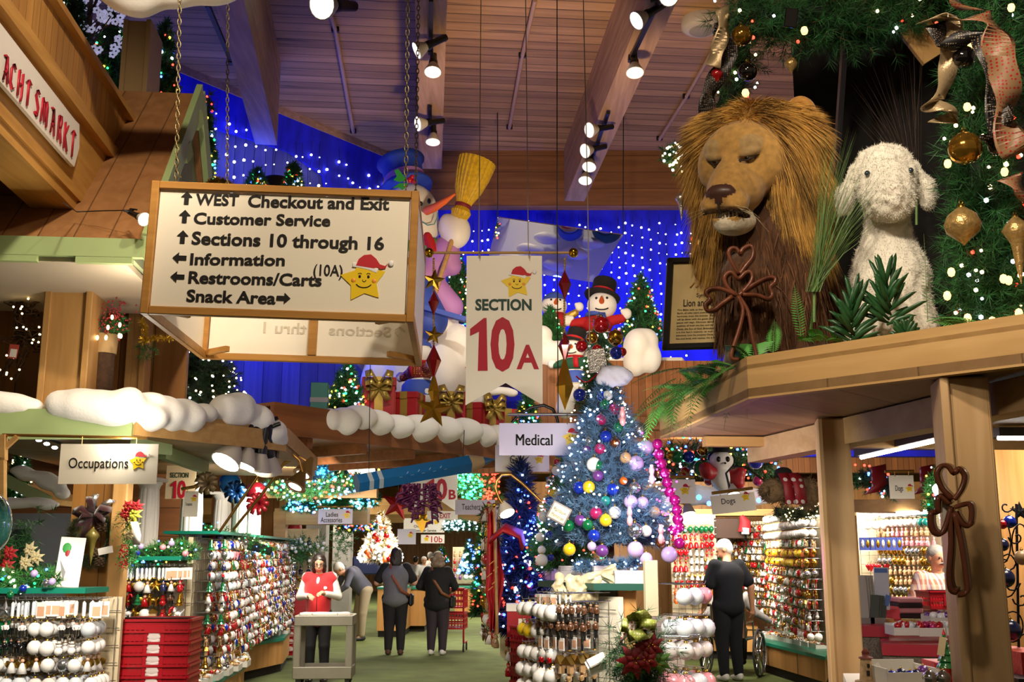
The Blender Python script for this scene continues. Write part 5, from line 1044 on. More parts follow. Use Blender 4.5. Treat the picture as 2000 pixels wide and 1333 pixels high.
m=MB();m.box((0,0,h/2),(w,w,h),None,0,.006);part(t,'box',m,teal_w);m=MB();m.box((0,0,h*.48),(w*1.02,w*1.02,h*.14));part(t,'ribbon',m,M('pale ribbon','#9a9aa2',.5))
# trees on the ledge
def tree_px(lab,px,py0,py1,Y,r_px,needles=grn_needle,bulbs=MULTI,nb=110,br=.016,**k):
 b=W(px,py1,Y);h=W(px,py0,Y).z-b.z;return conifer('christmas_tree',lab,b,h,S(r_px,Y),needles,bulbs,nb,br,**k)
kw=dict(nl=.09,nw=.018,nn=14,nt=420)
tree_px('small dark tree with coloured lights beside the teal present',675,705,812,13.0,40,**kw)
tree_px('tree with coloured lights seen behind the banner\'s left edge',893,490,640,16.2,40,**kw)
tree_px('tree with coloured lights below the section banner',1030,765,870,14.0,34,**kw)
tree_px('tall tree with coloured lights between the snowmen and the framed text',1254,525,680,16.4,50,**kw)
tree_px('dark tree tip with warm lights right of the gold vest snowman',1075,600,690,15.6,34,bulbs=[B_warm,B_green],nb=24,**kw)
tree_px('small tree with coloured lights low before the slanting wall, left one',500,330,390,13.6,26,**kw)
tree_px('small tree with coloured lights low before the slanting wall, right one',571,315,390,13.8,22,nb=60,**kw)
tree_px('dark slim tree with coloured lights beside the chalet gable',395,175,420,12.4,26,**kw)
tree_px('tall dark tree with coloured lights behind the balcony, left of the tan post',205,0,260,12.0,70,nb=90,**kw)
tree_px('dark tree with coloured lights right of the tan post',312,30,230,11.8,40,nb=50,**kw)
tree_px('green tree with few white lights at the top left corner',125,-60,210,11.0,60,bulbs=[B_white],nb=40,**kw)
t=thing('snowy_branch_tree','bare dark tree with white blossom lights behind the balcony','tree',W(173,200,11.2));m=MB();b=MB();b0=W(173,230,11.2);m.tube([b0,W(174,60,11.2),W(178,-20,11.2)],.03,6)
for i in range(26):
 s=rnd.random();q=W(174,120-s*130,11.2);e=q+Vector((rnd.uniform(-.35,.35),rnd.uniform(-.2,.2),rnd.uniform(.1,.35)));m.tube([q,e],.008,4)
 for j in range(3):
  c=e+Vector((rnd.gauss(0,.05),rnd.gauss(0,.05),rnd.gauss(0,.05)))
  for a in range(5):b.ball(c+Vector((.03*math.cos(a*1.257),-.01,.03*math.sin(a*1.257))),(.02,.008,.02),6)
part(t,'branches',m,bark,True);part(t,'blossoms',b,M('blossom','#c9c3dd',.6,emit=.25,ecol=(.7,.7,1)),True,kind='stuff')
# boarded front of the back shelf with snow on top
sid2=wood('shelf siding','#9a6236','#7c4c28','z',10,.1,'x',gap=.08)
m=MB();a=W(1040,705,15.2);b=W(1420,705,15.2);z1=W(1040,835,15.2).z;m.box(((a.x+b.x)/2,15.25,(a.z+z1)/2),(b.x-a.x,.1,a.z-z1));m.box(((a.x+b.x)/2,15.18,z1+.04),(b.x-a.x,.1,.1));m.box(((a.x+b.x)/2-.8,16.3,a.z-.05),(b.x-a.x+1.6,1.9,.06))
struct('wall_shelf',m,sid2)
snow('snow_bank','mound of cotton snow on the back shelf below the gold vest snowman',[(1050,690,26,30),(1085,695,30,30),(1110,690,20,26),(1130,700,30,20),(1060,655,20,20)],15.3,.03)
snow('snow_bank','tall cotton snow bank on the back shelf under the coloured tree',[(1245,680,28,38),(1262,665,24,24),(1270,700,22,30),(1240,710,22,26)],15.1,.03)
snow('snow_bank','cotton snow hanging at the right end of the ledge below the beads',[(1108,775,20,26),(1103,800,18,18)],14.0,.03)
snow('snow_bank','high white snow slope rising behind the presents on the ledge',[(745,745,40,60),(800,740,60,80),(860,740,50,90),(790,690,60,60),(890,690,40,60)],15.6,.04)
snow('snow_bank','white cotton arm of snow crossing below the section banner',[(925,785,16,22),(938,778,10,26),(955,765,18,9),(980,764,20,8),(1000,768,14,8)],14.6,.03)
snow('snow_bank','flat white cotton snow covering the back shelf below the tilted mirror',[(960+i*34,690+3*(i%2),34,16,16.6-.25*(i%3))for i in range(6)],16.5,.04)
m=MB();m.box((.1,16.4,W(1040,705,15.2).z+.04),(4.8,2.1,.08),None,0,.03);solo('snow_field',m,snow_m,'level field of cotton snow on the high shelf under the tilted mirror','snow',None,None,(-1,16.4,4.3))
# snowmen
felt_w=M('white plush','#efece6',.9,sheen=.3,bump=.2,vs=40);felt_blk=M('black felt','#14120f',.85);carrot=M('carrot orange','#e2661a',.55);coal=M('coal','#0b0b0b',.4)
blue_coat=M('blue coat','#3a56b0',.7);teal_f=M('dark teal felt','#174a4c',.7);red_felt=M('bright red felt','#b3141b',.8)
def snowman(lab,px,pyb,pyh,Y,face=0,outfit='red',hat='top',arms=((-1,.2),(1,.5)),grp='plush snowmen on the back shelf',tilt=0):
 b=W(px,pyb,Y);h=W(px,pyh,Y).z-b.z;t=thing('plush_snowman',lab,'snowman',b,face,grp);s=h
 hc=(tilt*s,-.02*s,.72*s);hr=.17*s
 pr=[E_((0,0,.2*s),(.23*s,.2*s,.22*s),.03*s),E_((0,0,.46*s),(.16*s,.14*s,.17*s),.04*s),E_(hc,(hr*1.08,hr,hr),.02*s)]
 v,f,_=sdf(pr,s/60,0);m=MB();m.add(v,f,0);part(t,'body',m,felt_w)
 pr=[E_((0,-.005*s,.47*s),(.185*s,.165*s,.14*s),.03*s)]
 sm_={'red':red_felt,'gold':M('gold vest','#c9a04a',.35,.6),'green':M('green coat','#1d5038',.8),'floral':dotted('floral shirt','#8c2a20','#d8b24a',40),'blue':blue_coat}[outfit]
 ends=[]
 for sx,up in arms:
  a=(sx*.13*s,0,.52*s);e=(sx*.3*s,-.05*s,(.42+up*.25)*s);pr.append(K_(a,e,.07*s,.055*s,.02*s));ends.append((sx*.36*s,-.06*s,(.42+up*.36)*s))
 v,f,_=sdf(pr,s/60);m=MB();m.add(v,f,0);part(t,'jacket',m,sm_)
 for e in ends:
  v,f,_=sdf([E_(e,(.062*s,.055*s,.07*s),.02*s),E_((e[0]*.86,e[1]-.02*s,e[2]+.03*s),.028*s,.02*s)],s/70);m=MB();m.add(v,f,0);part(t,'mitten',m,felt_w)
 m=MB();m.lathe([(.23*s,.16*s),(.225*s,.3*s),(.18*s,.36*s)],20);part(t,'trousers',m,blue_coat if outfit!='red' else teal_f)
 m=MB();m.lathe([(.14*s,.58*s),(.16*s,.6*s),(.14*s,.63*s)],18);m.strip([(.06*s,-.15*s,.6*s),(.07*s,-.19*s,.5*s),(.08*s,-.18*s,.4*s)],.08*s,(1,0,0),.01);part(t,'scarf',m,red_felt if outfit!='red' else blue_coat)
 m=MB();T=Matrix.Translation((hc[0],hc[1]-hr*.9,hc[2]+.01*s))@Euler((R(75),0,0)).to_matrix().to_4x4();m.lathe([(.035*s,0),(.03*s,.05*s),(.02*s,.1*s),(.003,.16*s)],10,0,T);part(t,'carrot_nose',m,carrot)
 m=MB()
 for sx in(-1,1):m.ball((hc[0]+sx*.065*s,hc[1]-hr*.88,hc[2]+.06*s),.017*s,8)
 m.tube([(hc[0]+.1*s*math.sin(a),hc[1]-hr*.97+.02*s*abs(a),hc[2]-.03*s-.06*s*math.cos(a))for a in np.linspace(-.9,.9,7)],.009*s,5);part(t,'face_buttons',m,coal)
 if hat=='top':m=MB();T=Matrix.Translation((hc[0],hc[1]+.03*s,hc[2]+hr*.62))@Euler((R(-14),R(12),0)).to_matrix().to_4x4();m.lathe([(.001,0),(.22*s,0),(.23*s,.02*s),(.15*s,.04*s),(.15*s,.22*s),(.14*s,.24*s),(.001,.25*s)],20,0,T);part(t,'hat',m,felt_blk);m=MB();m.lathe([(.153*s,.045*s),(.153*s,.085*s)],20,0,T);part(t,'hat_band',m,red_felt)
 else:m=MB();m.lathe([(hr*1.03,hc[2]+hr*.5),(hr*.9,hc[2]+hr*.8),(hr*.4,hc[2]+hr*1.15),(.001,hc[2]+hr*1.25)],16,0,Matrix.Translation((hc[0],hc[1],0)));part(t,'hat',m,blue_coat)
 return t
snowman('plush snowman in red jacket and black top hat, lit before the blue wall',1168,710,555,15.8,-.1,'red','top',((-1,.3),(1,.5)),tilt=.06)
snowman('plush snowman in gold vest and red scarf left of the red jacket one',1083,695,562,15.9,.1,'gold','cap',((1,.8),(-1,.2)))
snowman('plush snowman with black top hat leaning behind the ornament cluster',1122,770,650,14.9,-.3,'green','top')
snowman('plush snowman in floral shirt and blue trousers behind the presents',818,800,650,14.2,-.9,'floral','cap',((1,.3),(-1,.1)))
m=MB();T=Matrix.Translation(W(540,358,14.0));m.lathe([(.2,-.3),(.2,.02),(.17,.06),(.001,.08)],20,0,T);m.lathe([(.3,-.3),(.2,-.28)],20,0,T);solo('top_hat',m,felt_blk,'black top hat crown rising above the directory sign','hat',None,None,W(540,380,14.0))
# the giant snowman with its broom
GY=15.4;g=thing('giant_snowman','giant painted snowman waving a yellow broom behind the directory sign','snowman',W(800,640,GY));u=lambda n:S(n,GY)
q=lambda x,y,dy=0:tuple(W(x,y,GY+dy));pw=M('painted snow white','#e8e5dc',.5)
v,f,_=sdf([E_(q(800,420),(u(58),u(50),u(66)),.1),E_(q(812,450),(u(48),u(46),u(44)),.08)],.035);m=MB();m.add(v,f,0);part(g,'head',m,pw,True)
v,f,_=sdf([E_(q(790,640,.3),(u(110),u(80),u(120)),.1),E_(q(800,530,.2),(u(70),u(60),u(60)),.1)],.05);m=MB();m.add(v,f,0);part(g,'body',m,pw,True)
m=MB();m.tube([q(833,412,-.45),q(850,405,-.6),q(868,394,-.7),q(889,379,-.8)],[u(9),u(8),u(6),u(2)],12);part(g,'carrot_nose',m,carrot,True)
m=MB();m.ball(q(822,398,-.42),(u(4),.04,u(5)),8);m.ball(q(838,393,-.36),(u(4),.04,u(6)),8);part(g,'eye',m,coal,True)
m=MB();m.tube([q(x,y,-.4)for x,y in((822,432),(835,440),(848,438),(854,425),(855,415))],u(1.2),6);part(g,'smile',m,M('teal line','#4d8f8a',.6),True)
T=Matrix.Translation(W(795,370,GY))@Euler((R(-12),R(-14),0)).to_matrix().to_4x4();m=MB();m.lathe([(.001,0),(u(52),0),(u(54),u(6)),(u(40),u(14)),(u(42),u(58)),(u(50),u(66)),(.001,u(66))],28,0,T);hatb=part(g,'hat',m,M('blue hat','#1e3fa8',.6),True)
m=MB();m.lathe([(u(42),u(13)),(u(42.5),u(28))],28,0,T);part(hatb,'hat_band',m,M('lilac band','#a272b8',.6),True)
m=MB()
for c,r_ in(((800,352),6),((808,355),5),((805,346),5)):m.ball(q(c[0],c[1],-.75),u(r_),10)
part(hatb,'berry',m,M('berry red','#b3122a',.35),True)
m=MB()
for P_ in(((795,352),(778,330),(770,333),(775,345),(768,352),(780,356)),((795,358),(780,358),(766,368),(778,366),(786,372),(794,364))):vv=[q(x,y,-.72)for x,y in P_];vv2=[q(x,y,-.66)for x,y in P_];n=len(vv);m.add(vv+vv2,[tuple(range(n))[::-1],tuple(range(n,2*n))]+[(i,(i+1)%n,(i+1)%n+n,i+n)for i in range(n)],0,False)
part(hatb,'holly_leaf',m,M('holly green','#2f9a3f',.5),True)
v,f,_=sdf([K_(q(800,480,-.1),q(845,480,-.15),u(20),u(16),.05,0),K_(q(835,462,-.25),q(846,490,-.25),u(9),u(9),.02,1)],.03);m=MB();m.add(v,f,[1 if k else 0 for k in _]);part(g,'scarf',m,[M('scarf green','#4f9a48',.7),red_felt],True)
v,f,_=sdf([K_(q(825,545,0),q(870,490,-.1),u(30),u(26),.1),K_(q(870,490,-.1),q(882,520,-.1),u(26),u(20),.1),K_(q(830,540,-.1),q(880,600,0),u(26),u(26),.1)],.035);m=MB();m.add(v,f,0);part(g,'sleeve',m,M('lilac sleeve','#b67fc4',.6),True)
v,f,_=sdf([E_(q(890,452,-.2),(u(30),u(24),u(36)),.08),E_(q(872,442,-.2),(u(16),u(16),u(26)),.06)],.03);m=MB();m.add(v,f,0);part(g,'mitten',m,pw,True)
v,f,_=sdf([K_(q(815,560,-.3),q(835,625,-.4),u(28),u(40),.1)],.04);m=MB();m.add(v,f,0);part(g,'waistcoat',m,M('royal blue vest','#2f4aa8',.6),True)
m=MB();m.bar(q(822,600,-.75),q(910,625,-.75),.12,u(9));part(g,'vest_hem',m,M('royal blue vest','#2f4aa8',.6),True)
br_=thing('broom','big yellow straw broom held up by the giant snowman','broom',W(900,420,GY-.2));a=Vector(q(897,425,-.3));b=Vector(q(937,300,-.3));T=Matrix.Translation(a)@(b-a).to_track_quat('Z','Y').to_matrix().to_4x4();L=(b-a).length
m=MB();m.lathe([(u(10),-u(2)),(u(18),u(2)),(u(21),u(12)),(u(15),u(22)),(u(17),u(32)),(u(29),u(60)),(u(36),u(90)),(u(40),u(122)),(u(34),u(124)),(.001,u(122))],72,0,T@Matrix.Diagonal((.95,.95,1,1)),False,lambda k,i:1+.03*((k%3)-1));part(br_,'bristles',m,M('broom straw','#c9a30f',.6,vary=.25,vs=20),True)
m=MB();m.lathe([(u(16),u(20)),(u(16.5),u(22)),(u(16.5),u(26)),(u(16),u(28))],30,0,T);part(br_,'binding',m,M('maroon cord','#7a1f24',.6),True);m=MB();m.tube([a,a-(b-a)*.25,a-(b-a)*1.6],u(5),10);part(br_,'handle',m,oak,True)
# tilted mirror on the blue wall
mm_=M('mirror',(.9,.92,1),.02,1);P_=[W(950,520,17.2),W(972,425,16.55),W(1217,458,16.55),W(1160,552,17.2)];t=thing('tilted_mirror','big tilted mirror high on the back wall reflecting the snowmen','mirror',P_[0]);m=MB()
n_=(P_[1]-P_[0]).cross(P_[3]-P_[0]).normalized();n_=n_ if n_.y<0 else-n_;P_[2]=P_[2]-n_*(P_[2]-P_[0]).dot(n_);m.add(P_+[p-n_*.03 for p in P_],[(0,1,2,3),(7,6,5,4),(0,4,5,1),(1,5,6,2),(2,6,7,3),(3,7,4,0)],0,False);part(t,'glass',m,mm_,True)
m=MB();m.tube([P_[1],Vector((P_[1].x,16.1,CEIL))],.008,5);m.tube([P_[2],Vector((P_[2].x,16.1,CEIL))],.008,5);part(t,'hanger',m,black,True)
# left upper decor: tinsel, lit tree cone, vine reindeer, bark planter
tins=M('gold tinsel','#b5922c',.3,.8)
def tinsel(lab,pts,Y,r):
 m=MB();P_=[tuple(W(x,y,Y))for x,y in pts];n=900;i_=NR.integers(0,len(P_)-1,n);f=NR.uniform(0,1,(n,1));A0=np.array(P_)[i_]*(1-f)+np.array(P_)[i_+1]*f;D=NR.normal(size=(n,3));D/=np.linalg.norm(D,axis=1)[:,None];m.blades(A0,D*r,.008);m.tube(P_,.006,5);return solo('tinsel_garland',m,tins,lab,'tinsel',None,None,P_[0])
tinsel('gold tinsel draped below the directory sign beside the bark planter',[(276,625),(285,645),(278,668),(300,660),(330,662),(345,655)],8.3,.04)
tinsel('gold tinsel heap behind the top edge of the directory sign',[(405,360),(425,352),(450,358)],9.0,.05);tinsel('gold tinsel figure standing by the chalet gable',[(343,360),(345,340),(342,320),(346,300),(344,330)],8.6,.05)
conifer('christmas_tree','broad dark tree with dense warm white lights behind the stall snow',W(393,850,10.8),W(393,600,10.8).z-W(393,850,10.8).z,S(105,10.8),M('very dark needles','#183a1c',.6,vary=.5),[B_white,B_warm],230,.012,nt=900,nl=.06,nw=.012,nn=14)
vine=M('grapevine','#46301f',.8,vary=.5,vs=25);rd=thing('vine_reindeer','grapevine reindeer figure with warm lights before the dark boards','reindeer',W(60,770,8.2));m=MB()
def vines(path,r,n):
 P_=[W(x,y,8.2)for x,y in path]
 for i in range(n):
  o=[Vector((rnd.gauss(0,r*.5),rnd.gauss(0,r*.5),rnd.gauss(0,r*.5)))for _ in P_];Q=[]
  for k in range(len(P_)-1):
   for s in(0,.33,.66):Q.append(P_[k].lerp(P_[k+1],s)+o[k].lerp(o[k+1],s)+Vector((math.sin(k*5+s*9+i),math.cos(i+s*7),math.sin(i*2+s*8)))*r*.35)
  Q.append(P_[-1]+o[-1]*.6);m.tube(Q,.006,4)
for pth,r_,n in(([(45,655),(75,660),(105,680)],.085,46),([(40,660),(40,625),(42,600)],.05,26),([(30,600),(50,605),(72,615)],.045,22),([(45,600),(40,585),(55,578)],.012,7),([(60,600),(75,585),(100,580)],.014,8),([(35,680),(20,710),(5,735)],.03,12),([(55,685),(40,715),(30,740)],.03,10),([(90,690),(92,720),(95,760)],.03,14),([(105,680),(112,710),(120,735)],.03,12),([(105,665),(115,650)],.03,8)):vines(pth,r_,n)
part(rd,'vine_body',m,vine,True)
for i in range(34):px,py=rnd.choice(((42,600),(50,640),(60,660),(90,670),(40,700),(95,720),(20,715),(75,650),(95,745)));mb=MB();mb.dots([W(px+rnd.gauss(0,12),py+rnd.gauss(0,14),8.05)],.009);part(rd,'bulb',mb,B_warm,True)
m=MB();m.box(W(26,687,8.0),(S(18,8),.004,S(28,8)),(0,R(6),0));part(rd,'price_tag',m,M('red tag','#b8483f',.6),True,'red price tag');m=MB();m.box(W(26,690,7.995),(S(13,8),.004,S(16,8)),(0,R(6),0));part(rd,'tag_label',m,white,True)
bk=thing('bark_planter','bark-covered log planter with red berries and warm bulbs','planter',W(205,785,8.15));a=W(196,785,8.2);m=MB();m.lathe([(S(20,8.2),0),(S(21,8.2),W(0,690,8.2).z-a.z),(S(23,8.2),W(0,662,8.2).z-a.z)],22,0,Matrix.Translation(a),True,lambda k,i:1+.08*math.sin(k*2.3+i));part(bk,'log',m,bark,True)
m=MB();m.lathe([(S(23.5,8.2),W(0,692,8.2).z),(S(26,8.2),W(0,655,8.2).z)],22,0,Matrix.Translation((a.x,a.y,0)));part(bk,'wrap',m,M('pale wood wrap','#b09468',.8),True)
m=MB();P0=np.array([tuple(W(200+rnd.uniform(-25,45),640+rnd.uniform(-15,15),8.1))for _ in range(70)]);D=NR.normal(size=(70,3));D[:,2]=np.abs(D[:,2]);tufts(m,P0,D,.06,14,.04,.004);part(bk,'greenery',m,grn_needle,True,kind='stuff')
m=MB();m.dots([tuple(W(222+rnd.gauss(0,16),618+rnd.gauss(0,18),8.05))for _ in range(90)],.009);part(bk,'berries',m,M('dull berries','#8c1f2c',.4),True,kind='stuff')
for px,py in((219,620),(211,640),(234,635),(207,660),(236,657),(233,656),(190,660)):mb=MB();mb.ball(W(px,py,8.02),(.012,.012,.02),8);part(bk,'bulb',mb,B_warm,True)
m=MB();P0=np.array([tuple(W(285+rnd.gauss(0,10),682+rnd.gauss(0,8),8.6))for _ in range(40)]);tufts(m,P0,NR.normal(size=(40,3)),.05,12,.035,.004);solo('berry_sprig',m,grn_needle,'small evergreen sprig under the tinsel beside pillar','sprig',None,None,W(285,690,8.6))
# ================================================================ ornament prototypes and racks
GL_COL={'white':('#f3f0ec',.25),'pearl':('#d9d4cf',.15),'clear':('#cfd6dc',.1),'red':('#b5121c',.15),'green':('#0f6b3c',.15),'blue':('#1530a8',.15),'gold':('#c8952b',.2),'silver':('#b9bcc0',.18),'black':('#121114',.15),'yellow':('#d9b51c',.25),'purple':('#6b3a86',.25),'magenta':('#b01c5e',.3),'copper':('#9a5a34',.3),'pink':('#d98f98',.3),'navy':('#1b2350',.25),'orange':('#cf5c1a',.3),'brown':('#5d3a22',.4),'teal':('#157a72',.2),'lilac':('#b9a3d6',.3),'tan':('#b99467',.5)}
def og(c):
 h,r=GL_COL[c];return M('ornament '+c,h,r,.9 if c in('gold','silver','copper')else(.25 if c in('red','green','blue','magenta','purple')else 0),coat=.6)
skin_o=M('painted face','#d9a684',.6)
PROTO={}
def proto_mesh(kind,c):
 """unit-size ornament hanging from z=0 downwards, about 1 high"""
 k=(kind,c)
 if k in PROTO:return PROTO[k]
 m=MB();mats=[og(c),capm,skin_o,ink];n=12
 if kind=='ball_ornament':m.ball((0,0,-.56),.44,n);m.lathe([(.1,-.14),(.1,-.05),(.001,-.03)],7,1)
 elif kind=='drop_ornament':m.lathe([(.001,-1.05),(.12,-.85),(.3,-.62),(.34,-.42),(.24,-.2),(.08,-.1),(.08,-.02)],n);m.lathe([(.085,-.08),(.085,0)],7,1)
 elif kind=='figurine_ornament':
  m.lathe([(.001,-1),(.2,-1),(.24,-.9),(.2,-.62),(.13,-.42),(.1,-.38)],9);m.ball((0,0,-.27),.14,8,2);m.lathe([(.15,-.24),(.12,-.12),(.03,-.02)],8,0)
  for s in(-1,1):m.tube([(s*.14,-.02,-.45),(s*.24,-.08,-.6),(s*.16,-.17,-.66)],[.06,.05,.04],6,0)
 elif kind=='soldier_ornament':
  for s in(-1,1):m.tube([(s*.07,0,-1),(s*.08,0,-.55)],[.055,.07],6,3);m.tube([(s*.15,0,-.32),(s*.2,-.02,-.5),(s*.13,-.1,-.58)],.045,6,0)
  m.lathe([(.1,-.58),(.14,-.45),(.15,-.32),(.06,-.27)],9,0);m.ball((0,0,-.19),.09,8,2);m.lathe([(.11,-.15),(.09,-.05),(.001,-.02)],8,3)
 elif kind=='bell_ornament':m.lathe([(.38,-.95),(.32,-.85),(.24,-.5),(.18,-.25),(.001,-.12)],n);m.ball((0,0,-.93),.09,7,1);m.lathe([(.06,-.15),(.05,0)],6,1)
 elif kind=='candle_ornament':m.lathe([(.1,-1),(.1,-.2),(.001,-.1)],8);m.lathe([(.16,-1),(.14,-.92)],8,1)
 elif kind=='star_ornament':star3(m,(0,0,-.52),.5,0,.2);m.lathe([(.04,-.04),(.04,.02)],6,1)
 elif kind=='house_ornament':m.box((0,0,-.72),(.6,.3,.5));m.prism([(-.4,-.5),(.4,-.5),(0,-.1)],.36,Matrix.Translation((0,-.18,0)),1);m.box((0,-.155,-.84),(.14,.02,.26),None,3)
 elif kind=='heart_ornament':m.ball((-.17,0,-.36),(.23,.12,.25),9,0,None,(0,R(25),0));m.ball((.17,0,-.36),(.23,.12,.25),9,0,None,(0,R(-25),0));m.prism([(-.34,-.45),(.34,-.45),(0,-.98)],.16,Matrix.Translation((0,-.08,0)),0);m.lathe([(.04,-.14),(.04,0)],6,1)
 elif kind=='card_ornament':m.box((0,0,-.55),(.6,.06,.85),None,0,.02);m.box((0,-.035,-.6),(.44,.01,.5),None,2)
 elif kind=='snowman_ornament':m.ball((0,0,-.75),.25,10);m.ball((0,0,-.42),.19,9);m.ball((0,0,-.2),.13,8);m.lathe([(.2,-.12),(.11,-.11),(.1,.02),(.001,.03)],8,3);m.lathe([(.2,-.34),(.2,-.3)],8,1)
 elif kind=='angel_ornament':
  m.lathe([(.001,-1),(.34,-1),(.12,-.42),(.05,-.36)],9);m.ball((0,0,-.24),.13,8,2);m.tube([(.12*math.cos(a),.12*math.sin(a),-.05)for a in np.linspace(0,6.28,9)],.025,4,1)
  for s in(-1,1):m.ball((s*.25,.08,-.5),(.2,.03,.26),8,1,None,(0,R(30*s),0))
 elif kind=='cane_ornament':m.tube([(0,0,-1),(0,0,-.3),(.05,0,-.12),(.16,0,-.05),(.27,0,-.13),(.29,0,-.26)],.07,7);m.ball((0,-.02,-.6),(.16,.09,.1),8,1)
 elif kind=='animal_ornament':
  m.ball((0,0,-.55),(.34,.18,.2),10);m.ball((-.32,0,-.3),(.16,.14,.15),9)
  for s in(-1,1):m.ball((-.32,s*.1,-.15),(.05,.04,.09),6)
  for x in(-.22,.22):
   for s in(-1,1):m.tube([(x,s*.09,-.6),(x,s*.1,-1)],.06,6)
  m.tube([(.3,0,-.5),(.45,0,-.3)],.04,5);m.ball((-.47,0,-.32),.05,6,3)
 elif kind=='tree_ornament':
  for q in range(3):m.lathe([(.38-.09*q,-.95+.26*q),(.1,-.55+.24*q)],9)
  m.lathe([(.08,-1.02),(.08,-.9)],6,1);m.ball((0,0,-.06),.07,6,1)
 me=m.mesh(kind)
 for q in mats:me.materials.append(q)
 PROTO[k]=me;return me
STUFF={}
QUEUE={}
def hang(kind,c,p,s,lab,grp,rz=0,back=False):
 QUEUE.setdefault(kind,[]).append((c,Vector(p),s,lab,grp,rz,back))
def flush_ornaments():
# the largest-looking 290 of every kind become things of their own, the rest one mass per row
 for kind,L in QUEUE.items():
  L.sort(key=lambda q:-q[2]/max(q[1].y,3)*(.45 if q[6]else 1)*(1.5 if q[1].y>9 and not q[6]else 1))
  for c,p,s,lab,grp,rz,back in L[:290]:one(kind,c,p,s,lab,grp,rz)
  for c,p,s,lab,grp,rz,back in L[290:]:STUFF.setdefault(grp,[]).append((kind,c,p,s,rz))
def one(kind,c,p,s,lab,grp,rz):
 o=bpy.data.objects.new(kind,proto_mesh(kind,c));sc.collection.objects.link(o);o.location=p;o.scale=(s,s,s);o.rotation_euler=(0,0,rz);tag(o,lab,'ornament',grp)
def flush_stuff():
 for g,L in STUFF.items():
  m=MB();mats=[];ix={}
  for kind,c,p,s,rz in L:
   me=proto_mesh(kind,c);nv=len(me.vertices);v=np.zeros(nv*3);me.vertices.foreach_get('co',v);v=v.reshape(-1,3)*s;cc,ss=math.cos(rz),math.sin(rz);v=np.stack([v[:,0]*cc-v[:,1]*ss,v[:,0]*ss+v[:,1]*cc,v[:,2]],1)+np.array(p)
   by={}
   for q in me.polygons:
    mt=me.materials[q.material_index]
    if mt.name not in ix:ix[mt.name]=len(mats);mats.append(mt)
    by.setdefault((len(q.vertices),ix[mt.name]),[]).append(tuple(q.vertices))
   b=m.n;m.V.append(v);m.n+=nv
   for(k,mi),fs in by.items():m.F.append((np.array(fs)+b,mi,True))
  solo('hanging_ornaments',m,mats,'crowd of small ornaments '+g,'ornaments',None,'stuff')
ORD=('top','second','third','fourth','fifth','sixth','seventh','eighth','ninth','tenth','eleventh','twelfth','thirteenth')
KN={'snowman_ornament':'snowman ornament','angel_ornament':'angel ornament','cane_ornament':'candy cane ornament','animal_ornament':'small animal ornament','tree_ornament':'little tree ornament','ball_ornament':'ball ornament','drop_ornament':'drop-shaped ornament','figurine_ornament':'figurine ornament','soldier_ornament':'standing figure ornament','bell_ornament':'bell ornament','candle_ornament':'candle ornament','star_ornament':'star ornament','house_ornament':'little house ornament','heart_ornament':'heart ornament','card_ornament':'flat card ornament'}
def rack(lab,where,a,b,z0,z1,rows,depth=.3,board_m=None,grid=True,seed=0,nrm=None,skip=0):
 """wire-grid ornament wall between plan points a, b; rows: (z, size, pitch, deep, [(kind, colour)...] in runs)"""
 r_=random.Random(seed);a=Vector((a[0],a[1],0));b=Vector((b[0],b[1],0));d=(b-a);L=d.length;d.normalize();n=Vector((d.y,-d.x,0));n=-n if n.y>0 and nrm is None else n
 if nrm:n=Vector(nrm)
 rz=math.atan2(d.y,d.x);c=(a+b)/2;t=thing('ornament_rack',lab,'display rack',(c.x,c.y,z0))
 m=MB();m.bar((a.x-n.x*.03,a.y-n.y*.03,(z0+z1)/2),(b.x-n.x*.03,b.y-n.y*.03,(z0+z1)/2),.04,z1-z0);part(t,'back_panel',m,board_m or M('rack board','#d8c7a4',.6),True)
 m=MB();hk=MB()
 if grid:
  for i in range(int(L/.1)+1):p=a+d*(i*.1)+n*.012;m.bar((p.x,p.y,z0),(p.x,p.y,z1),.004,.004)
  k=z0
  while k<z1:m.bar((a+n*.012).to_tuple()[:2]+(k,),(b+n*.012).to_tuple()[:2]+(k,),.004,.004);k+=.1
  part(t,'wire_grid',m,chrome,True)
 for ri,(z,s,pitch,deep,kinds,*run)in enumerate(rows):
  run=run[0]if run else 3;k=int(L/pitch)
  cur=None
  for i in range(k):
   if i%run==0 or cur is None:cur=r_.choice(kinds)
   if r_.random()<skip:continue
   p=a+d*((i+.5)*pitch+r_.uniform(-.01,.01));q=p+n*depth
   hk.tube([(p.x+n.x*.02,p.y+n.y*.02,z+.02),(q.x,q.y,z+.02),(q.x+n.x*.01,q.y+n.y*.01,z+.04)],.003,4)
   for j in range(deep):
    w=p+n*(depth*(.97-j*(.86/max(deep,1))));hang(cur[0],cur[1],(w.x,w.y,z+.019+r_.uniform(-.003,.002)),s*r_.uniform(.92,1.08),'%s %s on the %s row of %s'%(cur[1],KN[cur[0]],ORD[ri],where),'ornaments on the %s row of %s'%(ORD[ri],where),rz+r_.uniform(-.4,.4),j>0)
 if hk.V:part(t,'hooks',hk,chrome,True,kind='stuff')
 return t
SNO,ANG,CNE,ANI,TRE,BALL,DROP,FIG,SOL,BELL,CAN,STA,HOU,HEA,CARD='snowman_ornament angel_ornament cane_ornament animal_ornament tree_ornament ball_ornament drop_ornament figurine_ornament soldier_ornament bell_ornament candle_ornament star_ornament house_ornament heart_ornament card_ornament'.split()
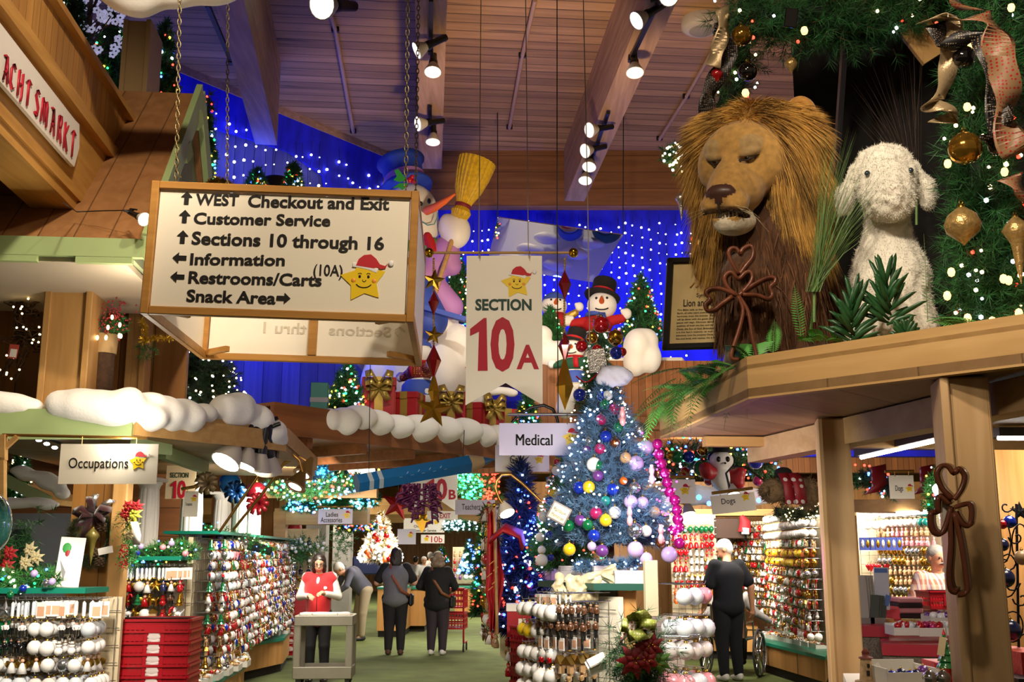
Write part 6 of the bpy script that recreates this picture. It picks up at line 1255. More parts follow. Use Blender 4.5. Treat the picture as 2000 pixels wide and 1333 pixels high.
def cnt_top(lab,pts,z,th=.04,body=None,h0=.0,body_m=oak,edge=teal_p,cat='counter',kick=True):
 c=sum((Vector((x,y,0))for x,y in pts),Vector())/len(pts);t=thing('display_counter',lab,cat,(c.x,c.y,0));m=MB();m.slab(pts,z-th,z);part(t,'worktop',m,edge,True)
 sh=lambda f:[(c.x+(x-c.x)*f,c.y+(y-c.y)*f)for x,y in pts]
 m=MB();m.slab(sh(.97),.12,z-th);part(t,'body',m,body_m,True);m=MB();m.slab(sh(.9),0,.12);part(t,'plinth',m,M('dark plinth','#221d18',.8),True);return t
maple=wood('maple veneer','#cf9d5e','#b98547','z',8)
box_w=M('white card box','#cfcbc0',.6)
def box_of(lab,p,w,d,h,rz,content,grp=None,tilt=0):
 """open white carton with ornaments lying in it"""
 t=thing('ornament_carton',lab,'box',p,(tilt,0,rz),grp);m=MB()
 m.box((0,0,.004),(w,d,.008));m.box((0,-d/2,h*.35),(w,.006,h*.7));m.box((0,d/2,h/2),(w,.006,h))
 for s in(-1,1):m.box((s*w/2,0,h*.42),(.006,d,h*.85))
 part(t,'carton',m,box_w);return t
 # ---- left near rack
za=W(0,1160,6.35).z
rack('wire rack of white balls and figures at the left stall corner','the left corner rack',(-3.35,6.55),(-2.33,6.6),.3,za-.03,[(za-.05,.1,.04,2,[(CAN,'clear'),(CAN,'white'),(CARD,'white'),(STA,'silver')],4),(za-.16,.095,.075,3,[(BALL,'white'),(BALL,'clear'),(BALL,'navy'),(BALL,'green'),(BALL,'white'),(SOL,'white'),(SNO,'white')],2),(za-.26,.095,.075,3,[(BALL,'white'),(TRE,'green'),(BALL,'green'),(SOL,'black'),(SNO,'white'),(BALL,'pearl'),(BALL,'white')],2),(za-.36,.09,.07,3,[(FIG,'white'),(BALL,'white'),(FIG,'brown'),(ANG,'white'),(BALL,'silver'),(SNO,'pearl')],1),(za-.46,.1,.078,4,[(BALL,'white'),(BALL,'white'),(BALL,'clear'),(BALL,'pearl')],2),(za-.57,.1,.078,4,[(BALL,'white'),(BALL,'silver'),(BALL,'white'),(BALL,'blue')],2),(za-.68,.1,.085,2,[(BALL,'white'),(BALL,'pearl')],2)],.32,seed=3)
m=MB();m.slab([(-3.6,6.3),(-2.46,6.36),(-2.42,6.62),(-3.6,6.62)],za,za+.03);solo('rack_shelf',m,teal_p,'teal edged shelf board above the left corner rack','shelf',None,None,(-2.9,6.5,za))
p=W(128,1152,6.5);cd_=thing('display_card','white display card with a small picture standing on the left shelf','card',(p.x,p.y,za+.03),(R(-8),R(3),R(8)));w,h=S(46,6.5),S(94,6.5)
m=MB();m.box((0,0,h/2),(w,.006,h),None,0,.002);part(cd_,'board',m,white);m=MB();m.ball((-w*.2,-.004,h*.78),(w*.18,.002,w*.22),10,0);m.ball((-w*.15,-.004,h*.7),(w*.1,.002,w*.2),8,1);part(cd_,'picture',m,[M('holly green','#2f9a3f',.5),M('berries red','#a3202a',.5)]);m=MB();m.prism([(-w*.4,h*.55),(-w*.1,h*.3),(-w*.15,h*.1)],.003,Matrix.Translation((0,-.005,0)));part(cd_,'grey_corner',m,M('grey print','#8b8c8e',.6))
def mixgar(lab,pts,Y,nt=260,nb=60,bl=MULTI,br=.009,nd=grn_needle2,**k):return garland('evergreen_garland',lab,pts,Y,.8,nd,nt,k.get('nl',.045),k.get('nw',.005),bl,nb,br,nn=16)
mixgar('lit evergreen garland lying on the left shelf above the corner rack',[(-20,1140,28),(40,1135,26),(105,1130,18)],6.5,200,24,[B_white,B_green,B_blue,B_warm])
for px,py,c in((67,1121,'lilac'),(102,1137,'lilac'),(90,1140,'silver'),(20,1163,'green'),(45,1150,'blue')):ornament(px,py,6.3,7,og(c),'%s ball in the garland on the left shelf'%c,name='ball_ornament')
# glass globe lamp at border and dark poinsettia bush
t=thing('glass_ornament_dome','big dark green glass ornament cut by the left photo border','ornament',W(-20,1025,5.6));m=MB();m.ball((0,0,0),(S(40,5.6),S(40,5.6),S(60,5.6)),28);part(t,'glass',m,M('dark green glass','#0d2a26',.05,coat=1));m=MB();m.lathe([(.03,S(58,5.6)),(.03,S(70,5.6)),(.001,S(72,5.6))],12);part(t,'cap',m,capm)
def poinsettia(m,c,r,d=(0,-1,0),mi=0,mi2=1):
 c=Vector(c);d=Vector(d).normalized();u=d.cross(Vector((0,0,1))).normalized();w=u.cross(d)
 for lay,(nn,rr,off)in enumerate(((7,1,0),(6,.65,.02))):
  for k in range(nn):
   a=2*math.pi*k/nn+lay*.4+rnd.uniform(-.1,.1);e=u*math.cos(a)+w*math.sin(a);s=e.cross(d);L=r*rr*rnd.uniform(.85,1.1);b=c+d*off
   v=[b,b+e*L*.45+s*L*.24+d*.012,b+e*L-d*L*.15,b+e*L*.45-s*L*.24+d*.012,b+e*L*.5+d*.02];m.add(v,[(0,1,4),(1,2,4),(2,3,4),(3,0,4)],mi,True)
 for k in range(6):m.ball(c+d*.03+u*rnd.uniform(-.02,.02)+w*rnd.uniform(-.02,.02),r*.06,6,mi2)
pet_r=M('red petals','#a8121c',.6);pet_c=M('cream petals','#cdbf92',.6);pet_g=M('green leaf','#4b7a2b',.5)
t=thing('poinsettia_bush','dark bush with cream and red poinsettias behind the left garland','plant',W(45,1130,6.9));m=MB();P0=np.array([tuple(W(35+rnd.gauss(0,26),1080+rnd.gauss(0,32),6.95))for _ in range(150)]);tufts(m,P0,NR.normal(size=(150,3)),.07,14,.05,.006);part(t,'leaves',m,grn_needle,True,kind='stuff')
for px,py,mt in((60,1075,pet_c),(72,1090,pet_c),(50,1100,pet_c),(20,1080,pet_r),(15,1105,pet_r)):m=MB();poinsettia(m,W(px,py,6.75),.055);part(t,'flower',m,[mt,gold],True)
# wreath with burgundy bow, poinsettia swag on the post
t=thing('wreath','evergreen wreath with burgundy velvet bow, finial ornament and cones','wreath',W(180,1040,7.85));m=MB();n=420;a=NR.uniform(0,2*np.pi,n);rr=S(34,7.8);c=W(183,1045,7.85);P0=np.stack([c.x+rr*np.cos(a)*NR.uniform(.7,1.1,n),np.full(n,c.y)-.03,c.z+rr*1.25*np.sin(a)*NR.uniform(.7,1.1,n)-.02],1);D=np.stack([np.cos(a)-.8*np.sin(a),NR.uniform(-.8,0,n),np.sin(a)+.8*np.cos(a)-.3],1);tufts(m,P0,D,.05,14,.05,.004);part(t,'greenery',m,[M('frosted needles','#5c6a48',.7,vary=.4)],True)
velvet=M('burgundy velvet','#3d0a12',.9,sheen=.6);m=MB();c=W(183,1005,7.7)
for dx,dz in((-.13,.02),(.14,.03),(-.02,.12),(-.1,-.07),(.1,-.05)):e=Vector((dx,-.05,dz));m.strip([c,c+e*.5+Vector((0,-.05,.03)),c+e,c+e*.5+Vector((0,-.01,-.03)),c],.045,(0,.6,1)if abs(dx)>.05 else(1,.5,0),.003)
for dx in(-.06,.05):m.strip([c,c+Vector((dx*.5,-.03,-.08)),c+Vector((dx,-.03,-.19))],.045,(1,0,.2),.003)
part(t,'bow',m,velvet,True);m=MB();m.strip([c+Vector((.05,0,0)),c+Vector((.09,-.04,.07)),c+Vector((.14,-.03,.1))],.05,(1,.3,-.3),.002);m.strip([c,c+Vector((-.0,-.03,.1)),c+Vector((.02,-.02,.14))],.05,(1,.3,0),.002);part(t,'silver_ribbon',m,silver,True)
ornament(181,1047,7.65,14,M('amber glass','#a99b4e',.1,.4,coat=1),'amber glass finial ball hanging in the burgundy bow wreath','icicle')
for px,py in((160,1062),(198,1030),(185,1080),(194,1098)):
 m=MB();b=W(px,py,7.68);m.ball(b,(.028,.028,.035),10)
 for k in range(24):a=k*2.4;z=-.03+.06*k/24;m.ball(b+Vector((.026*math.cos(a),.026*math.sin(a),z)),(.012,.012,.005),5)
 part(t,'pine_cone',m,M('pine cone','#5f4a38',.8),True)
m=MB();m.box(W(206,1076,7.6),(S(28,7.6),.003,S(13,7.6)),(0,R(-12),0));part(t,'price_tag',m,white,True,'white price tag')
t=thing('poinsettia_swag','hanging swag of red and lime poinsettias on the lit wooden post','swag',W(252,1030,7.6))
for px,py,mt,r_ in((252,990,pet_r,.06),(262,1005,M('lime petals','#b9b83a',.6),.06),(245,1005,pet_r,.05),(262,1028,M('lime petals','#b9b83a',.6),.05),(268,990,pet_r,.05),(255,1045,pet_c,.05)):m=MB();poinsettia(m,W(px,py,7.55),r_);part(t,'flower',m,[mt,gold],True)
m=MB();P0=np.array([tuple(W(250+rnd.gauss(0,7),1010+rnd.uniform(-20,90),7.6))for _ in range(120)]);D=NR.normal(size=(120,3))*np.array([.6,.5,.3])+np.array([0,0,-1]);tufts(m,P0,D,.06,10,.05,.004);part(t,'greenery',m,grn_needle2,True,kind='stuff')
m=MB();m.dots([tuple(W(240+rnd.gauss(0,5),1075+rnd.uniform(-10,35),7.55))for _ in range(60)],.006);part(t,'berries',m,og('red'),True,kind='stuff');m=MB();m.strip([W(262,1020,7.5),W(268,1045,7.48),W(266,1065,7.5)],.05,(1,.3,0),.002);part(t,'ribbon',m,white,True)
# ---- long left rack and its counters
zl2=W(300,1095,8.3).z
mixl=[(ANI,'red'),(FIG,'red'),(SNO,'red'),(ANG,'red'),(TRE,'gold'),(ANI,'gold'),(DROP,'blue'),(FIG,'navy'),(FIG,'red'),(ANG,'white'),(ANI,'tan'),(BALL,'white'),(BALL,'pearl'),(SNO,'white'),(FIG,'tan'),(ANI,'white'),(SOL,'red'),(SOL,'brown'),(HEA,'pink'),(STA,'gold'),(ANG,'gold'),(BALL,'clear'),(DROP,'silver'),(HOU,'tan'),(CNE,'red'),(TRE,'green'),(SNO,'pearl'),(ANG,'pearl'),(BELL,'silver'),(ANI,'brown')]
rack('long wire rack of mixed ornaments behind the red baskets','the long left rack',(-3.12,8.45),(-2.5,8.6),.45,zl2-.03,[(zl2-.06,.1,.03,2,[(CAN,'white'),(CAN,'clear'),(CARD,'tan'),(CARD,'white')],4)]+[(zl2-.16-.1*i,.09,.06,3,mixl,1)for i in range(6)],.35,seed=5)
LR0,LR1=W(376,1100,10.6).xy,W(545,1100,17.6).xy
rack('receding wire rack of colourful ornaments along the left aisle','the receding left rack',LR0,LR1,.45,zl2+.2,[(zl2+.16-.1*i,.1,.085,2,mixl,1)for i in range(12)],.3,seed=6,nrm=(.99,.09,0))
m=MB();m.slab([(-3.15,8.15),(-2.45,8.2),(-2.45,8.6),(-3.15,8.6)],zl2,zl2+.03);solo('rack_shelf',m,teal_p,'teal edged shelf above the long left rack carrying a garland','shelf',None,None,(-2.5,8.4,zl2))
m=MB();z_=zl2+.23;m.slab([(LR0[0]-.3,LR0[1]),(LR0[0]+.25,LR0[1]),(LR1[0]+.25,LR1[1]),(LR1[0]-.3,LR1[1])],z_,z_+.03);solo('rack_shelf',m,teal_p,'teal edged shelf above the receding left rack','shelf',None,None,(-2.4,10,z_))
mixgar('lit garland with coloured balls on the shelf left of the fluted columns',[(255,1085,22),(300,1080,24),(340,1075,24),(375,1082,22)],8.35,260,40,[B_warm,B_yel,B_green,B_blue,B_white])
mixgar('lit garland with coloured balls on the shelf below the fluted columns',[(365,1045,26),(420,1048,26),(470,1060,24),(530,1078,18)],12.0,300,46,[B_green,B_blue,B_warm,B_green,B_white])
for i,(px,py,c,y)in enumerate(((275,1068,'lilac'),(318,1070,'pink'),(335,1062,'lilac'),(268,1081,'blue'),(362,1082,'pink'),(372,1050,'green'),(396,1047,'blue'),(415,1050,'red'),(430,1052,'lilac'),(450,1047,'green'),(480,1060,'silver'),(375,1040,'blue'))and[(a,b,c,8.15 if a<366 else 11.7)for a,b,c in((275,1068,'lilac'),(318,1070,'pink'),(335,1062,'lilac'),(268,1081,'blue'),(362,1082,'pink'),(372,1050,'green'),(396,1047,'blue'),(415,1050,'red'),(430,1052,'lilac'),(450,1047,'green'),(480,1060,'silver'))]):ornament(px,py,y,6,og(c),'%s ball tucked in the shelf garland %s'%(c,'left of the fluted columns' if px<366 else 'below the fluted columns'))
ornament(449,945,12.1,22,M('ornament metallic blue','#0f4f86',.2,.5,coat=1),'big metallic blue ball standing on a fluted column');ornament(500,962,13.7,20,M('ornament deep red','#7a1420',.2,.5,coat=1),'big deep red ball standing on a fluted column')
for px,py,mt,lab,y in((462,962,M('blue tinsel bow','#1d4a80',.3,.6),'blue foil bow below the big blue ball',10.2),(505,985,M('red foil bow','#8a1a22',.35,.5),'red foil bow below the big red ball',11.6),(405,945,rib_g,'champagne bow tied on top of a fluted column',9.7)):
 m=MB();c=W(px,py,y)
 for k in range(9):a=k*.7;e=Vector((math.cos(a),-.4,math.sin(a)))*S(22,y);m.strip([c,c+e*.6+Vector((0,-.03,.01)),c+e],.05,(math.sin(a),.3,-math.cos(a)),.002)
 solo('foil_bow',m,mt,lab,'bow',None,None,c)
mk=lambda*pp:[(q.x,q.y)for q in pp]
zc=.47;cp=[WZ(568,1232,zc),WZ(556,1246,zc),WZ(430,1268,zc),WZ(425,1215,zc),WZ(540,1195,zc)]
cnt_top('maple counter with teal top full of boxed ornaments, farther left island',mk(*cp),zc,body_m=maple)
zc2=.47;cp2=[WZ(480,1300,zc2),WZ(395,1345,zc2),WZ(330,1390,zc2),WZ(330,1240,zc2),WZ(470,1270,zc2)]
cnt_top('maple counter with teal top full of boxed ornaments, nearer left island',mk(*cp2),zc2,body_m=maple)
def cartons(pts,z,nx,ny,where,seed,w=.16,cols=('white','gold','clear','silver','red','tan')):
 """rows of low white cartons filled with small ornaments on a counter"""
 r_=random.Random(seed);a,b,c_,d=[Vector((*p,0))for p in pts]
 for i in range(nx):
  for j in range(ny):
   u=(i+.5)/nx;v_=(j+.5)/ny;p=a.lerp(b,u).lerp(d.lerp(c_,u),v_);ww=min((b-a).length/nx*.92,.26);dd_=min((d-a).length/ny*.92,.26);rz=AX
   t=box_of('low white carton of small ornaments on %s'%where,(p.x,p.y,z),ww,dd_,.07,rz,None,'white cartons on %s'%where);m=MB();k0=r_.choice(cols);k1=r_.choice(cols)
   for q in range(22):m.ball((r_.uniform(-.42,.42)*ww,r_.uniform(-.42,.42)*dd_,.05+r_.uniform(0,.02)),(r_.uniform(.015,.04),r_.uniform(.015,.03),.02),7,q%4)
   part(t,'ornaments',m,[og(k0),og(k1),og('tan'),og('gold')],kind='stuff')
cartons(mk(WZ(438,1262,zc),WZ(556,1240,zc),WZ(540,1198,zc),WZ(428,1218,zc)),zc,6,7,'the farther left counter',1)
cartons(mk(WZ(345,1360,zc2),WZ(470,1300,zc2),WZ(462,1272,zc2),WZ(335,1275,zc2)),zc2,6,9,'the nearer left counter',2)
# red basket stack
bas=M('red basket plastic','#a80f1e',.35,coat=.3);emb=M('white emblem','#d9c9c6',.5)
p0=W(297,1333,6.75);bw=S(128,6.75)/1.0
def basket(lab,loc,w,rz,grp,d=.3,h=.2):
 t=thing('shopping_basket',lab,'basket',loc,rz,grp);m=MB();a=.94
 P_=lambda s:[(-w/2*s,-d/2*s),(w/2*s,-d/2*s),(w/2*s,d/2*s),(-w/2*s,d/2*s)]
 m.slab(P_(a),0,.008)
 for k in range(4):
  (x0,y0),(x1,y1)=P_(1)[k],P_(1)[(k+1)%4];L=math.hypot(x1-x0,y1-y0);nn=int(L/.028)
  for z,hh in((.02,.03),(h*.5,.02),(h-.03,.05)):s_=a+(1-a)*z/h;m.bar((x0*s_,y0*s_,z),(x1*s_,y1*s_,z),.006,hh)
  for i in range(nn+1):f=i/nn;m.bar(((x0+(x1-x0)*f)*a,(y0+(y1-y0)*f)*a,.01),(x0+(x1-x0)*f,y0+(y1-y0)*f,h),.009,.006)
  m.bar((x0,y0,h),(x1,y1,h),.03,.014,0)
 part(t,'basket_body',m,bas)
 m=MB();m.box((0,-d/2-.004,h*.55),(w*.3,.006,h*.62),None,0,.002);part(t,'front_plate',m,bas)
 m=MB();m.ball((0,-d/2-.008,h*.6),(w*.085,.003,.018),12);m.ball((0,-d/2-.008,h*.52),(w*.1,.003,.02),12);m.strip([(-w*.09,-d/2-.01,h*.42),(0,-d/2-.01,h*.38),(w*.09,-d/2-.01,h*.42)],.018,(0,.1,1),.002);part(t,'emblem',m,emb)
 m=MB();m.tube([(-w/2+.01,0,h),(-w/2+.015,-d*.38,h+.012),(w/2-.015,-d*.38,h+.012),(w/2-.01,0,h)],.005,5);part(t,'handle',m,M('black handle','#151213',.5));return t
zt_=W(297,1212,6.75).z;step=S(20.5,6.75)
names=('topmost','second','third','fourth','fifth','sixth','seventh','eighth','ninth')
b0_=None
for i in range(7):
 L='%s red basket%s in the tall stack beside the left corner rack'%(names[i],'' if i==0 else ' from the top');loc=(p0.x,p0.y+.12,zt_-.2-i*step)
 if b0_ is None:b0_=basket(L,loc,bw,.04,'stacked red baskets')
 else:dup(b0_,loc,None,L)
m=MB();m.box((p0.x,p0.y+.12,(zt_-.2-6*step)/2),(bw*.8,.26,zt_-.2-6*step));solo('basket_stand',m,black,'dark stand under the tall red basket stack','stand',None,None,(p0.x,p0.y,0))
# ================================================================ centre: blue tree on its display
TB=W(1190,1092,7.0);TH=W(1190,725,7.0).z-TB.z
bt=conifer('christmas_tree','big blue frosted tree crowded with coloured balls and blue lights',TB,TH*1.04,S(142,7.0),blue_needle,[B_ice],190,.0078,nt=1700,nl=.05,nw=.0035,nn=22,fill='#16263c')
tb_orn=((1174,820,'magenta',10),(1200,800,'magenta',10),(1181,790,'green',9),(1207,835,'green',10),(1183,853,'blue',11),(1172,877,'magenta',10),(1201,866,'copper',10),(1151,862,'silver',8),(1146,880,'purple',8),(1250,841,'silver',13),(1263,874,'lilac',13),(1222,895,'tan',10),(1242,906,'lilac',14),(1160,908,'white',13),(1168,910,'green',10),(1168,930,'purple',10),(1131,953,'blue',11),(1150,952,'yellow',11),(1196,957,'blue',11),(1239,954,'silver',11),(1287,924,'copper',9),(1183,979,'teal',9),(1232,981,'lilac',12),(1255,983,'lilac',11),(1300,982,'pearl',13),(1278,1001,'tan',10),(1164,1003,'magenta',11),(1201,1002,'pearl',11),(1183,1017,'yellow',11),(1133,1017,'purple',10),(1148,1026,'green',10),(1110,1028,'green',11),(1240,1037,'silver',14),(1262,1038,'pearl',10),(1160,1047,'blue',11),(1112,1074,'yellow',11),(1176,1077,'purple',11),(1241,1074,'lilac',14),(1156,1068,'lilac',8),(1307,1084,'lilac',14),(1176,775,'blue',9),(1187,773,'pearl',9),(1218,940,'orange',7),(1215,815,'pink',8),(1290,1060,'copper',9),(1262,1092,'lilac',11))
nm_=('high in','in the middle of','low on');pl_={}
for px,py,c,r_ in tb_orn:
 y=7.0-max(.05,math.sqrt(max(0,1-((px-1190)/(max(20,(py-720)*.40)))**2))*S(135,7)*((py-710)/380));side='left side' if px<1165 else('right side' if px>1225 else 'front');lab='%s ball hanging %s the blue tree on its %s'%(c,nm_[0 if py<880 else(1 if py<1000 else 2)],side)
 pl_[lab]=pl_.get(lab,0)+1
 if pl_[lab]>1:lab=lab.replace('ball',('','','second ball','third ball','fourth ball')[min(4,pl_[lab])])
 ornament(px,py,y,r_*1.12,og(c),lab,grp='balls on the blue tree')
for px,py in((1273,928),(1230,1010),(1291,1045),(1216,815)):m=MB();c=W(px,py,6.45);m.ball(c+Vector((0,0,.025)),(.017,.017,.028),10);m.ball(c-Vector((0,0,.025)),(.019,.019,.03),10);m.tube([c+Vector((0,0,.06)),c-Vector((0,0,.05))],.012,6);solo('slipper_ornament',m,og('pink'),'pink slipper-shaped ornament at height %s of the blue tree'%{928:'mid right',1010:'lower middle',1045:'lower right',815:'upper'}[py],'ornament','pink slipper ornaments',None,c)
m=MB()
v,f,_=sdf([E_(W(1195+dx,735+dy,6.95),(S(16,7),S(12,7),S(13,7)),.02)for dx,dy in((-14,6),(2,10),(18,8),(-8,-8),(12,-8),(26,0))],.012,.012,40);m.add(v,f,0);solo('tree_topper',m,M('gauze white','#d9d6e6',.8,sheen=.3),'crumpled white gauze bow topping the blue tree','tree topper',None,None,W(1195,750,6.95))
# magenta ball garland down the right side
pk=M('magenta ball','#b0107c',.2,.4,coat=1);P_=[(1262,860),(1278,872),(1287,898),(1292,915),(1300,935),(1303,955),(1310,975),(1318,992),(1322,1012),(1327,1030),(1315,1040),(1326,1052),(1312,1018)]
t=thing('ball_garland','magenta ball garland with pink lights down the blue tree\'s right edge','garland',W(1290,950,6.85))
for x,y in[(1284,868),(1287,888),(1292,906),(1298,925),(1303,943),(1308,962),(1318,978),(1322,997),(1324,1015),(1326,1030),(1316,1036),(1327,1062)]:m=MB();m.ball(W(x,y,6.85),S(11,6.85),14);part(t,'ball',m,pk,True)
for k in range(34):s=rnd.random();x=1262+60*s**.8+rnd.gauss(0,9);y=858+190*s+rnd.gauss(0,6);mb=MB();mb.dots([W(x,y,6.78)],.007);part(t,'bulb',mb,B_pink,True)
# display body: shelf, post, panels, boxes, fabric
zs=W(1180,1138,6.9).z
t=thing('centre_display','centre display stand with teal shelf, maple post and white panels under the blue tree','display stand',(.75,7.0,0));xa,xb=W(1085,1135,6.9).x,W(1258,1140,6.6).x
m=MB();m.slab([(xa-.1,7.35),(xa+.05,6.95),(xb-.3,6.62),(xb,6.6),(xb+.05,7.35)],zs-.04,zs);part(t,'shelf',m,M('dark teal shelf','#0b4a3d',.4),True)
m=MB();a=W(1231,1143,6.7);m.box((a.x,6.78,zs/2),(S(36,6.7),.12,zs),(0,R(-1.5),0),0,.006);part(t,'upright',m,maple,True)
m=MB();m.bar((xa,7.15,zs*.5),(xb-.05,6.85,zs*.5),.04,zs-.1);part(t,'back_panel',m,cream,True)
m=MB();a=W(1270,1095,6.55);b=W(1270,1205,6.55);m.box((a.x,6.55,(a.z+b.z)/2),(S(26,6.5),.04,a.z-b.z),(0,0,R(15)),0,.004);part(t,'side_panel',m,M('muted cream board','#c4b999',.6),True)  # side panel in a darker cream than the sign boards
m=MB();m.slab([(xa-.1,7.45),(xa-.0,6.95),(xb-.2,6.75),(xb+.5,6.75),(xb+.5,7.5)],0,.55);part(t,'base',m,maple,True)
gift=M('speckled gift paper','#d8cfd2',.5,vary=.1,vs=60)
for i,(px,py,w_,h_,y,rz)in enumerate(((1110,1132,34,30,6.95,.1),(1150,1132,30,28,6.85,-.1),(1172,1133,28,32,6.75,.15),(1214,1136,29,24,6.68,.05),(1244,1134,28,24,6.66,-.2))):
 p=W(px,py,y);w=S(w_,y);h=S(h_,y);t=thing('gift_box','%s pale speckled gift box under the blue tree, counted from its left'%names[i].replace('topmost','first'),'gift box',(p.x,p.y,zs),rz);m=MB();m.box((0,0,h*.4),(w*.96,w*.7,h*.8));part(t,'box',m,gift);m=MB();m.box((0,0,h*.85),(w,w*.74,h*.3),None,0,.003);part(t,'lid',m,gift)
m=MB();cr=M('cream satin','#d8cba2',.35,sheen=.3);fb=thing('satin_drape','cream satin cloth swagged along the teal shelf edge','cloth',W(1140,1145,6.85))
for k,pts in enumerate(([(1093,1128),(1092,1148),(1104,1162),(1125,1142),(1150,1130),(1195,1112)],[(1112,1132),(1118,1150),(1128,1165),(1134,1150),(1130,1134)],[(1136,1134),(1142,1158),(1152,1166),(1160,1150),(1168,1134)],[(1180,1126),(1205,1136),(1232,1141),(1258,1138)])):
 q=[W(x,y,6.74-.03*(k%2))for x,y in pts];v,f,_=sdf([K_(a_,b_,.026,.03,.02)for a_,b_ in zip(q,q[1:])]+[E_(p_+Vector((0,0,-.012)),(.04,.02,.03),.02)for p_ in q[1:-1]],.007,.012,55);m=MB();m.add(v,f,0);part(fb,'fold',m,cr,True)
mixgar('blue lit sprigs and ribbons between the gift boxes under the tree',[(1130,1108,10),(1190,1105,12),(1245,1100,10)],6.8,110,24,[B_ice],.007,blue_needle)
# front rack under the shelf
zz=[W(1150,y,6.7).z for y in(1165,1183,1225,1256,1290)]
rack('curved chrome rack of white balls and figures under the teal shelf','the centre front rack',(xa+.14,6.93),(xb-.16,6.64),.5,zs-.08,[(W(1150,1165,6.6).z,.07,.05,1,[(CAN,'clear'),(CARD,'white')],4),(W(1150,1183,6.55).z,.115,.06,3,[(SOL,'brown'),(SOL,'navy'),(FIG,'orange'),(BALL,'white')],3),(W(1150,1216,6.5).z,.115,.058,3,[(SOL,'navy'),(SOL,'brown'),(FIG,'orange'),(BALL,'white')],3),(W(1150,1250,6.5).z,.09,.07,3,[(CARD,'white'),(CAN,'black'),(BALL,'white'),(HOU,'white')],4),(W(1150,1285,6.5).z,.11,.085,3,[(HOU,'white'),(SOL,'red'),(CARD,'white'),(HOU,'tan')],2),(W(1150,1315,6.5).z,.11,.085,3,[(CARD,'white'),(SOL,'tan'),(BALL,'white')],2)],.34,cream,seed=9)
rack('left end rack of white printed balls beside the aisle','the centre end rack',(xa-.12,7.12),(xa+.1,6.8),.5,zs-.08,[(zs-.12,.1,.08,2,[(BALL,'yellow'),(BALL,'silver'),(BALL,'white')],2),(zs-.25,.1,.08,2,[(BALL,'yellow'),(BALL,'white')],2)]+[(zs-.38-.1*i,.1,.075,4,[(BALL,'white'),(BALL,'pearl'),(BALL,'white')],2)for i in range(5)],.22,cream,seed=10,nrm=(-.5,-.87,0))
rack('right side rack of clear and pink balls under the blue tree','the centre right rack',(xb+.0,6.62),(xb+.28,6.9),.5,zs-.2,[(zs-.02,.12,.1,1,[(BALL,'pink'),(BALL,'clear')],1),(zs-.2,.13,.1,2,[(BALL,'clear'),(DROP,'pink')],1),(zs-.33,.12,.1,2,[(BALL,'clear'),(BALL,'pearl')],1),(zs-.5,.14,.1,3,[(BALL,'pink'),(BALL,'clear'),(BALL,'pink')],1)],.3,cream,seed=12,nrm=(.6,-.8,0))
m=MB();c=W(1165,1300,6.15);m.box(c,(S(36,6.2),.12,S(16,6.2)),(R(12),R(-25),0));m.box(c+Vector((0,-.02,.03)),(S(34,6.2),.13,.008),(R(12),R(-25),0));solo('toy_truck_ornament',m,[white],'white toy truck ornament hanging at the front rack','ornament',None,None,c)
for k,(x,y,L)in enumerate(((1285,1243,55),(1290,1265,45),(1330,1240,30))):m=MB();a=W(x,y,6.4);m.tube([a,a+Vector((S(L,6.4),-.05,0))],.004,6);m.ball(a+Vector((S(L,6.4),-.05,0)),.007,8);solo('display_hook',m,chrome,('upper long','lower','rear')[k]+' empty chrome hook sticking out right of the poinsettia swag','hook',None,None,a)
t=thing('poinsettia_swag','dark evergreen swag with red poinsettia and green patterned bow','swag',W(1245,1290,5.9));m=MB();n=420;P0=np.array([tuple(W(1248+rnd.gauss(0,24),1300+rnd.gauss(0,38),6.0+rnd.gauss(0,.05)))for _ in range(n)]);D=P0-np.array(tuple(W(1246,1262,6.05)));D+=np.array([0,-.15,-.05]);tufts(m,P0,D,.07,20,.065,.0035);part(t,'greenery',m,[M('pine needles','#27502a',.6,vary=.4)],True)
for px,py,r_ in((1240,1290,.1),(1270,1262,.085),(1262,1288,.08)):m=MB();poinsettia(m,W(px,py,5.82),r_);part(t,'flower',m,[M('deep red petals','#7d0e18',.5),gold],True)
for px,py in((1258,1275),(1285,1292),(1232,1300)):m=MB();poinsettia(m,W(px,py,5.85),.08);part(t,'leaf',m,[pet_g,gold],True)
bowm=dotted('green lattice ribbon','#7f8a34','#b8b06a',70);m=MB();c=W(1245,1228,5.85)
for dx,dz,w_ in((0,.11,.1),(-.11,.02,.08),(.02,-.06,.1),(-.06,-.04,.08),(.1,.03,.06)):e=Vector((dx,-.04,dz))*.78;w_*=.75;m.strip([c,c+e*.6+Vector((-.03,-.05,.02)),c+e*1.1+Vector((0,-.06,0)),c+e*.6+Vector((.04,-.02,0)),c],w_,(1,.3,.2)if abs(dx)<.05 else(.2,.3,1),.003)
part(t,'bow',m,bowm,True);m=MB()
for dx,dz in((-.07,.0),(-.05,-.03),(.06,.01),(-.1,-.06)):e=Vector((dx,-.07,dz));m.strip([c,c+e*.6+Vector((0,-.03,.02)),c+e],.05,(.3,.3,1),.003)
part(t,'white_ribbon',m,dotted('white printed ribbon','#d9cfc0','#9c2a2a',50),True)
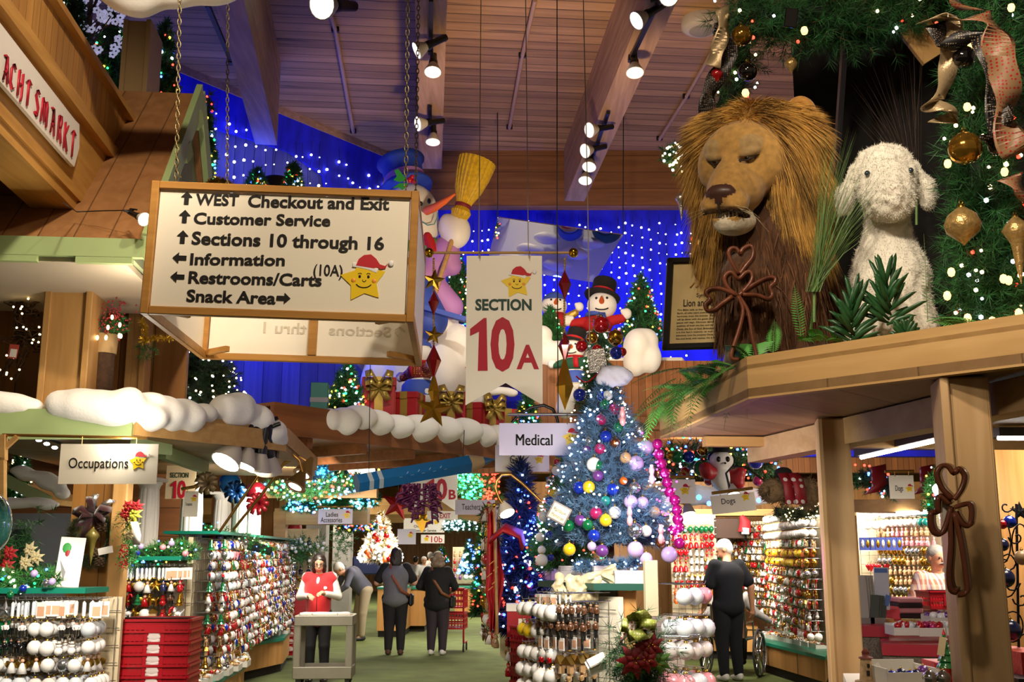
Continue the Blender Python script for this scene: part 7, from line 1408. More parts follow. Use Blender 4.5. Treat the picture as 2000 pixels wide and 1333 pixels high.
# green tree with balls behind the blue tree, rainbow tag
conifer('christmas_tree','green tree hung with white figurines and balls behind the blue tree\'s left',W(1100,1130,7.9),W(1100,880,7.9).z-W(1100,1130,7.9).z,S(75,7.9),grn_needle2,[B_ice,B_white,B_green,B_red],120,.008,nt=700,nl=.05,nw=.005,nn=16)
oc=((1086,920,'white',9),(1098,925,'white',10),(1115,922,'white',11),(1075,940,'silver',9),(1083,965,'yellow',11),(1095,975,'red',9),(1073,978,'blue',8),(1110,972,'silver',11),(1062,1010,'pearl',11),(1083,1020,'white',11),(1072,1005,'yellow',8),(1055,1050,'white',9),(1073,1045,'blue',8),(1058,1095,'white',12),(1076,1090,'blue',7),(1087,903,'red',6),(1058,1075,'white',8),(1092,1060,'white',8))
for i,(px,py,c,r_)in enumerate(oc):ornament(px,py,7.75-.25*(py-880)/250,r_,og(c),'%s ball %s on the green tree left of the blue tree'%(c,('high','at mid height','low')[0 if py<950 else 1 if py<1030 else 2]),grp='balls on the green tree')
t=thing('name_tag_ornament','tilted tag ornament with rainbow border and handwriting on the blue tree','ornament',W(1092,1003,6.5),(0,R(28),0));s=S(40,6.5);m=MB();m.box((0,0,0),(s,.008,s*.9),None,0,.002);part(t,'border',m,M('rainbow edge','#3a2a2c',.4));m=MB();m.box((0,-.004,0),(s*.82,.006,s*.72));part(t,'card',m,M('tag card','#cdbf9c',.6));m=MB();put_text(m,'Rainbow',Vector((0,-.008,0)),(1,0,0),(0,0,1),-s*.32,s*.32,.02*s,.2*s,.0);put_text(m,'Memories',Vector((0,-.008,0)),(1,0,0),(0,0,1),-s*.32,s*.32,-.26*s,-.08*s,.0);part(t,'lettering',m,ink)
# brass gooseneck at the aisle side
t=thing('gooseneck_lamp','brass gooseneck lamp curving over the red flag beside the Teachers sign','lamp',W(1060,985,7.9));m=MB();m.tube([W(x,y,7.9)for x,y in((1062,985),(1020,945),(998,928),(980,928),(970,940),(968,955),(975,975),(982,985))],.011,7);part(t,'arm',m,brass,True);c=W(987,995,7.9);T=Matrix.Translation(c)@Vector((.3,-.4,-.7)).to_track_quat('-Z','Y').to_matrix().to_4x4();m=MB();m.lathe([(.02,.06),(.035,.03),(.05,0),(.06,-.04)],12,0,T);part(t,'lamp_shade',m,shell,True);m=MB();m.lathe([(.001,-.05),(.055,-.042)],12,0,T);part(t,'lens',m,lens,True)
# ornament cluster tree above (bundled giant glass balls) with cat picture
conifer('christmas_tree','narrow lit tree of big glass balls rising behind the blue tree',W(1170,850,8.2),W(1170,610,8.2).z-W(1170,850,8.2).z,S(52,8.2),grn_needle,[B_warm,B_white],110,.009,nt=420,nl=.05,nw=.005,nn=14)
for px,py,r_,c,lab in((1174,635,17,'red','large red glass ball topping the ball tree'),(1156,660,12,'gold','gold ball left of the red ball on the ball tree'),(1202,660,16,'gold','gold balloon ball right of the red ball on the ball tree'),(1136,677,12,'red','red ball beside the black top hat on the ball tree'),(1204,690,13,'blue','blue ball low right on the ball tree'),(1132,772,13,'blue','blue ball low left on the ball tree'),(1166,683,10,'red','red ball in the middle of the ball tree'),(1215,688,9,'red','small red ball at the right edge of the ball tree')):ornament(px,py,7.75,r_,og(c),lab)
m=MB();c=W(1166,705,7.7);m.box(c,(.13,.01,.17),(0,R(-8),0));solo('framed_photo_ornament',m,silver,'silver framed picture ornament on the ball tree','ornament',None,None,c);m=MB();m.tube([W(1125+i*6,735+12*math.sin(i*.5),7.7)for i in range(12)],.006,5);solo('bead_string',m,og('red'),'red bead string draped on the ball tree','garland',None,None,W(1130,740,7.7))
# ================================================================ right side shop
zsf=3.3
m=MB();m.slab([(.6,14.9),(8,14.9),(8,18.2),(.6,18.2)],zsf,zsf+.08);struct('ceiling_right',m,dark_ply)
m=MB();m.bar((W(1000,850,15.1).x,15.1,zsf+.05),(8,15.1,zsf+.05),.12,.3);struct('trim_4',m,sid2)
m=MB();m.box((4.2,17.2,W(1400,1000,16.6).z),(3.8,.6,.1));struct('trim_5',m,oak)
mixr=[(BALL,'white'),(SNO,'pearl'),(ANI,'white'),(ANI,'brown'),(BALL,'red'),(DROP,'gold'),(STA,'gold'),(ANI,'tan'),(HEA,'red'),(ANG,'white'),(BALL,'silver'),(SNO,'white'),(HOU,'white'),(CNE,'red'),(TRE,'green'),(ANI,'gold'),(ANG,'pearl'),(FIG,'tan')]
redm=[(BELL,'red'),(DROP,'red'),(HEA,'red'),(CNE,'red'),(CNE,'white'),(FIG,'red'),(ANG,'white'),(SNO,'white')]
def wl(px0,px1,Y0,Y1):return(W(px0,1080,Y0).xy,W(px1,1080,Y1).xy)
a,b=wl(1310,1400,16.6,16.6)
rack('bright rack of red and green ornaments between blue tree and standing man','the red right rack',a,b,.7,2.2,[(2.12-.115*i,.11,.08,2,[(CAN,'clear')]if i==0 else([(FIG,'green'),(DROP,'green')]if i==1 else([(DROP,'yellow'),(FIG,'orange')]if i>8 else redm)),3)for i in range(11)],.2,seed=21)
a,b=wl(1385,1465,17.4,17.4)
rack('rack of dark wooden ornaments behind the standing man','the rack behind the standing man',a,b,.9,2.1,[(2.0-.11*i,.1,.085,2,mixr,1)for i in range(11)],.2,seed=22)
a,b=wl(1455,1540,17.4,16.0)
rack('rack of golden and white ornaments right of the standing man','the corner right rack',a,b,.9,2.1,[(2.02-.11*i,.095,.07,2,mixr+[(DROP,'gold'),(BALL,'gold')],1)for i in range(12)],.2,seed=23)
a,b=wl(1524,1612,15.6,12.4)
rack('tall bright rack of ornaments left of the nearer post pair','the bright right rack',a,b,.6,2.2,[(2.12-.115*i,.1,.075,2,[(BALL,'white'),(BALL,'pearl')]if i<3 else([(DROP,'gold'),(FIG,'orange'),(BALL,'yellow')]if i in(4,5)else mixr),1)for i in range(13)],.22,seed=24,nrm=(-.98,-.2,0))
a,b=wl(1680,1745,12.6,12.6)
rack('rack of white balls and blue packets behind the red counter','the rack behind the red counter',a,b,.9,2.2,[(2.1,.11,.09,1,[(BALL,'white')]),(1.98,.11,.09,1,[(BALL,'white'),(BALL,'pearl')]),(1.72,.09,.08,2,[(FIG,'red'),(CARD,'white')]),(1.5,.1,.09,2,mixr)],.2,seed=25)
a,b=wl(1742,1850,12.6,11.8)
rack('rack of amber and gold ornaments behind the man in plaid','the amber right rack',a,b,.9,2.2,[(2.1-.105*i,.1,.075,2,[(BALL,'white'),(BALL,'teal')]if i<2 else([(FIG,'tan'),(FIG,'pink')]if i<4 else[(DROP,'gold'),(BALL,'gold'),(BALL,'silver'),(FIG,'tan')]),3)for i in range(11)],.2,seed=26)
a,b=wl(1925,2090,11.9,10.9)
m=MB();m.bar((*a,1.4),(*b,1.4),.1,2.9);struct('wall_right',m,wood('right boards','#a97a45','#8d6234','z',10,.2,'x'))
m=MB();m.box((3.6,18.4,1.4),(7,.1,2.8));struct('wall_right_rear',m,wood('right boards','#a97a45','#8d6234','z',10,.2,'x'))
# blue packets
blu=M('blue packet','#2b3f9c',.5)
for i,px in enumerate((1684,1694,1703,1714,1724,1735,1745,1756)):
 c=W(px,1063,11.9);t=thing('ornament_packet','blue packet with an oval picture hanging behind the red counter','packet',c,0,'blue packets in a row');w,h=S(10,11.9),S(24,11.9);m=MB();m.box((0,0,0),(w,.03,h));part(t,'card',m,blu);m=MB();m.ball((0,-.016,0),(w*.36,.004,h*.32),10);part(t,'oval',m,gold if i%2 else silver)
 # right counters
zc=.42;q=[WZ(1485,1253,zc),WZ(1612,1284,zc),WZ(1640,1240,zc),WZ(1510,1225,zc)]
cnt_top('maple counter with teal edge in front of the bright right rack',mk(*q),zc,body_m=wood('maple panel','#b98850','#a57640','z',9,.12,'x'))
cartons(mk(WZ(1492,1250,zc),WZ(1608,1276,zc),WZ(1622,1248,zc),WZ(1512,1229,zc)),zc,8,2,'the teal edged right counter',5)
zc=.5;q=[WZ(1322,1222,zc),WZ(1480,1225,zc),WZ(1480,1205,zc),WZ(1322,1205,zc)]
cnt_top('low maple counter behind the wheelchair',mk(*q),zc,body_m=maple,edge=maple)
cartons(mk(WZ(1455,1222,zc),WZ(1480,1222,zc),WZ(1480,1206,zc),WZ(1440,1206,zc)),zc+.0,2,1,'the low counter behind the wheelchair',6,cols=('red','green','gold'))
red_lam=M('red laminate','#a31c2e',.35);gran=M('speckled granite','#6e6253',.8,vary=.6,vs=70)
def red_counter(lab,pts,z,th=.09):
 c=sum((Vector((x,y,0))for x,y in pts),Vector())/len(pts);t=thing('service_counter',lab,'counter',(c.x,c.y,0));m=MB();m.slab(pts,z-th,z);part(t,'worktop',m,red_lam,True);m=MB();m.slab([(c.x+(x-c.x)*.97,c.y+(y-c.y)*.97)for x,y in pts],0,z-th);part(t,'body',m,gran,True)
zr=.92
red_counter('red topped service counter with speckled body, nearer curved end',mk(WZ(1716,1243,zr),WZ(1722,1258,zr),WZ(1870,1262,zr),WZ(1880,1232,zr),WZ(1725,1230,zr)),zr)
red_counter('red topped service counter with speckled body, farther part',mk(WZ(1660,1223,zr+.1),WZ(1735,1224,zr+.1),WZ(1738,1208,zr+.1),WZ(1660,1205,zr+.1)),zr+.1)
def crate(lab,px,py,Y,w_,h_,cols,rz=0,grp='white cartons on the red counter'):
 p=W(px,py,Y);w=S(w_,Y);h=S(h_,Y);t=box_of(lab,(p.x,p.y,p.z),w,.22,h,rz,None,grp);m=MB()
 for k in range(14):m.ball((rnd.uniform(-.42,.42)*w,rnd.uniform(-.08,.08),h*.75+rnd.uniform(0,.015)),.034,8,k%len(cols))
 part(t,'ornaments',m,[og(c)for c in cols],kind='stuff')
crate('white carton of clear and red balls on the red counter, left of three',1762,1240,9.2,46,20,('clear','red','clear'));crate('white carton of red balls on the red counter, middle of three',1812,1242,9.2,48,22,('red','magenta'));crate('white carton of pale balls on the red counter, right of three',1858,1240,9.2,36,20,('clear','white'));crate('white carton of purple and white balls raised before the man in plaid',1836,1216,9.6,52,14,('purple','white','navy'))
# brochure holders and folded blanket
t=thing('brochure_stand','clear stand holding a white and blue notice on the red counter','notice stand',W(1722,1218,10.0));c=W(1722,1150,10.0);m=MB();m.box(c,(S(28,10),.01,S(78,10)),(0,R(2),0));part(t,'sheet',m,M('notice paper','#c7cbd8',.5),True);m=MB();m.box(c+Vector((0,-.008,S(33,10))),(S(24,10),.004,S(8,10)));m.box(c+Vector((.04,-.008,-S(22,10))),(S(10,10),.004,S(20,10)),(0,R(20),0));part(t,'print',m,M('notice blue','#5a78b8',.5),True);m=MB();m.box(W(1724,1212,9.95),(.16,.12,.03));part(t,'foot',m,maple,True)
for k,(px,lab)in enumerate(((1686,'grey leaflet holder standing upright on the red counter'),(1708,'dark catalogue fan leaning in a holder on the red counter'))):
 t=thing('leaflet_holder',lab,'leaflet holder',W(px,1222,9.9));m=MB()
 for j in range(4):m.box(W(px+j*5,1190 if k else 1170,9.9+.03*j),(S(16,10),.006,S(50 if k else 86,10)),(R(-6),R(8*k),0))
 part(t,'leaflets',m,M('dark catalogue','#4a4f48',.4)if k else M('grey leaflet','#a39d94',.5),True);m=MB();m.box(W(px+6,1216,9.8),(S(28,10),.05,S(16,10)));part(t,'holder',m,M('clear acrylic','#b9b4ac',.1,trans=.6),True)
t=thing('folded_blanket','pink and black plaid blanket folded on the far red counter','blanket',W(1760,1205,10.3));m=MB()
pk_=M('pink fleece','#c98a8f',.9);bk_=M('black plaid fleece','#2a1d20',.9)
for k in range(4):m.box(W(1768,1202-k*10,10.3),(S(46,10.3),.3,S(9,10.3)),None,k%2,.01)
m.box(W(1736,1198,10.3),(S(28,10.3),.3,S(26,10.3)),None,2,.02);part(t,'fleece',m,[bk_,pk_,M('coral fleece','#d9565c',.9)],True)
# foreground: table with lighthouse, bowl, tree ornament, bottles
zt2=W(1760,1336,4.9).z
cnt_top('low display table at the bottom edge between the posts',[(W(1660,1336,5.2).x,5.3),(W(1660,1340,4.6).x,4.6),(W(1850,1340,4.6).x,4.6),(W(1850,1336,5.3).x,5.3)],zt2,body_m=maple,edge=M('white table','#d9d2c6',.5))
t=thing('lighthouse_ornament','small lighthouse ornament with red roof at the bottom between the posts','ornament',W(1694,1336,4.9));r=S(14,4.9);h=S(66,4.9);m=MB();m.lathe([(r*1.6,0),(r*1.6,.012)],12,0,None);m.lathe([(r,.012),(r*.72,h*.68)],12);part(t,'tower',m,M('stone tower','#b79a72',.8,vary=.3,vs=60));m=MB();m.lathe([(r*.95,h*.68),(r*.95,h*.72),(r*.5,h*.73),(r*.5,h*.84),(r*.55,h*.85),(.001,h)],12);part(t,'lantern',m,M('brick roof','#7a3a2c',.6));m=MB();m.box((-r*.1,-r*.9,h*.3),(.012,.01,.022));m.box((0,-r*.85,h*.5),(.01,.01,.016));part(t,'window',m,ink);m=MB();m.box((r*1.3,-r,h*.42),(S(12,4.9),.002,S(20,4.9)),(0,R(-30),0));part(t,'price_tag',m,white)
t=thing('toy_tree_ornament','green glass tree ornament with a price tag beside the nearer post','ornament',W(1848,1305,4.75));m=MB();b=W(1848,1305,4.75)
for k in range(5):m.lathe([(S(17-k*3,4.75),S(k*12,4.75)+.0),(S(16-k*3,4.75),S(k*12+4,4.75)),(S(9-k*1.6,4.75),S(k*12+13,4.75))],14,0,None,True,lambda q,i:1+.12*(q%2))
part(t,'tiers',m,M('green glass tree','#14703a',.2,coat=1));m=MB();m.lathe([(.02,-.03),(.03,0)],10);part(t,'foot',m,og('red'));m=MB();m.dots([(S(15-2.6*k,4.75)*math.cos(a),S(15-2.6*k,4.75)*math.sin(a),S(k*12+3,4.75))for k in range(5)for a in np.linspace(0,6.28,7)[:-1]],.004);part(t,'beads',m,og('white'),kind='stuff');m=MB();m.lathe([(S(4,4.75),S(60,4.75)),(.001,S(70,4.75))],8);part(t,'tip',m,og('red'));m=MB();m.box((-S(12,4.75),-.04,S(40,4.75)),(S(13,4.75),.002,S(34,4.75)),(0,R(12),0));part(t,'price_tag',m,M('cream tag','#d9cfae',.6))
t=thing('red_gift_bag','red gift box standing under the green glass tree','box',W(1838,1338,4.95));m=MB();m.box((0,0,S(22,4.9)),(S(44,4.9),.16,S(44,4.9)),None,0,.004);part(t,'box',m,pr_red)
t=box_of('white box of dark blue balls at the bottom between the posts',W(1762,1340,4.85),S(96,4.85),.26,S(42,4.85),.05,None)
for px,py,c in((1760,1318,'navy'),(1778,1322,'blue'),(1803,1312,'purple'),(1742,1322,'blue'),(1790,1320,'navy')):ornament(px,py,4.85,11,og(c),'%s ball lying in the white box at the bottom edge, %s'%(c,{1760:'centre',1778:'front',1803:'back corner',1742:'near the lighthouse',1790:'beside the purple one'}[px]),name='ball_ornament')
for k,(px,lab)in enumerate(((1816,'silver snow globe bottle ornament, first beside the post'),(1842,'silver snow globe bottle ornament touching the post'))):
 ornament(px,1325,4.55,14,og('silver'),lab,'drop',name='bottle_ornament')
 # far right spinner of glass balls
iron=M('wrought iron','#1c1a1e',.5,.5);t=thing('ornament_tree_stand','black scrolled wire stand of glass balls at the right border','stand',W(1985,1280,5.0));m=MB();m.tube([W(1990,1290,5.0),W(1985,985,5.0)],.006,6)
def scroll(px,py,r,d=1):m.tube([W(px+d*r*(1-.09*i)*math.cos(i*.6),py+r*(1-.09*i)*math.sin(i*.6),4.98)for i in range(10)],.004,5)
for px,py,r,d in((1965,990,14,1),(1985,1050,16,-1),(1975,1140,18,1),(1995,1170,18,-1),(1965,1100,20,1),(1990,1230,16,1),(1958,1190,16,-1)):scroll(px,py,r,d)
for cx,cy,rx,ry in((1968,1125,20,42),(1978,1225,20,30),(1960,1060,14,40),(1992,1060,16,36)):m.tube([W(cx+rx*math.cos(a),cy+ry*math.sin(a),4.97)for a in np.linspace(0,6.28,17)],.0035,5)
m.lathe([(.14,0),(.14,.02)],16,0,Matrix.Translation(W(1985,1295,5.0)));part(t,'frame',m,iron,True)
star3_=MB();star3(star3_,W(1992,1000,5.05),.05,0,.1);part(t,'star',star3_,iron,True)
for px,py,r_,c,lab in((1963,1130,18,'navy','large blue glass ball with gold writing band on the wire stand'),(1973,1232,20,'navy','blue and red glass ball lowest on the wire stand'),(1958,1065,12,'navy','navy ball half behind the post on the wire stand'),(1972,1020,12,'blue','blue ball near the top of the wire stand'),(1958,1025,9,'red','red ball near the top of the wire stand'),(1996,1090,14,'tan','brown fluffy ornament on the wire stand at the border')):ornament(px,py,4.95,r_,og(c),lab)
m=MB();m.box(W(1990,1300,4.9),(S(62,4.9),.3,S(58,4.9)),(0,0,.1));solo('red_sparkle_box',m,pr_glit,'red glitter box under the wire stand at the right border','box',None,None,W(1990,1320,4.9));m=MB();m.box(W(1990,1335,4.75),(S(60,4.75),.3,S(30,4.75)));solo('black_tray',m,black,'black tray at the lower right corner','tray',None,None,W(1990,1340,4.75))
# garlands, snowman face, plush above the right racks
mixgar('dense garland of coloured lights and big balls above the right racks',[(1290,905,42),(1340,900,46),(1400,895,44),(1460,905,46),(1500,900,40)],12.5,500,130,MULTI,.016,grn_needle,nl=.08,nw=.012)
for px,py,c,r_ in((1322,893,'green',13),(1345,893,'blue',12),(1371,915,'green',17),(1372,880,'gold',11),(1390,895,'blue',9),(1476,902,'blue',15),(1384,940,'red',9),(1338,922,'red',9),(1310,890,'gold',9),(1480,940,'magenta',10)):ornament(px,py,12.0,r_,og(c),'%s ball in the dense garland above the right racks, %s'%(c,'left of the snowman' if px<1395 else 'right of the snowman'))
t=thing('plush_snowman','big eyed snowman head with black hat and red arms in the garland','snowman',W(1410,960,11.9));c=W(1409,900,11.9);s=S(22,11.9)
v,f,_=sdf([E_(c,(s*1.05,s*.8,s*.85),.03),E_(c-Vector((0,0,s*1.6)),(s,s*.8,s*1.1),.03)],.014);m=MB();m.add(v,f,0);part(t,'body',m,felt_w,True);m=MB()
for sx in(-.38,.42):m.ball(c+Vector((sx*s,-s*.72,s*.05)),(s*.2,.02,s*.25),10)
m.ball(c+Vector((.02,-s*.85,-s*.3)),s*.1,8);part(t,'face_buttons',m,coal,True);m=MB();m.lathe([(s*1.1,s*.68),(s*1.1,s*.76),(s*.75,s*.78),(s*.72,s*1.3),(.001,s*1.3)],18,0,Matrix.Translation(c));part(t,'hat',m,felt_blk,True)
for sx in(-1,1):v,f,_=sdf([K_(c+Vector((sx*s*.5,0,-s*1.1)),c+Vector((sx*s*1.3,-.05,-s*1.6-s*.4*sx)),s*.5,s*.6,.02),E_(c+Vector((sx*s*1.5,-.05,-s*(.9+.2*sx))),s*.55,.05)],.016);m=MB();m.add(v,f,0);part(t,'sleeve',m,pr_red,True)
snow('snow_roll','white roll of cotton with coloured lights below the snowman head',[(1300,965,40,16),(1350,968,40,20),(1400,970,40,18),(1460,972,40,18),(1500,968,25,14)],12.3,.03)
for px,py,b in((1385,984,B_blue),(1482,978,B_blue),(1365,972,B_cyan),(1500,970,B_red)):m=MB();m.ball(W(px,py,12.0),.03,8);solo('light_bulb',m,b,'%s bulb glowing in the cotton roll'%{'blue bulb':'blue' if px<1400 else 'second blue','cyan bulb':'cyan','red bulb':'red'}[b.name],'bulb',None,None,W(px,py,12.0))
mp=thing('plush_moose','brown plush moose with red striped scarf lying above the right racks','plush toy',W(1550,985,9.3));u9=S(1,9.3);c=W(1545,955,9.3)
v,f,_=sdf([E_(W(1510,960,9.3),(26*u9,18*u9,22*u9),.05),E_(W(1545,958,9.4),(40*u9,25*u9,24*u9),.05),E_(W(1578,965,9.3),(20*u9,18*u9,30*u9),.05),E_(W(1492,958,9.2),(10*u9,10*u9,9*u9),.03)],.014,.008,40);m=MB();m.add(v,f,0);fuzz(m,v,2500,.03,0,.008);part(mp,'body',m,M('tan plush','#8d7452',.95,vary=.3),True)
for px,lab in((1560,0),(1540,1)):m=MB();m.strip([W(px-10,925,9.1),W(px,945,9.05),W(px+6,985,9.0)],.1,(1,.2,.1),.006);part(mp,'scarf',m,dotted('striped scarf','#8e1620','#d9d0c8',16),True)
m=MB();m.ball(W(1530,925,9.2),(18*u9,16*u9,12*u9),12);part(mp,'hat',m,felt_blk,True)
mixgar('frosted garland with red bows along the top of the bright rack',[(1515,1000,18),(1560,1005,18),(1608,995,18)],9.4,160,20,[B_warm],.008,M('frosted needles','#5c6a48',.7,vary=.4))
for k,(px,py,tx,ty,Y,lab)in enumerate(((1432,962,1560,985,10.2,'black gooseneck lamp arching beside the Dogs sign'),(1345,1000,1330,960,9.3,'white lamp head right of the pink ball garland'))):
 t=thing('gooseneck_lamp',lab,'lamp',W(px,py,Y));pts=((1425,955),(1418,925),(1430,912),(1455,912),(1500,945),(1555,985))if k==0 else((1340,990),(1320,965),(1318,935),(1335,920),(1355,935));m=MB();m.tube([W(x,y,Y)for x,y in pts],.011,6);part(t,'arm',m,black if k==0 else brass,True);c=W(px,py,Y);T=Matrix.Translation(c)@Vector((.1,-.3,-.9)).to_track_quat('-Z','Y').to_matrix().to_4x4();m=MB();m.lathe([(.02,.08),(.04,.04),(.06,-.02)],12,0,T);part(t,'lamp_shade',m,shell,True);m=MB();m.lathe([(.001,-.03),(.055,-.022)],12,0,T);part(t,'lens',m,lens,True)
mixgar('garland with red and white lights above the rack behind the red counter',[(1680,935,28),(1715,940,30),(1742,960,18)],10.5,180,40,[B_red,B_white,B_red,B_blue],.013,grn_needle,nl=.06,nw=.009)
mixgar('garland of coloured lights hanging left of the nearer post',[(1825,925,16),(1822,960,20),(1820,1000,20)],9.0,140,30,MULTI,.011,grn_needle2,nl=.05,nw=.008)
c=W(1832,956,8.8);m=MB();m.ball(c,.045,12);solo('lamp_bulb',m,glow('bright bulb',(1,.93,.8),20),'glaring round lamp behind the carved cross','lamp',None,None,c)
m=MB();a=W(1672,990,11.0);b=W(1815,990,10.6);m.bar(a,b,.5,.12);struct('trim_6',m,oak);m=MB();m.tube([W(1750,1004,10.5),W(1815,1000,10.4)],.02,8);solo('tube_lamp',m,tube_l,'fluorescent tube under the oak ledge behind the Dogs sign','lamp',None,None,W(1780,1002,10.5))
m=MB();m.tube([W(1545,1010,10.3),W(1610,1003,9.6)],.02,8);solo('tube_lamp',m,tube_l,'fluorescent tube above the bright right rack','lamp',None,None,W(1580,1005,10))
for px,c_,lab in((1700,'red','red stocking with white bands hanging behind the Dogs sign'),(1795,'red','red stocking with white bands at the garland end')):
 a=W(px+15,910,10.2);m=MB();m.strip([a,a-Vector((0,0,.18)),a-Vector((.08,0,.26))],.13,(1,0,.2),.03);solo('stocking',m,dotted('striped scarf','#8e1620','#d9d0c8',16),lab,'stocking',None,None,a)
m=MB();m.box(W(1420,1033,16.8),(S(58,16.8),.4,S(38,16.8)),None,0,.01);solo('wooden_crate',m,M('dark crate','#3a2417',.7),'dark wooden crate standing on top of the rack behind the man','crate',None,None,W(1418,1050,13.3))
t=thing('santa_hat','red felt hat with white rim on the crate corner','hat',W(1452,1040,13.2));m=MB();m.tube([W(1454,1040,16.5),W(1455,1020,16.5),W(1448,1008,16.5)],[.1,.08,.03],10);part(t,'felt',m,hat_r,True);m=MB();m.tube([W(1456,1032,16.45),W(1456,1044,16.45)],.06,10);part(t,'rim',m,hat_w,True)
# ================================================================ the far aisle
m=MB();m.slab([(-14,18.3),(14,18.3),(14,46),(-14,46)],4.3,4.4);struct('ceiling_far',m,dark_ply)
m=MB();m.box((0,46,2.2),(28,.2,4.4));struct('wall_far',m,wood('far boards','#a3743e','#865a2e','z',8,.4,'x'))
for s,X in((1,-13),(2,13)):m=MB();m.box((X,32,2.2),(.2,28,4.4));struct('wall_far_side_%d'%s,m,wood('far boards','#a3743e','#865a2e','z',8,.4,'x'))
for i,(Y,py)in enumerate(((18.6,905),(24,990),(32,1010))):a=W(1000,py,Y).z;m=MB();m.box((-1,Y,a),(18,.25,.35));struct('trim_%d'%(7+i),m,oak if i else sid2)
m=MB();m.bar(W(540,1010,17),W(720,1010,17),.3,.25);m.bar(W(548,1000,16.9),W(548,1250,16.9),.18,.18);struct('trim_10',m,oak)
# marble columns
marb=M('grey marble','#a9a6a0',.5,vary=.2,vs=3)
for i,(px,w_,Y)in enumerate(((622,38,23),(672,34,25))):
 a=W(px,1000,Y);m=MB();m.box((a.x,Y,2.1),(S(w_,Y),S(w_,Y),4.2));struct('pillar_%d'%(6+i),m,marb)
def lights_tree(lab,px,y0,y1,Y,r,bulbs,nb,nd=grn_needle,nt=300,br=.02,**k):
 b=W(px,y1,Y);return conifer('christmas_tree',lab,b,W(px,y0,Y).z-b.z,S(r,Y),nd,bulbs,nb,br,nt=nt,nl=.1,nw=.025,nn=12,**k)
lights_tree('dark tree with warm yellow lights hanging over the left aisle corner',578,815,925,13.6,26,[B_warm,B_white],110,br=.014)
lights_tree('cyan lit tree over the Ladies Accessories corner',622,868,955,15.6,30,[B_cyan],150,blue_needle)
lights_tree('slim tree with warm lights right of the cyan lit tree',655,895,955,15.8,14,[B_warm],40);lights_tree('slim tree with purple lights beside the cyan lit tree',672,900,955,16.4,12,[B_blue,B_pink],40)
lights_tree('tree of blue and white lights above the hanging pencil\'s end',795,865,930,17.5,22,[B_ice,B_red],40);lights_tree('tree of blue lights behind the red star',660,960,985,16,30,[B_cyan,B_ice],60)
lights_tree('bright white tree crowded with ornaments in the aisle',742,1000,1105,21,42,[B_warm,B_white],230,M('white tinsel needles','#c9bfa8',.5),500,.03)
for i in range(40):
 a=rnd.random();px=742+rnd.uniform(-1,1)*40*a;py=1005+a*92;ornament(px,py,20.9-.3*a,rnd.choice((4,5,6)),og(rnd.choice(('white','orange','gold','white','red'))),'small bright ball on the white ornament tree in the aisle',grp='balls on the white ornament tree')
lights_tree('far tree with blue and green lights at the aisle end',862,1070,1100,33,14,[B_blue,B_green,B_red],50);lights_tree('far violet lit tree beside the tall red lit tree',917,1055,1125,24,20,[B_blue,B_ice],110,br=.03)
mixgar('garland of mixed lights along the left aisle beam',[(530,955,18),(600,958,20),(660,952,22),(705,940,18)],14.2,260,120,MULTI,.018,grn_needle,nl=.08,nw=.014)
mixgar('garland of blue and white lights under the left aisle beam',[(560,988,12),(620,990,13),(690,985,14),(730,975,14)],16.8,200,150,[B_blue,B_white,B_cyan],.018,grn_needle,nl=.08,nw=.014)
mixgar('green lit foliage swag behind the pencil tip',[(895,930,22),(915,940,28),(925,960,22)],21,160,130,[B_green,B_green,B_cyan],.026,grn_needle,nl=.12,nw=.02);mixgar('red lit foliage swag right of the green lit swag',[(935,920,26),(950,940,28),(958,965,20)],21.2,160,120,[B_red],.026,grn_needle,nl=.12,nw=.02)
mixgar('garland of white and blue lights on the far aisle beam',[(872,1028,10),(900,1025,12),(925,1028,10)],26,90,70,[B_ice],.024,grn_needle,nl=.1,nw=.02);mixgar('red and orange lit garland on the middle far beam',[(665,1032,7),(700,1030,7),(730,1030,7)],20,80,50,[B_red,B_yel,B_blue],.02,grn_needle,nl=.1,nw=.02)
lights_tree('tall dark tower tree with blue and red lights by the red flag',1018,890,1255,8.6,52,[B_blue,B_ice,B_blue,B_red],260,M('night blue needles','#1c2c52',.6,vary=.4),900,.012,trunk=True)
lights_tree('red and multicoloured lit tree leaning behind the red flag',948,985,1215,12.5,24,[B_red,B_green,B_blue,B_yel],130,grn_needle,420,.016)
# crescent moons of light
for px,py,lab,bm in((722,895,'purple crescent ornament with yellow lights over the aisle',B_yel),):
 t=thing('crescent_light',lab,'decoration',W(px,py,15.5));m=MB();P_=[W(px+30*math.cos(a),py+34*math.sin(a),15.5)for a in np.linspace(1.2,4.6,14)];m.tube(P_,[.02+.1*math.sin(i/13*3.14)for i in range(14)],8);part(t,'shell',m,M('purple shell','#37206a',.4),True);m=MB();m.dots([tuple(p+Vector((rnd.gauss(.02,.05),-.12,rnd.gauss(0,.05))))for p in P_ for _ in range(3)],.02);part(t,'light_string',m,bm,True,kind='stuff')
for i,(px,py,d)in enumerate(((703,908,(-.5,-1,-.4)),(715,915,(.2,-1,-.3)),(745,880,(.9,-.8,-.2)),(710,930,(-.3,-.8,-.6)))):spot_head(W(px,py,15.2),d,1.6,('first','second','third','lowest')[i]+' of four white spotlights clustered over the aisle near the pencil','spotlights near the pencil')
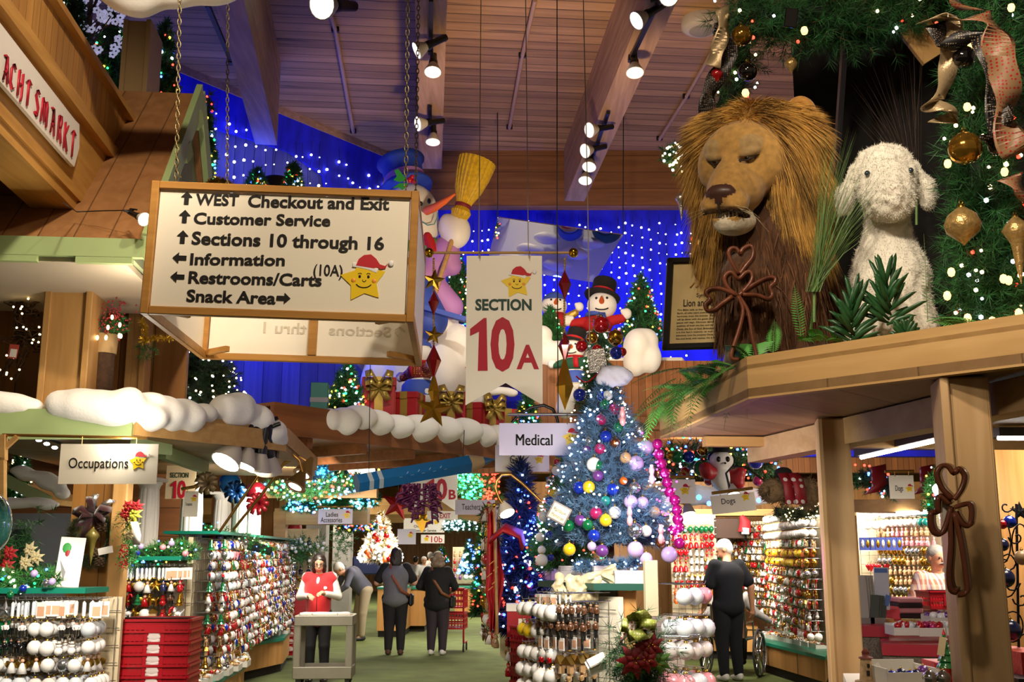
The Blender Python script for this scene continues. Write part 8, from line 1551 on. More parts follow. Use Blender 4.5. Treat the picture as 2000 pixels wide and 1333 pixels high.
# giant blue pencil
pe=thing('giant_pencil','giant blue pencil hanging over the aisle with pale bands','pencil',W(830,930,11.0));a=W(696,945,10.7);b=W(925,905,11.3);T=Matrix.Translation(a)@(b-a).to_track_quat('Z','Y').to_matrix().to_4x4();L=(b-a).length;r=S(19,11)
pb=M('pencil blue','#1f6fb0',.35,coat=.4);m=MB();m.lathe([(r*.96,0),(r,L*.02),(r,L*.95)],6,0,T,False);part(pe,'barrel',m,pb,True)
for f in(.08,.16):m=MB();m.lathe([(r*1.02,L*f),(r*1.02,L*(f+.035))],6,0,T,False);part(pe,'band',m,M('pencil band','#b9c6d2',.5),True)
m=MB();m.lathe([(r,L*.95),(r*.55,L*1.08)],12,0,T);part(pe,'sharpened_wood',m,M('pencil wood','#cbb489',.6),True);m=MB();m.lathe([(r*.55,L*1.08),(.002,L*1.2)],12,0,T);part(pe,'tip',m,pb,True)
m=MB();m.tube([a+(b-a)*.9,Vector((b.x-.1,b.y,2.9))],.004,4);part(pe,'wire',m,black,True);m=MB();m.tube([a+(b-a)*.1,Vector((a.x+.1,a.y,4.1))],.004,4);part(pe,'wire',m,black,True)
m=MB();o_=a+(b-a)*.36;ux_=(b-a).normalized();
for k in range(9):q_=o_+ux_*(k*.062+.02)+Vector((0,-r*.98,0));m.bar(q_-ux_*.018+Vector((0,-.004,-.02)),q_+ux_*.018+Vector((0,-.004,.02*(1 if k%2 else-1))),.008,.008)
part(pe,'worn_print',m,M('worn pale print','#8fb6d6',.6),True)
# red star, purple coral cluster, gold heart
t=thing('red_star','big red hanging star in the far aisle','star',W(776,985,16));m=MB();star3(m,W(776,985,16),S(34,16),0,.2,k=.4,rot=.2);part(t,'body',m,M('red star foil','#a01a20',.3,.4),True);m=MB();m.tube([W(778,960,16),W(780,880,16)],.006,4);part(t,'wire',m,black,True)
t=thing('coral_cluster','purple glittery coral icicles hanging under the pencil','decoration',W(815,960,13));pm=M('purple glitter','#5a1c48',.35,.4,bump=.5,vs=60)
for k,(px,ln_)in enumerate(((788,40),(798,55),(808,45),(818,70),(830,60),(842,80),(850,50))):
 m=MB();a=W(px,945,13);e=W(px+rnd.uniform(-3,3),945+ln_,13);m.tube([a,e],[.03,.01],6)
 for i in range(8):q_=a.lerp(e,(i+.5)/8);m.tube([q_,q_+Vector((rnd.choice((-1,1))*.06,-.03,-.02)),q_+Vector((rnd.choice((-1,1))*.08,-.03,-.07))],[.022,.018,.01],5)
 part(t,'icicle',m,pm,True)
t=thing('gold_heart','gold heart hanging in front of the distant directory board','heart',W(825,1018,24));m=MB();r=S(14,24)
for sx in(-1,1):m.ball(W(825,1010,24)+Vector((sx*r*.55,0,0)),(r*.75,r*.4,r*.8),12,0,None,(0,R(20*sx),0))
m.prism([(-r*1.15,0),(r*1.15,0),(0,-r*1.9)],r*.5,Matrix.Translation(W(825,1014,24)-Vector((0,r*.25,0))));part(t,'body',m,M('gold foil','#c99a35',.3,1),True)
# red banner flag beside the tower tree
t=thing('banner_flag','tall red furled flag with faint gold markings on a pole','flag',W(965,1240,8.2));m=MB();n=14;V=[];cols=11
for i in range(n):
 y=1000+i*(232/(n-1));x0=948+(4 if i>9 else 0)+abs(i-9)*.6*(1 if i<9 else 2);x1=966+min(i,7)*2.6-(max(0,i-8)*3.2)
 for j in range(cols):f=j/(cols-1);p=W(x0+(x1-x0)*f,y+4*math.sin(f*9),8.2+.05*math.sin(f*16+i*.3));V.append(p)
fa=[(i*cols+j,i*cols+j+1,(i+1)*cols+j+1,(i+1)*cols+j)for i in range(n-1)for j in range(cols-1)];V2=[p+Vector((0,.006,0))for p in V];m.add(V+V2,fa+[tuple(k+len(V)for k in q)[::-1]for q in fa],0);part(t,'cloth',m,M('red flag cloth','#b51d26',.6,vary=.15,vs=6),True)
m=MB();m.tube([W(966,990,8.15),W(971,1240,8.15)],.012,8);part(t,'pole',m,oak,True);m=MB();m.ball(W(966,988,8.15),.02,10);part(t,'finial',m,gold,True)
m=MB()
for px,py in((960,1100),(968,1112),(956,1124),(966,1138),(958,1150)):m.bar(W(px-5,py+4,8.08),W(px+5,py-4,8.08),.012,.006)
part(t,'gold_marking',m,M('faded gold','#b8863a',.6),True)
m=MB();c=W(985,1042,8.1);m.strip([c+Vector((-.1,0,-.05)),c+Vector((0,-.03,.04)),c+Vector((.12,0,-.01)),c+Vector((.14,0,-.1))],.12,(.2,1,.5),.01);solo('red_bow',m,pr_red,'red cloth bow beside the brass lamp over the flag','bow',None,None,c)
# small flags behind
for px,c1,lab in((998,'#e2a13a','orange and blue striped flag hanging behind the brass lamp'),):m=MB();m.box(W(px,1010,9.6),(S(16,9.6),.01,S(60,9.6)));solo('striped_flag',m,dotted('flag stripes','#c98a2e','#2b3a8c',6),lab,'flag',None,None,W(px,1040,9.6))
# aisle counters and stacks
def far_counter(lab,px0,px1,Y,z,d,body=maple,edge=teal_p):a=W(px0,1080,Y).x;b=W(px1,1080,Y).x;cnt_top(lab,[(a,Y),(b,Y),(b,Y+d),(a,Y+d)],z,body_m=body,edge=edge)
far_counter('maple counter under the white ornament tree',738,792,21.6,.95,1.8);far_counter('maple counter farther along the aisle beside the walking women',797,832,23,.9,2.5);far_counter('long maple counter far right in the aisle',888,948,28,.75,1.5);far_counter('dark based stand under the tower tree and flag',950,1045,8.9,.45,.9,M('red flecked base','#5a2a2c',.6,vary=.4,vs=30),teal_p)
far_counter('small maple counter with teal top left of the centre rack',1000,1050,7.75,1.06,.7)
rack('far rack of purple and red ornaments at the aisle end','the far aisle rack',W(884,1100,29).xy,W(950,1100,29).xy,.8,1.75,[(1.65-.2*i,.17,.14,1,[(FIG,'purple'),(FIG,'red'),(BALL,'white'),(FIG,'tan')],2)for i in range(4)],.2,seed=40,grid=False)
rack('rack of dark ornaments behind the staff member','the rack behind the staff member',W(556,1100,17.6).xy,W(620,1100,17.6).xy,.9,2.0,[(1.85-.15*i,.13,.12,1,mixl,2)for i in range(6)],.2,seed=41,grid=False)
rack('rack at the tower tree\'s far side facing the aisle','the rack behind the tower tree',W(975,1100,12.5).xy,W(1010,1100,11).xy,.5,2.2,[(2.1-.16*i,.14,.12,1,mixr,2)for i in range(9)],.2,seed=42,grid=False)
rack('tall rack of white and red ornaments left of the centre display','the rack left of the centre display',W(1030,1100,8.9).xy,W(1085,1100,8.5).xy,.6,1.62,[(1.58-.115*i,.11,.08,1,redm+[(FIG,'brown'),(FIG,'white')],2)for i in range(8)],.2,seed=43)
# stacks of red baskets in the aisle
p=W(572,1165,17.4);b0=basket('topmost red basket of the stack behind the staff member',(p.x,p.y,W(572,1155,17.4).z-.2),S(60,17.4),.1,'red baskets behind the staff member')
for i in range(1,8):dup(b0,(p.x,p.y,W(572,1155,17.4).z-.2-i*.11),None,'%s red basket from the top in the stack behind the staff member'%names[i])
p=W(1036,1225,7.55);b0=basket('topmost red basket of the narrow stack left of the centre rack',(p.x,p.y,p.z-.2),S(44,7.5),.6,'red baskets left of the centre rack',.24)
for i in range(1,6):dup(b0,(p.x,p.y,p.z-.2-i*.09),None,'%s red basket from the top in the narrow stack left of the centre rack'%names[i])
t=thing('toy_house_box','small red house-shaped box with white roof on the aisle counter','box',W(1014,1290,7.8));m=MB();z=1.06;m.box((0,0,.09),(.17,.12,.18));part(t,'walls',m,pr_red);m=MB();m.box((0,0,.2),(.18,.13,.05));part(t,'roof',m,white);m=MB();m.box((.02,-.062,.1),(.05,.006,.05));part(t,'window',m,cream);t.location.z=z
m=MB();m.lathe([(.03,0),(.03,.12)],14);solo('white_cup',m,white,'white cup at the bottom edge left of the centre rack','cup',None,None,W(1031,1333,6.9),False)
ornament(1007,1228,8.3,14,og('red'),'shiny red ball hanging low on the tower tree')
for px,py,c,w_,h_,lab in((715,1105,'#2a3768',50,34,'dark blue bag hanging on the aisle counter'),(718,1085,'#a3121e',24,22,'red bag standing behind the dark blue bag')):m=MB();m.box(W(px,py,21.5),(S(w_,21.5),.2,S(h_,21.5)),None,0,.03);m.tube([W(px-8,py-h_/2,21.4),W(px,py-h_/2-12,21.4),W(px+8,py-h_/2,21.4)],.012,6);solo('shopping_bag',m,M('bag '+c,c,.7),lab,'bag',None,None,W(px,py+h_/2,19))
m=MB();c=W(668,1045,24.0);n=200;P0=np.array([tuple(c+Vector((rnd.gauss(0,.12),rnd.gauss(0,.1),rnd.gauss(0,.28))))for _ in range(n)]);tufts(m,P0,NR.normal(size=(n,3)),.1,10,.09,.012);solo('evergreen_bush',m,grn_needle,'dark evergreen hanging before the marble columns','plant',None,None,c)
m=MB();c=W(582,1075,16.5);n=160;P0=np.array([tuple(c+Vector((rnd.gauss(0,.18),rnd.gauss(0,.1),rnd.gauss(0,.1))))for _ in range(n)]);tufts(m,P0,NR.normal(size=(n,3)),.1,10,.09,.012,0);m.dots(P0[:40],.03,1);solo('ornament_wreath',m,[grn_needle,og('white')],'dark wreath with white balls left of the marble column','wreath',None,None,c)
for px,lab in((575,'tall red and white figure left of the marble column'),):m=MB();a=W(px,1060,17.8);h=S(75,17.8);m.lathe([(.1,0),(.12,h*.3),(.09,h*.6),(.07,h*.7),(.09,h*.8),(.001,h)],12);solo('nutcracker_figure',m,dotted('red white stripes','#a01820','#ded6cc',5),lab,'figure',None,None,a,False)
# ================================================================ people
skin=M('skin','#c98f6d',.5);skin2=M('pale skin','#c79678',.5);hair_d=M('dark brown hair','#1d120d',.5,vary=.3,vs=30,bump=.4);hair_g=M('grey hair','#8d8780',.6,vary=.2,vs=30,bump=.5);hair_w=M('white hair','#d9d4cb',.6,vary=.1,vs=30,bump=.3);hair_b=M('brown curly hair','#7d6a58',.6,vary=.3,vs=20,bump=.6)
def hand(pr,w,d,up,s,curl=.5,side=1):
 """palm, four unequal curled fingers and a thumb leaving the palm's side"""
 d=Vector(d).normalized();u=Vector(up);u=(u-d*u.dot(d)).normalized();v=d.cross(u)*side;w=Vector(w);pr.append(K_(w,w+d*.05*s,.026*s,.031*s,.012));pr.append(K_(w+d*.05*s-v*.018*s,w+d*.05*s+v*.018*s,.02*s,.02*s,.012))
 for k,(o,L)in enumerate(((-.03,.062),(-.011,.072),(.009,.068),(.028,.052))):
  b=w+d*.078*s+v*o*s;d2=(d*math.cos(curl)-u*math.sin(curl));d3=(d*math.cos(2*curl)-u*math.sin(2*curl));k1=b+d2*L*.5*s;pr.append(K_(b-d*.01*s,k1,.0105*s,.0095*s,.003));pr.append(K_(k1,k1+d3*L*.5*s,.0095*s,.008*s,.003))
 b=w+d*.03*s-v*.028*s;k1=b+(d*.7-v*.6-u*.3)*.032*s;pr.append(K_(b,k1,.0125*s,.011*s,.006));pr.append(K_(k1,k1+(d*.9-v*.1-u*.3)*.03*s,.0105*s,.009*s,.003))
def person(lab,loc,rz,H,top,bottom,hairm,sk=skin,fat=1.0,J=None,sleeves='long',hair='short',shoe=black,top_len=0,extras=None,res=.0085,hd_yaw=0,hd_pitch=0,hands=(.5,.5),sleeve_m=None,legs=True):
 t=thing('person',lab,'person',loc,rz);h=H
 D=dict(pel=(0,0,.53),che=(0,0,.73),nek=(0,.005,.83),head=(0,-.02,.93),Ls=(-.1,0,.81),Rs=(.1,0,.81),Le=(-.135,.015,.64),Re=(.135,.015,.64),Lw=(-.14,-.05,.49),Rw=(.14,-.05,.49),Lh=(-.052,0,.52),Rh=(.052,0,.52),Lk=(-.056,-.015,.285),Rk=(.056,-.015,.285),La=(-.058,.012,.045),Ra=(.058,.012,.045))
 D.update(J or{});D={k:Vector(v)*h for k,v in D.items()};f=fat
 hd=D['head'];HM=Euler((hd_pitch,0,hd_yaw)).to_matrix();hp=lambda x,y,z:hd+HM@(Vector((x,y,z))*h);hr=(hd_pitch,0,hd_yaw)
 pr=[E_(hp(0,.008,.012),(.043*h,.054*h,.055*h),.02,0,hr),E_(hp(0,-.012,-.028),(.034*h,.04*h,.04*h),.02,0,hr),K_(hp(0,-.05,.005),hp(0,-.06,-.012),.006*h,.009*h,.008),E_(hp(0,-.048,-.035),(.014*h,.01*h,.006*h),.006),E_(hp(.044,.01,-.005),(.007*h,.013*h,.018*h),.004,0,hr),E_(hp(-.044,.01,-.005),(.007*h,.013*h,.018*h),.004,0,hr),K_(D['nek']-Vector((0,0,.02*h)),hd-HM@Vector((0,-.01*h,.045*h)),.032*h*f**.5,.029*h,.02),E_(D['che'],(.095*h*f,.06*h*f,.1*h),.04),E_(D['pel'],(.085*h*f,.06*h*f,.06*h),.04),K_(D['pel'],D['che'],.07*h*f,.075*h*f,.04)]
 for s in 'LR':pr+=[K_(D[s+'s'],D[s+'e'],.03*h*f**.6,.024*h*f**.6,.015),K_(D[s+'e'],D[s+'w'],.025*h*f**.5,.016*h,.01)]
 for i,s in enumerate('LR'):
  d=(D[s+'w']-D[s+'e']).normalized();hand(pr,D[s+'w'],d,(0,1 if d.z<-.5 else 0,1),h/1.7,hands[i],1 if s=='L' else-1)
 if legs:
  for s in 'LR':pr+=[K_(D[s+'h'],D[s+'k'],.05*h*f**.7,.033*h*f**.5,.02),K_(D[s+'k'],D[s+'a'],.034*h*f**.5,.021*h,.01),K_(D[s+'a'],D[s+'a']+Vector((0,-.07*h,-.028*h)),.02*h,.015*h,.01)]
 v,fc,_=sdf(pr,res);m=MB();m.add(v,fc,0);part(t,'body',m,sk)
 # face
 m=MB();e=MB()
 for sx in(-1,1):m.ball(hp(sx*.0175,-.0475,.004),.0062*h,8);e.tube([hp(sx*.008,-.053,.014),hp(sx*.018,-.052,.017),hp(sx*.028,-.046,.014)],.0022*h,5)
 part(t,'eyes',m,M('eye','#20160f',.2));part(t,'eyebrows',e,hairm);m=MB();m.tube([hp(-.014,-.052,-.034),hp(0,-.057,-.035),hp(.014,-.052,-.034)],.003*h,5);part(t,'lips',m,M('lips','#9c4f45',.5))
 # clothes
 pr=[E_(D['che']+Vector((0,0,.005*h)),(.112*h*f,.076*h*f,.1*h),.04),K_(D['pel'].lerp(D['che'],.1),D['che'],.088*h*f,.088*h*f,.05)]+[K_(D['che'].lerp(D['nek'],.55),D[s+'s'],.048*h,.042*h,.03)for s in 'LR']
 if top_len:pr.append(E_(D['pel']-Vector((0,0,top_len*h)),(.1*h*f,.082*h*f,.07*h),.05))
 sl=[]
 for s in 'LR':
  if sleeves=='long':sl+=[K_(D[s+'s'],D[s+'e'],.038*h*f**.6,.031*h*f**.6,.015),K_(D[s+'e'],D[s+'e'].lerp(D[s+'w'],.93),.031*h*f**.6,.023*h,.012)]
  elif sleeves=='short':sl+=[K_(D[s+'s'],D[s+'s'].lerp(D[s+'e'],.72),.044*h*f**.6,.043*h*f**.6,.02)]
 if sleeve_m is None:pr+=sl
 v,fc,_=sdf(pr,.014);m=MB();m.add(v,fc,0);tp=part(t,'top',m,top)
 if sleeve_m is not None and sl:v,fc,_=sdf(sl,.011);m=MB();m.add(v,fc,0);part(t,'sleeves',m,sleeve_m)
 if legs:
  pr=[E_(D['pel'],(.1*h*f,.078*h*f,.07*h),.04)]
  for s in 'LR':pr+=[K_(D[s+'h'],D[s+'k'],.062*h*f**.8,.044*h*f**.6,.02),K_(D[s+'k'],D[s+'k'].lerp(D[s+'a'],.93),.044*h*f**.6,.033*h*f**.4,.015)]
  v,fc,_=sdf(pr,.014);m=MB();m.add(v,fc,0);part(t,'trousers',m,bottom)
  for s in 'LR':
   a=D[s+'a'];v,fc,_=sdf([E_(a+Vector((0,-.03*h,-.024*h)),(.028*h,.075*h,.02*h),.02),E_(a+Vector((0,.01*h,-.012*h)),(.027*h,.035*h,.03*h),.02)],.009);v[:,2]=np.maximum(v[:,2],.0);m=MB();m.add(v,fc,0);part(t,'shoe',m,shoe)
 if hair:
  pr=[E_(hp(0,.017,.024),(.051*h,.057*h,.05*h),.02,0,hr),E_(hp(0,.035,-.0),(.046*h,.04*h,.05*h),.02,0,hr)]
  if hair=='long':pr+=[E_(hp(sx*.028,.03,-.05),(.03*h,.04*h,.07*h),.03,0,hr)for sx in(-1,1)]+[E_(hp(sx*.042,.0,-.02),(.014*h,.03*h,.055*h),.02,0,hr)for sx in(-1,1)]+[E_(hp(0,.045,-.055),(.045*h,.03*h,.075*h),.03,0,hr)]
  if hair=='curly':pr+=[E_(hp(.045*math.cos(a),.03+.03*math.sin(a),-.03+.03*math.sin(a*3)),.03*h,.015)for a in np.linspace(-.3,3.4,8)]+[E_(hp(x,.05,-.06),.03*h,.015)for x in(-.035,0,.035)]
  pr.append(E_(hp(0,-.062,-.022),(.05*h,.05*h,.062*h),.01,0,hr,True));v,fc,_=sdf(pr,.008,.006 if hair!='short' else.002,60);m=MB();m.add(v,fc,0);part(t,'hair',m,hairm)
 if extras:extras(t,D,h,hp)
 return t
def floorY(px,py):p=WZ(px,py,0);return p.x,p.y
# staff member in a red vest
vest=M('red fleece vest','#c3161c',.85,sheen=.3)
def ex(t,D,h,hp):
 v,f,_=sdf([E_(D['che'],(.122*h,.087*h,.105*h),.04),K_(D['pel']+Vector((0,0,-.01*h)),D['che'],.1*h,.095*h,.05),E_(D['pel']-Vector((0,0,.03*h)),(.115*h,.09*h,.05*h),.04)]+[K_(D['che'].lerp(D['nek'],.5),D[s+'s']*.9+D['che']*.1,.056*h,.053*h,.03)for s in 'LR']+[E_(D['che']+Vector((0,-.11*h,.1*h)),(.02*h,.06*h,.075*h),.01,0,None,True)],.012);m=MB();m.add(v,f,0);vb=part(t,'vest',m,vest)
 m=MB();m.tube([D['pel']+Vector((0,-.098*h,-.05*h)),D['pel']+Vector((0,-.106*h,.04*h)),D['che']+Vector((0,-.094*h,-.02*h))],.004,5);part(vb,'zip',m,black);m=MB();m.ball(D['che']+Vector((.06*h,-.085*h,.0)),(.028,.008,.022),12);part(vb,'name_badge',m,white)
 m=MB()
 for sx in(-1,1):m.tube([hp(sx*.018+.015*math.cos(a),-.057,.002+.011*math.sin(a))for a in np.linspace(0,6.28,13)],.0014*h,4)
 m.tube([hp(-.004,-.058,.004),hp(.004,-.058,.004)],.0014*h,4)
 for sx in(-1,1):m.tube([hp(sx*.033,-.055,.004),hp(sx*.046,.0,.006)],.0014*h,4)
 part(t,'glasses',m,black)
 c=(D['Lw']+D['Rw'])/2+Vector((-.01,-.09,.01));m=MB();m.lathe([(.001,0),(.028,.004),(.028,.01),(.001,.014)],14,0,Matrix.Translation(c)@Euler((R(70),0,0)).to_matrix().to_4x4());solo('held_ornament',m,white,'small white disc ornament held by the staff member','ornament',None,None,Vector(t.location)+c)
 for k in('held_ornament',):
  pass
person('woman in red vest and white sleeves looking down behind the grey cart',(W(622,1200,14.25).x,14.25,0),0,1.62,M('white knit','#d9d4c9',.9),M('black trousers','#121114',.8),hair_d,skin2,1.0,dict(Le=(-.155,.01,.66),Re=(.155,.01,.66),Lw=(-.055,-.15,.67),Rw=(.065,-.14,.69),head=(.0,-.045,.925)),'long','long',hd_pitch=R(22),hd_yaw=R(8),extras=ex,hands=(.7,.7))
# grey utility cart
grey_pl=M('grey cart plastic','#8d8878',.55,vary=.06,vs=6);cy=13.35;xa,xb=W(574,1210,cy).x,W(688,1210,cy).x;zt3=W(630,1203,cy).z;t=thing('utility_cart','grey plastic two-shelf utility cart in front of the woman in red vest','cart',((xa+xb)/2,cy+.22,0),R(3));w=xb-xa;d=.5
for z,hh in((zt3-.06,.12),(.22,.14)):
 m=MB();m.box((0,0,z-.03),(w-.04,d-.04,.02))
 for sy in(-1,1):m.box((0,sy*(d/2-.012),z),(w,.025,hh),None,0,.008)
 for sx in(-1,1):m.box((sx*(w/2-.012),0,z),(.025,d,hh),None,0,.008)
 part(t,'shelf',m,grey_pl)
for sx in(-1,1):
 for sy in(-1,1):m=MB();m.box((sx*(w/2-.04),sy*(d/2-.04),(zt3+.15)/2),(.085,.07,zt3-.2),None,0,.012);part(t,'leg',m,grey_pl);m=MB();m.tube([(sx*(w/2-.06)-.015,sy*(d/2-.06),.055),(sx*(w/2-.06)+.015,sy*(d/2-.06),.055)],.055,14);m.box((sx*(w/2-.06),sy*(d/2-.06),.12),(.05,.05,.06));part(t,'caster',m,M('dark caster','#2a2826',.6))
for k in range(4):m=MB();m.box(((-.3+.2*k)*w,-.05+.03*(k%2),zt3+.012),(.15,.18,.03),(0,0,R(8*k-10)),0,.004);s=part(t,'x',m,white);s.name='paper';s.parent=None;s.location=t.location;s.name='paper_packet';tag(s,'%s white paper packet lying on the grey cart, counted from its left'%names[k].replace('topmost','first'),'packet','packets on the grey cart')
# bending man
x,y=floorY(700,1252)
person('grey haired man in grey hoodie and khaki trousers bending over',(x,y,0),R(-62),1.74,M('slate hoodie','#5a5c6c',.9),M('khaki trousers','#a3957c',.85),hair_w,skin,1.08,dict(pel=(0,.06,.53),che=(0,-.08,.68),nek=(0,-.18,.735),head=(0,-.25,.75),Ls=(-.1,-.14,.73),Rs=(.1,-.14,.73),Le=(-.13,-.2,.58),Re=(.13,-.2,.58),Lw=(-.09,-.3,.5),Rw=(.08,-.29,.5),Lh=(-.052,.05,.52),Rh=(.052,.05,.52),Lk=(-.056,.0,.285),Rk=(.056,.02,.285)),hd_pitch=R(45),shoe=M('dark sneaker','#2a2a2e',.6))
# two women walking away
strap1=M('patterned strap','#8a4a34',.7);strap2=M('tan strap','#7a4a2a',.6)
def strap(mt,s=1):
 def f(t,D,h,hp):
  m=MB();a=D['Ls' if s>0 else 'Rs'];c=D['che'];p=D['pel'];q=1.0
  m.strip([a+Vector((s*.05*h,-.03*h,.05*h)),a+Vector((s*.05*h,.06*h,.035*h)),c+Vector((-s*.02*h,.118*h,0)),p+Vector((s*.07*h,.128*h,.07*h)),p+Vector((s*.14*h,.04*h,.02*h))],.045,(.6*s,0,.8),.006);part(t,'bag_strap',m,mt);
  m=MB();m.box(p+Vector((s*.15*h,-.02*h,-.02*h)),(.08,.24,.2),None,0,.03);part(t,'shoulder_bag',m,black)
 return f
x,y=floorY(770,1280)
person('woman with long dark hair in grey shirt and black leggings walking away',(x,y,0),R(180),1.7,M('grey jersey','#66666c',.9,vary=.06),M('black leggings','#0d0c0e',.85),hair_d,skin2,1.3,dict(Le=(-.18,.0,.67),Re=(.18,.0,.67),Lw=(-.15,-.14,.66),Rw=(.15,-.14,.66)),'short','long',M('brown sandal','#4a2f22',.7),.02,strap(strap1,-1),sleeve_m=M('black sleeve','#121114',.9),hd_pitch=R(8))
x,y=floorY(853,1280)
person('woman with grey curly hair in black cardigan pushing a red cart',(x,y,0),R(172),1.64,M('black cardigan','#0f0f11',.9),M('plum trousers','#2a2028',.85),hair_b,skin2,1.38,dict(Le=(-.18,.02,.66),Re=(.18,.02,.66),Lw=(-.13,-.15,.62),Rw=(.13,-.15,.62)),'long','curly',M('white sneaker','#c9c6c0',.6),.05,strap(strap2,-1))
# red shopping cart
x,y=floorY(880,1276);t=thing('shopping_cart','red plastic shopping cart ahead of the woman in black cardigan','cart',(x+.02,y+.35,0),R(-4));m=MB();rp=M('red cart plastic','#b01c26',.4)
def tray(z0,z1,w,d):
 mm=MB()
 for k in range(13):f=k/12;
 for sx,sy,L,ax in((0,-1,w,0),(0,1,w,0),(-1,0,d,1),(1,0,d,1)):
  n_=int(L/.05)
  for i in range(n_+1):q=-L/2+L*i/n_;mm.box((q if ax==0 else sx*w/2,sy*d/2 if ax==0 else q,(z0+z1)/2),(.012 if ax==0 else.012,.012,z1-z0))
  for z in(z0,(z0*2+z1)/3,(z0+2*z1)/3,z1):mm.box((0 if ax==0 else sx*w/2,sy*d/2 if ax==0 else 0,z),(L if ax==0 else.02,.02 if ax==0 else L,.025))
 mm.box((0,0,z0),(w,d,.01));return mm
part(t,'upper_basket',tray(.72,1.0,.42,.5),rp);part(t,'lower_basket',tray(.38,.62,.42,.5),rp);m=MB()
for sx in(-1,1):m.tube([(sx*.2,-.3,1.02),(sx*.2,-.22,.5),(sx*.2,-.2,.14),(sx*.2,.26,.14)],.016,7)
m.tube([(-.22,-.32,1.03),(.22,-.32,1.03)],.018,8);part(t,'frame',m,rp)
for sx in(-1,1):
 for sy in(-.2,.24):m=MB();m.tube([(sx*.2-.012,sy,.06),(sx*.2+.012,sy,.06)],.06,14);m.bar((sx*.2,sy,.06),(sx*.2,sy,.15),.02,.04);part(t,'wheel',m,M('dark caster','#2a2826',.6))
 # standing man in navy and the wheelchair
x,y=floorY(1428,1331)
person('white haired man in navy polo and dark jeans seen from behind',(x,y,0),R(200),1.8,M('navy polo','#060913',.95),M('dark jeans','#0a0c14',.95),hair_w,skin,1.22,dict(head=(0,-.045,.925),Re=(.15,-.03,.64),Rw=(.12,-.14,.52),Le=(-.175,.03,.66),Lw=(-.2,.0,.5)),'short','short',M('white sneaker','#c9c6c0',.6),.015,None,hd_yaw=R(55),hd_pitch=R(22))
wy=y+.62;wx=W(1428,1200,wy).x;steel=M('polished steel','#b9bcc2',.2,1);t=thing('wheelchair','wheelchair with large spoked wheels in front of the man in navy','wheelchair',(wx,wy,0),R(-26))
for sx in(-1,1):
 m=MB();T=Matrix.Translation((sx*.36,0,.31))@Euler((0,R(90),0)).to_matrix().to_4x4();m.tube([(.3*math.cos(a),.3*math.sin(a),0)for a in np.linspace(0,2*math.pi,33)],.018,6,0,False,T);wh=part(t,'wheel',m,M('tyre grey','#3d3b3c',.6))
 m=MB();m.tube([(.27*math.cos(a),.27*math.sin(a),.03*sx)for a in np.linspace(0,2*math.pi,33)],.009,5,0,False,T);part(wh,'hand_rim',m,steel);m=MB()
 for k in range(8):a=k*math.pi/4;m.tube([(.04*math.cos(a),.04*math.sin(a),0),(.29*math.cos(a),.29*math.sin(a),0)],.012,5,0,True,T)
 m.lathe([(.05,-.03),(.05,.03)],12,0,T);part(wh,'spokes',m,steel)
 m=MB();m.tube([(sx*.23,-.28,.93),(sx*.23,-.18,.92),(sx*.23,-.17,.5),(sx*.23,.35,.48),(sx*.23,.42,.15)],.012,6);m.tube([(sx*.23,-.17,.7),(sx*.23,.25,.7),(sx*.23,.27,.48)],.012,6);part(t,'side_frame',m,steel);m=MB();m.tube([(sx*.23-.012,.4,.08),(sx*.23+.012,.4,.08)],.08,14);part(t,'front_caster',m,M('dark caster','#2a2826',.6));m=MB();m.tube([(sx*.23,-.3,.93),(sx*.23,-.2,.93)],.018,8);part(t,'push_handle',m,black)
m=MB();m.box((0,.1,.48),(.44,.46,.03));part(t,'seat',m,black);m=MB();m.box((0,-.17,.72),(.44,.03,.42));part(t,'backrest',m,M('tan canvas back','#6d4a36',.8))
person('seated person in grey fleece reaching right from the wheelchair',(wx+.02,wy+.12,-.0),R(166),1.62,M('grey fleece','#8a8684',.95,vary=.15,vs=30),M('dark trousers','#2a2a30',.9),hair_g,skin2,1.1,dict(pel=(0,0,.36),che=(0,-.02,.55),nek=(0,-.04,.64),head=(0,-.08,.72),Ls=(-.11,-.02,.62),Rs=(.11,-.02,.62),Le=(-.21,-.06,.5),Lw=(-.33,-.1,.43),Re=(.19,.02,.49),Rw=(.17,-.12,.46),Lh=(-.055,-.02,.345),Rh=(.055,-.02,.345),Lk=(-.075,-.26,.34),Rk=(.075,-.26,.34),La=(-.075,-.27,.1),Ra=(.075,-.27,.1)),hd_pitch=R(35),hd_yaw=R(-30))
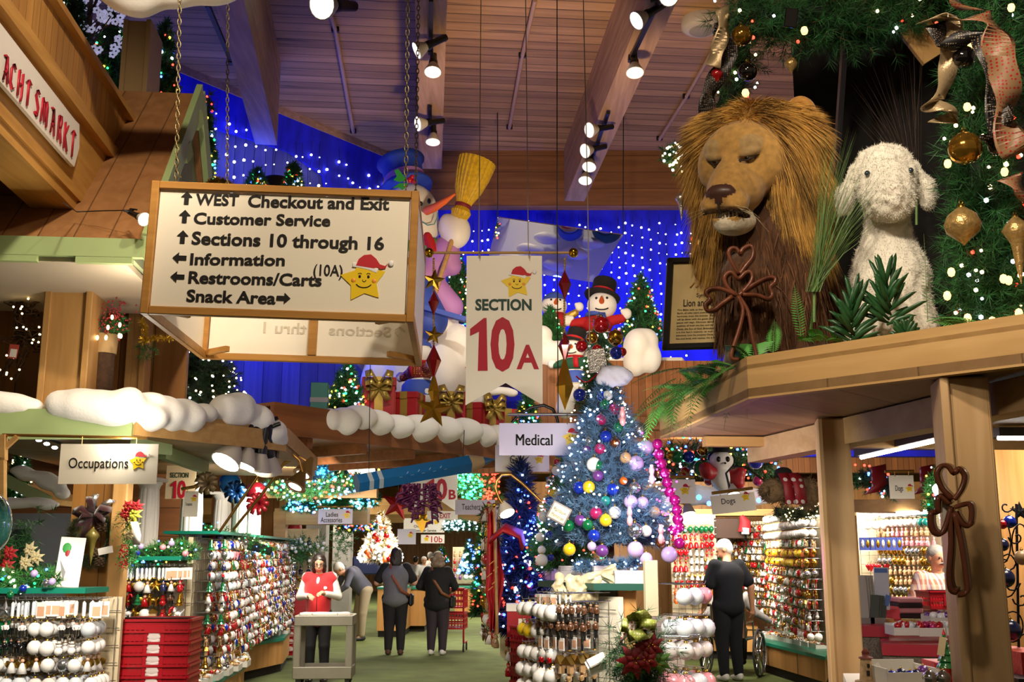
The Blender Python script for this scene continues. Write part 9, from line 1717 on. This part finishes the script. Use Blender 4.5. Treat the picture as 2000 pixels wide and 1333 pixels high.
# man in plaid
plaid=M('plaid shirt','#c98d6d',.9);nt=plaid.node_tree;b=nt.nodes['Principled BSDF'];tc=nt.nodes.new('ShaderNodeTexCoord');prev=None
sx_=nt.nodes.new('ShaderNodeSeparateXYZ');nt.links.new(tc.outputs['Object'],sx_.inputs[0]);mx=None;colr=None
for ax,c2,f in(('X','#5b6a96',11),('Z','#a8492c',9),('X','#e0d3c6',23)):
 ml=nt.nodes.new('ShaderNodeMath');ml.operation='MULTIPLY';ml.inputs[1].default_value=f;nt.links.new(sx_.outputs[ax],ml.inputs[0]);fr=nt.nodes.new('ShaderNodeMath');fr.operation='FRACT';nt.links.new(ml.outputs[0],fr.inputs[0]);lt=nt.nodes.new('ShaderNodeMath');lt.operation='LESS_THAN';lt.inputs[1].default_value=.45;nt.links.new(fr.outputs[0],lt.inputs[0]);m2=nt.nodes.new('ShaderNodeMath');m2.operation='MULTIPLY';m2.inputs[1].default_value=.6;nt.links.new(lt.outputs[0],m2.inputs[0]);mx=nt.nodes.new('ShaderNodeMix');mx.data_type='RGBA'
 if colr is None:mx.inputs[6].default_value=(*C('#d6a383'),1)
 else:nt.links.new(colr,mx.inputs[6])
 mx.inputs[7].default_value=(*C(c2),1);nt.links.new(m2.outputs[0],mx.inputs[0]);colr=mx.outputs[2]
nt.links.new(colr,b.inputs['Base Color'])
def ex2(t,D,h,hp):m=MB();m.tube([hp(-.022,-.052,-.03),hp(0,-.062,-.022),hp(.022,-.052,-.03)],[.003*h,.007*h,.003*h],7);part(t,'moustache',m,hair_g)
py_=11.2;px_=W(1828,1100,py_).x;hz=W(1835,1066,py_).z
person('grey haired man with moustache in plaid shirt behind the red counter',(px_,py_,hz-1.72),R(12),1.72,plaid,M('beige shorts','#8f8068',.9),hair_g,skin,1.15,dict(Le=(-.17,.0,.65),Lw=(-.06,-.17,.6),Re=(.17,0,.65),Rw=(.1,-.16,.6)),'short','short',extras=ex2,hd_pitch=R(8));
p=W(1842,1190,10.85);basket('red basket held by the man in plaid',(p.x,p.y,p.z),.4,.1,None,.28,.17)
# distant shoppers
for i,(px,py0,Y,tp,hm,lab)in enumerate(((828,1106,30,'#c9c6c0',hair_w,'distant white haired shopper in pale shirt, nearer of the far pair'),(840,1079,33,'#b9b2aa',hair_g,'distant bald shopper behind the white haired one'),(812,1087,31,'#6d665f',hair_d,'distant shopper in brown shirt at the aisle\'s left'))):
 Hh=1.68;zt4=W(px,py0,Y).z;person(lab,(W(px,1100,Y).x,Y,0),R(160-140*(i==0)),max(1.5,min(1.8,zt4)),M('far top '+tp,tp,.9),M('dark trousers','#2a2a30',.9),hm,skin,1.15,None,'short','short',res=.014)
flush_ornaments();flush_stuff()
# look-alikes that share a label share a group too
seen={}
for o in sc.objects:
 if o.parent is None and o.get('label'):seen.setdefault(o['label'],[]).append(o)
for lab,L in seen.items():
 if len(L)>1:
  for o in L:
   o['group']=L[0].get('group')or lab
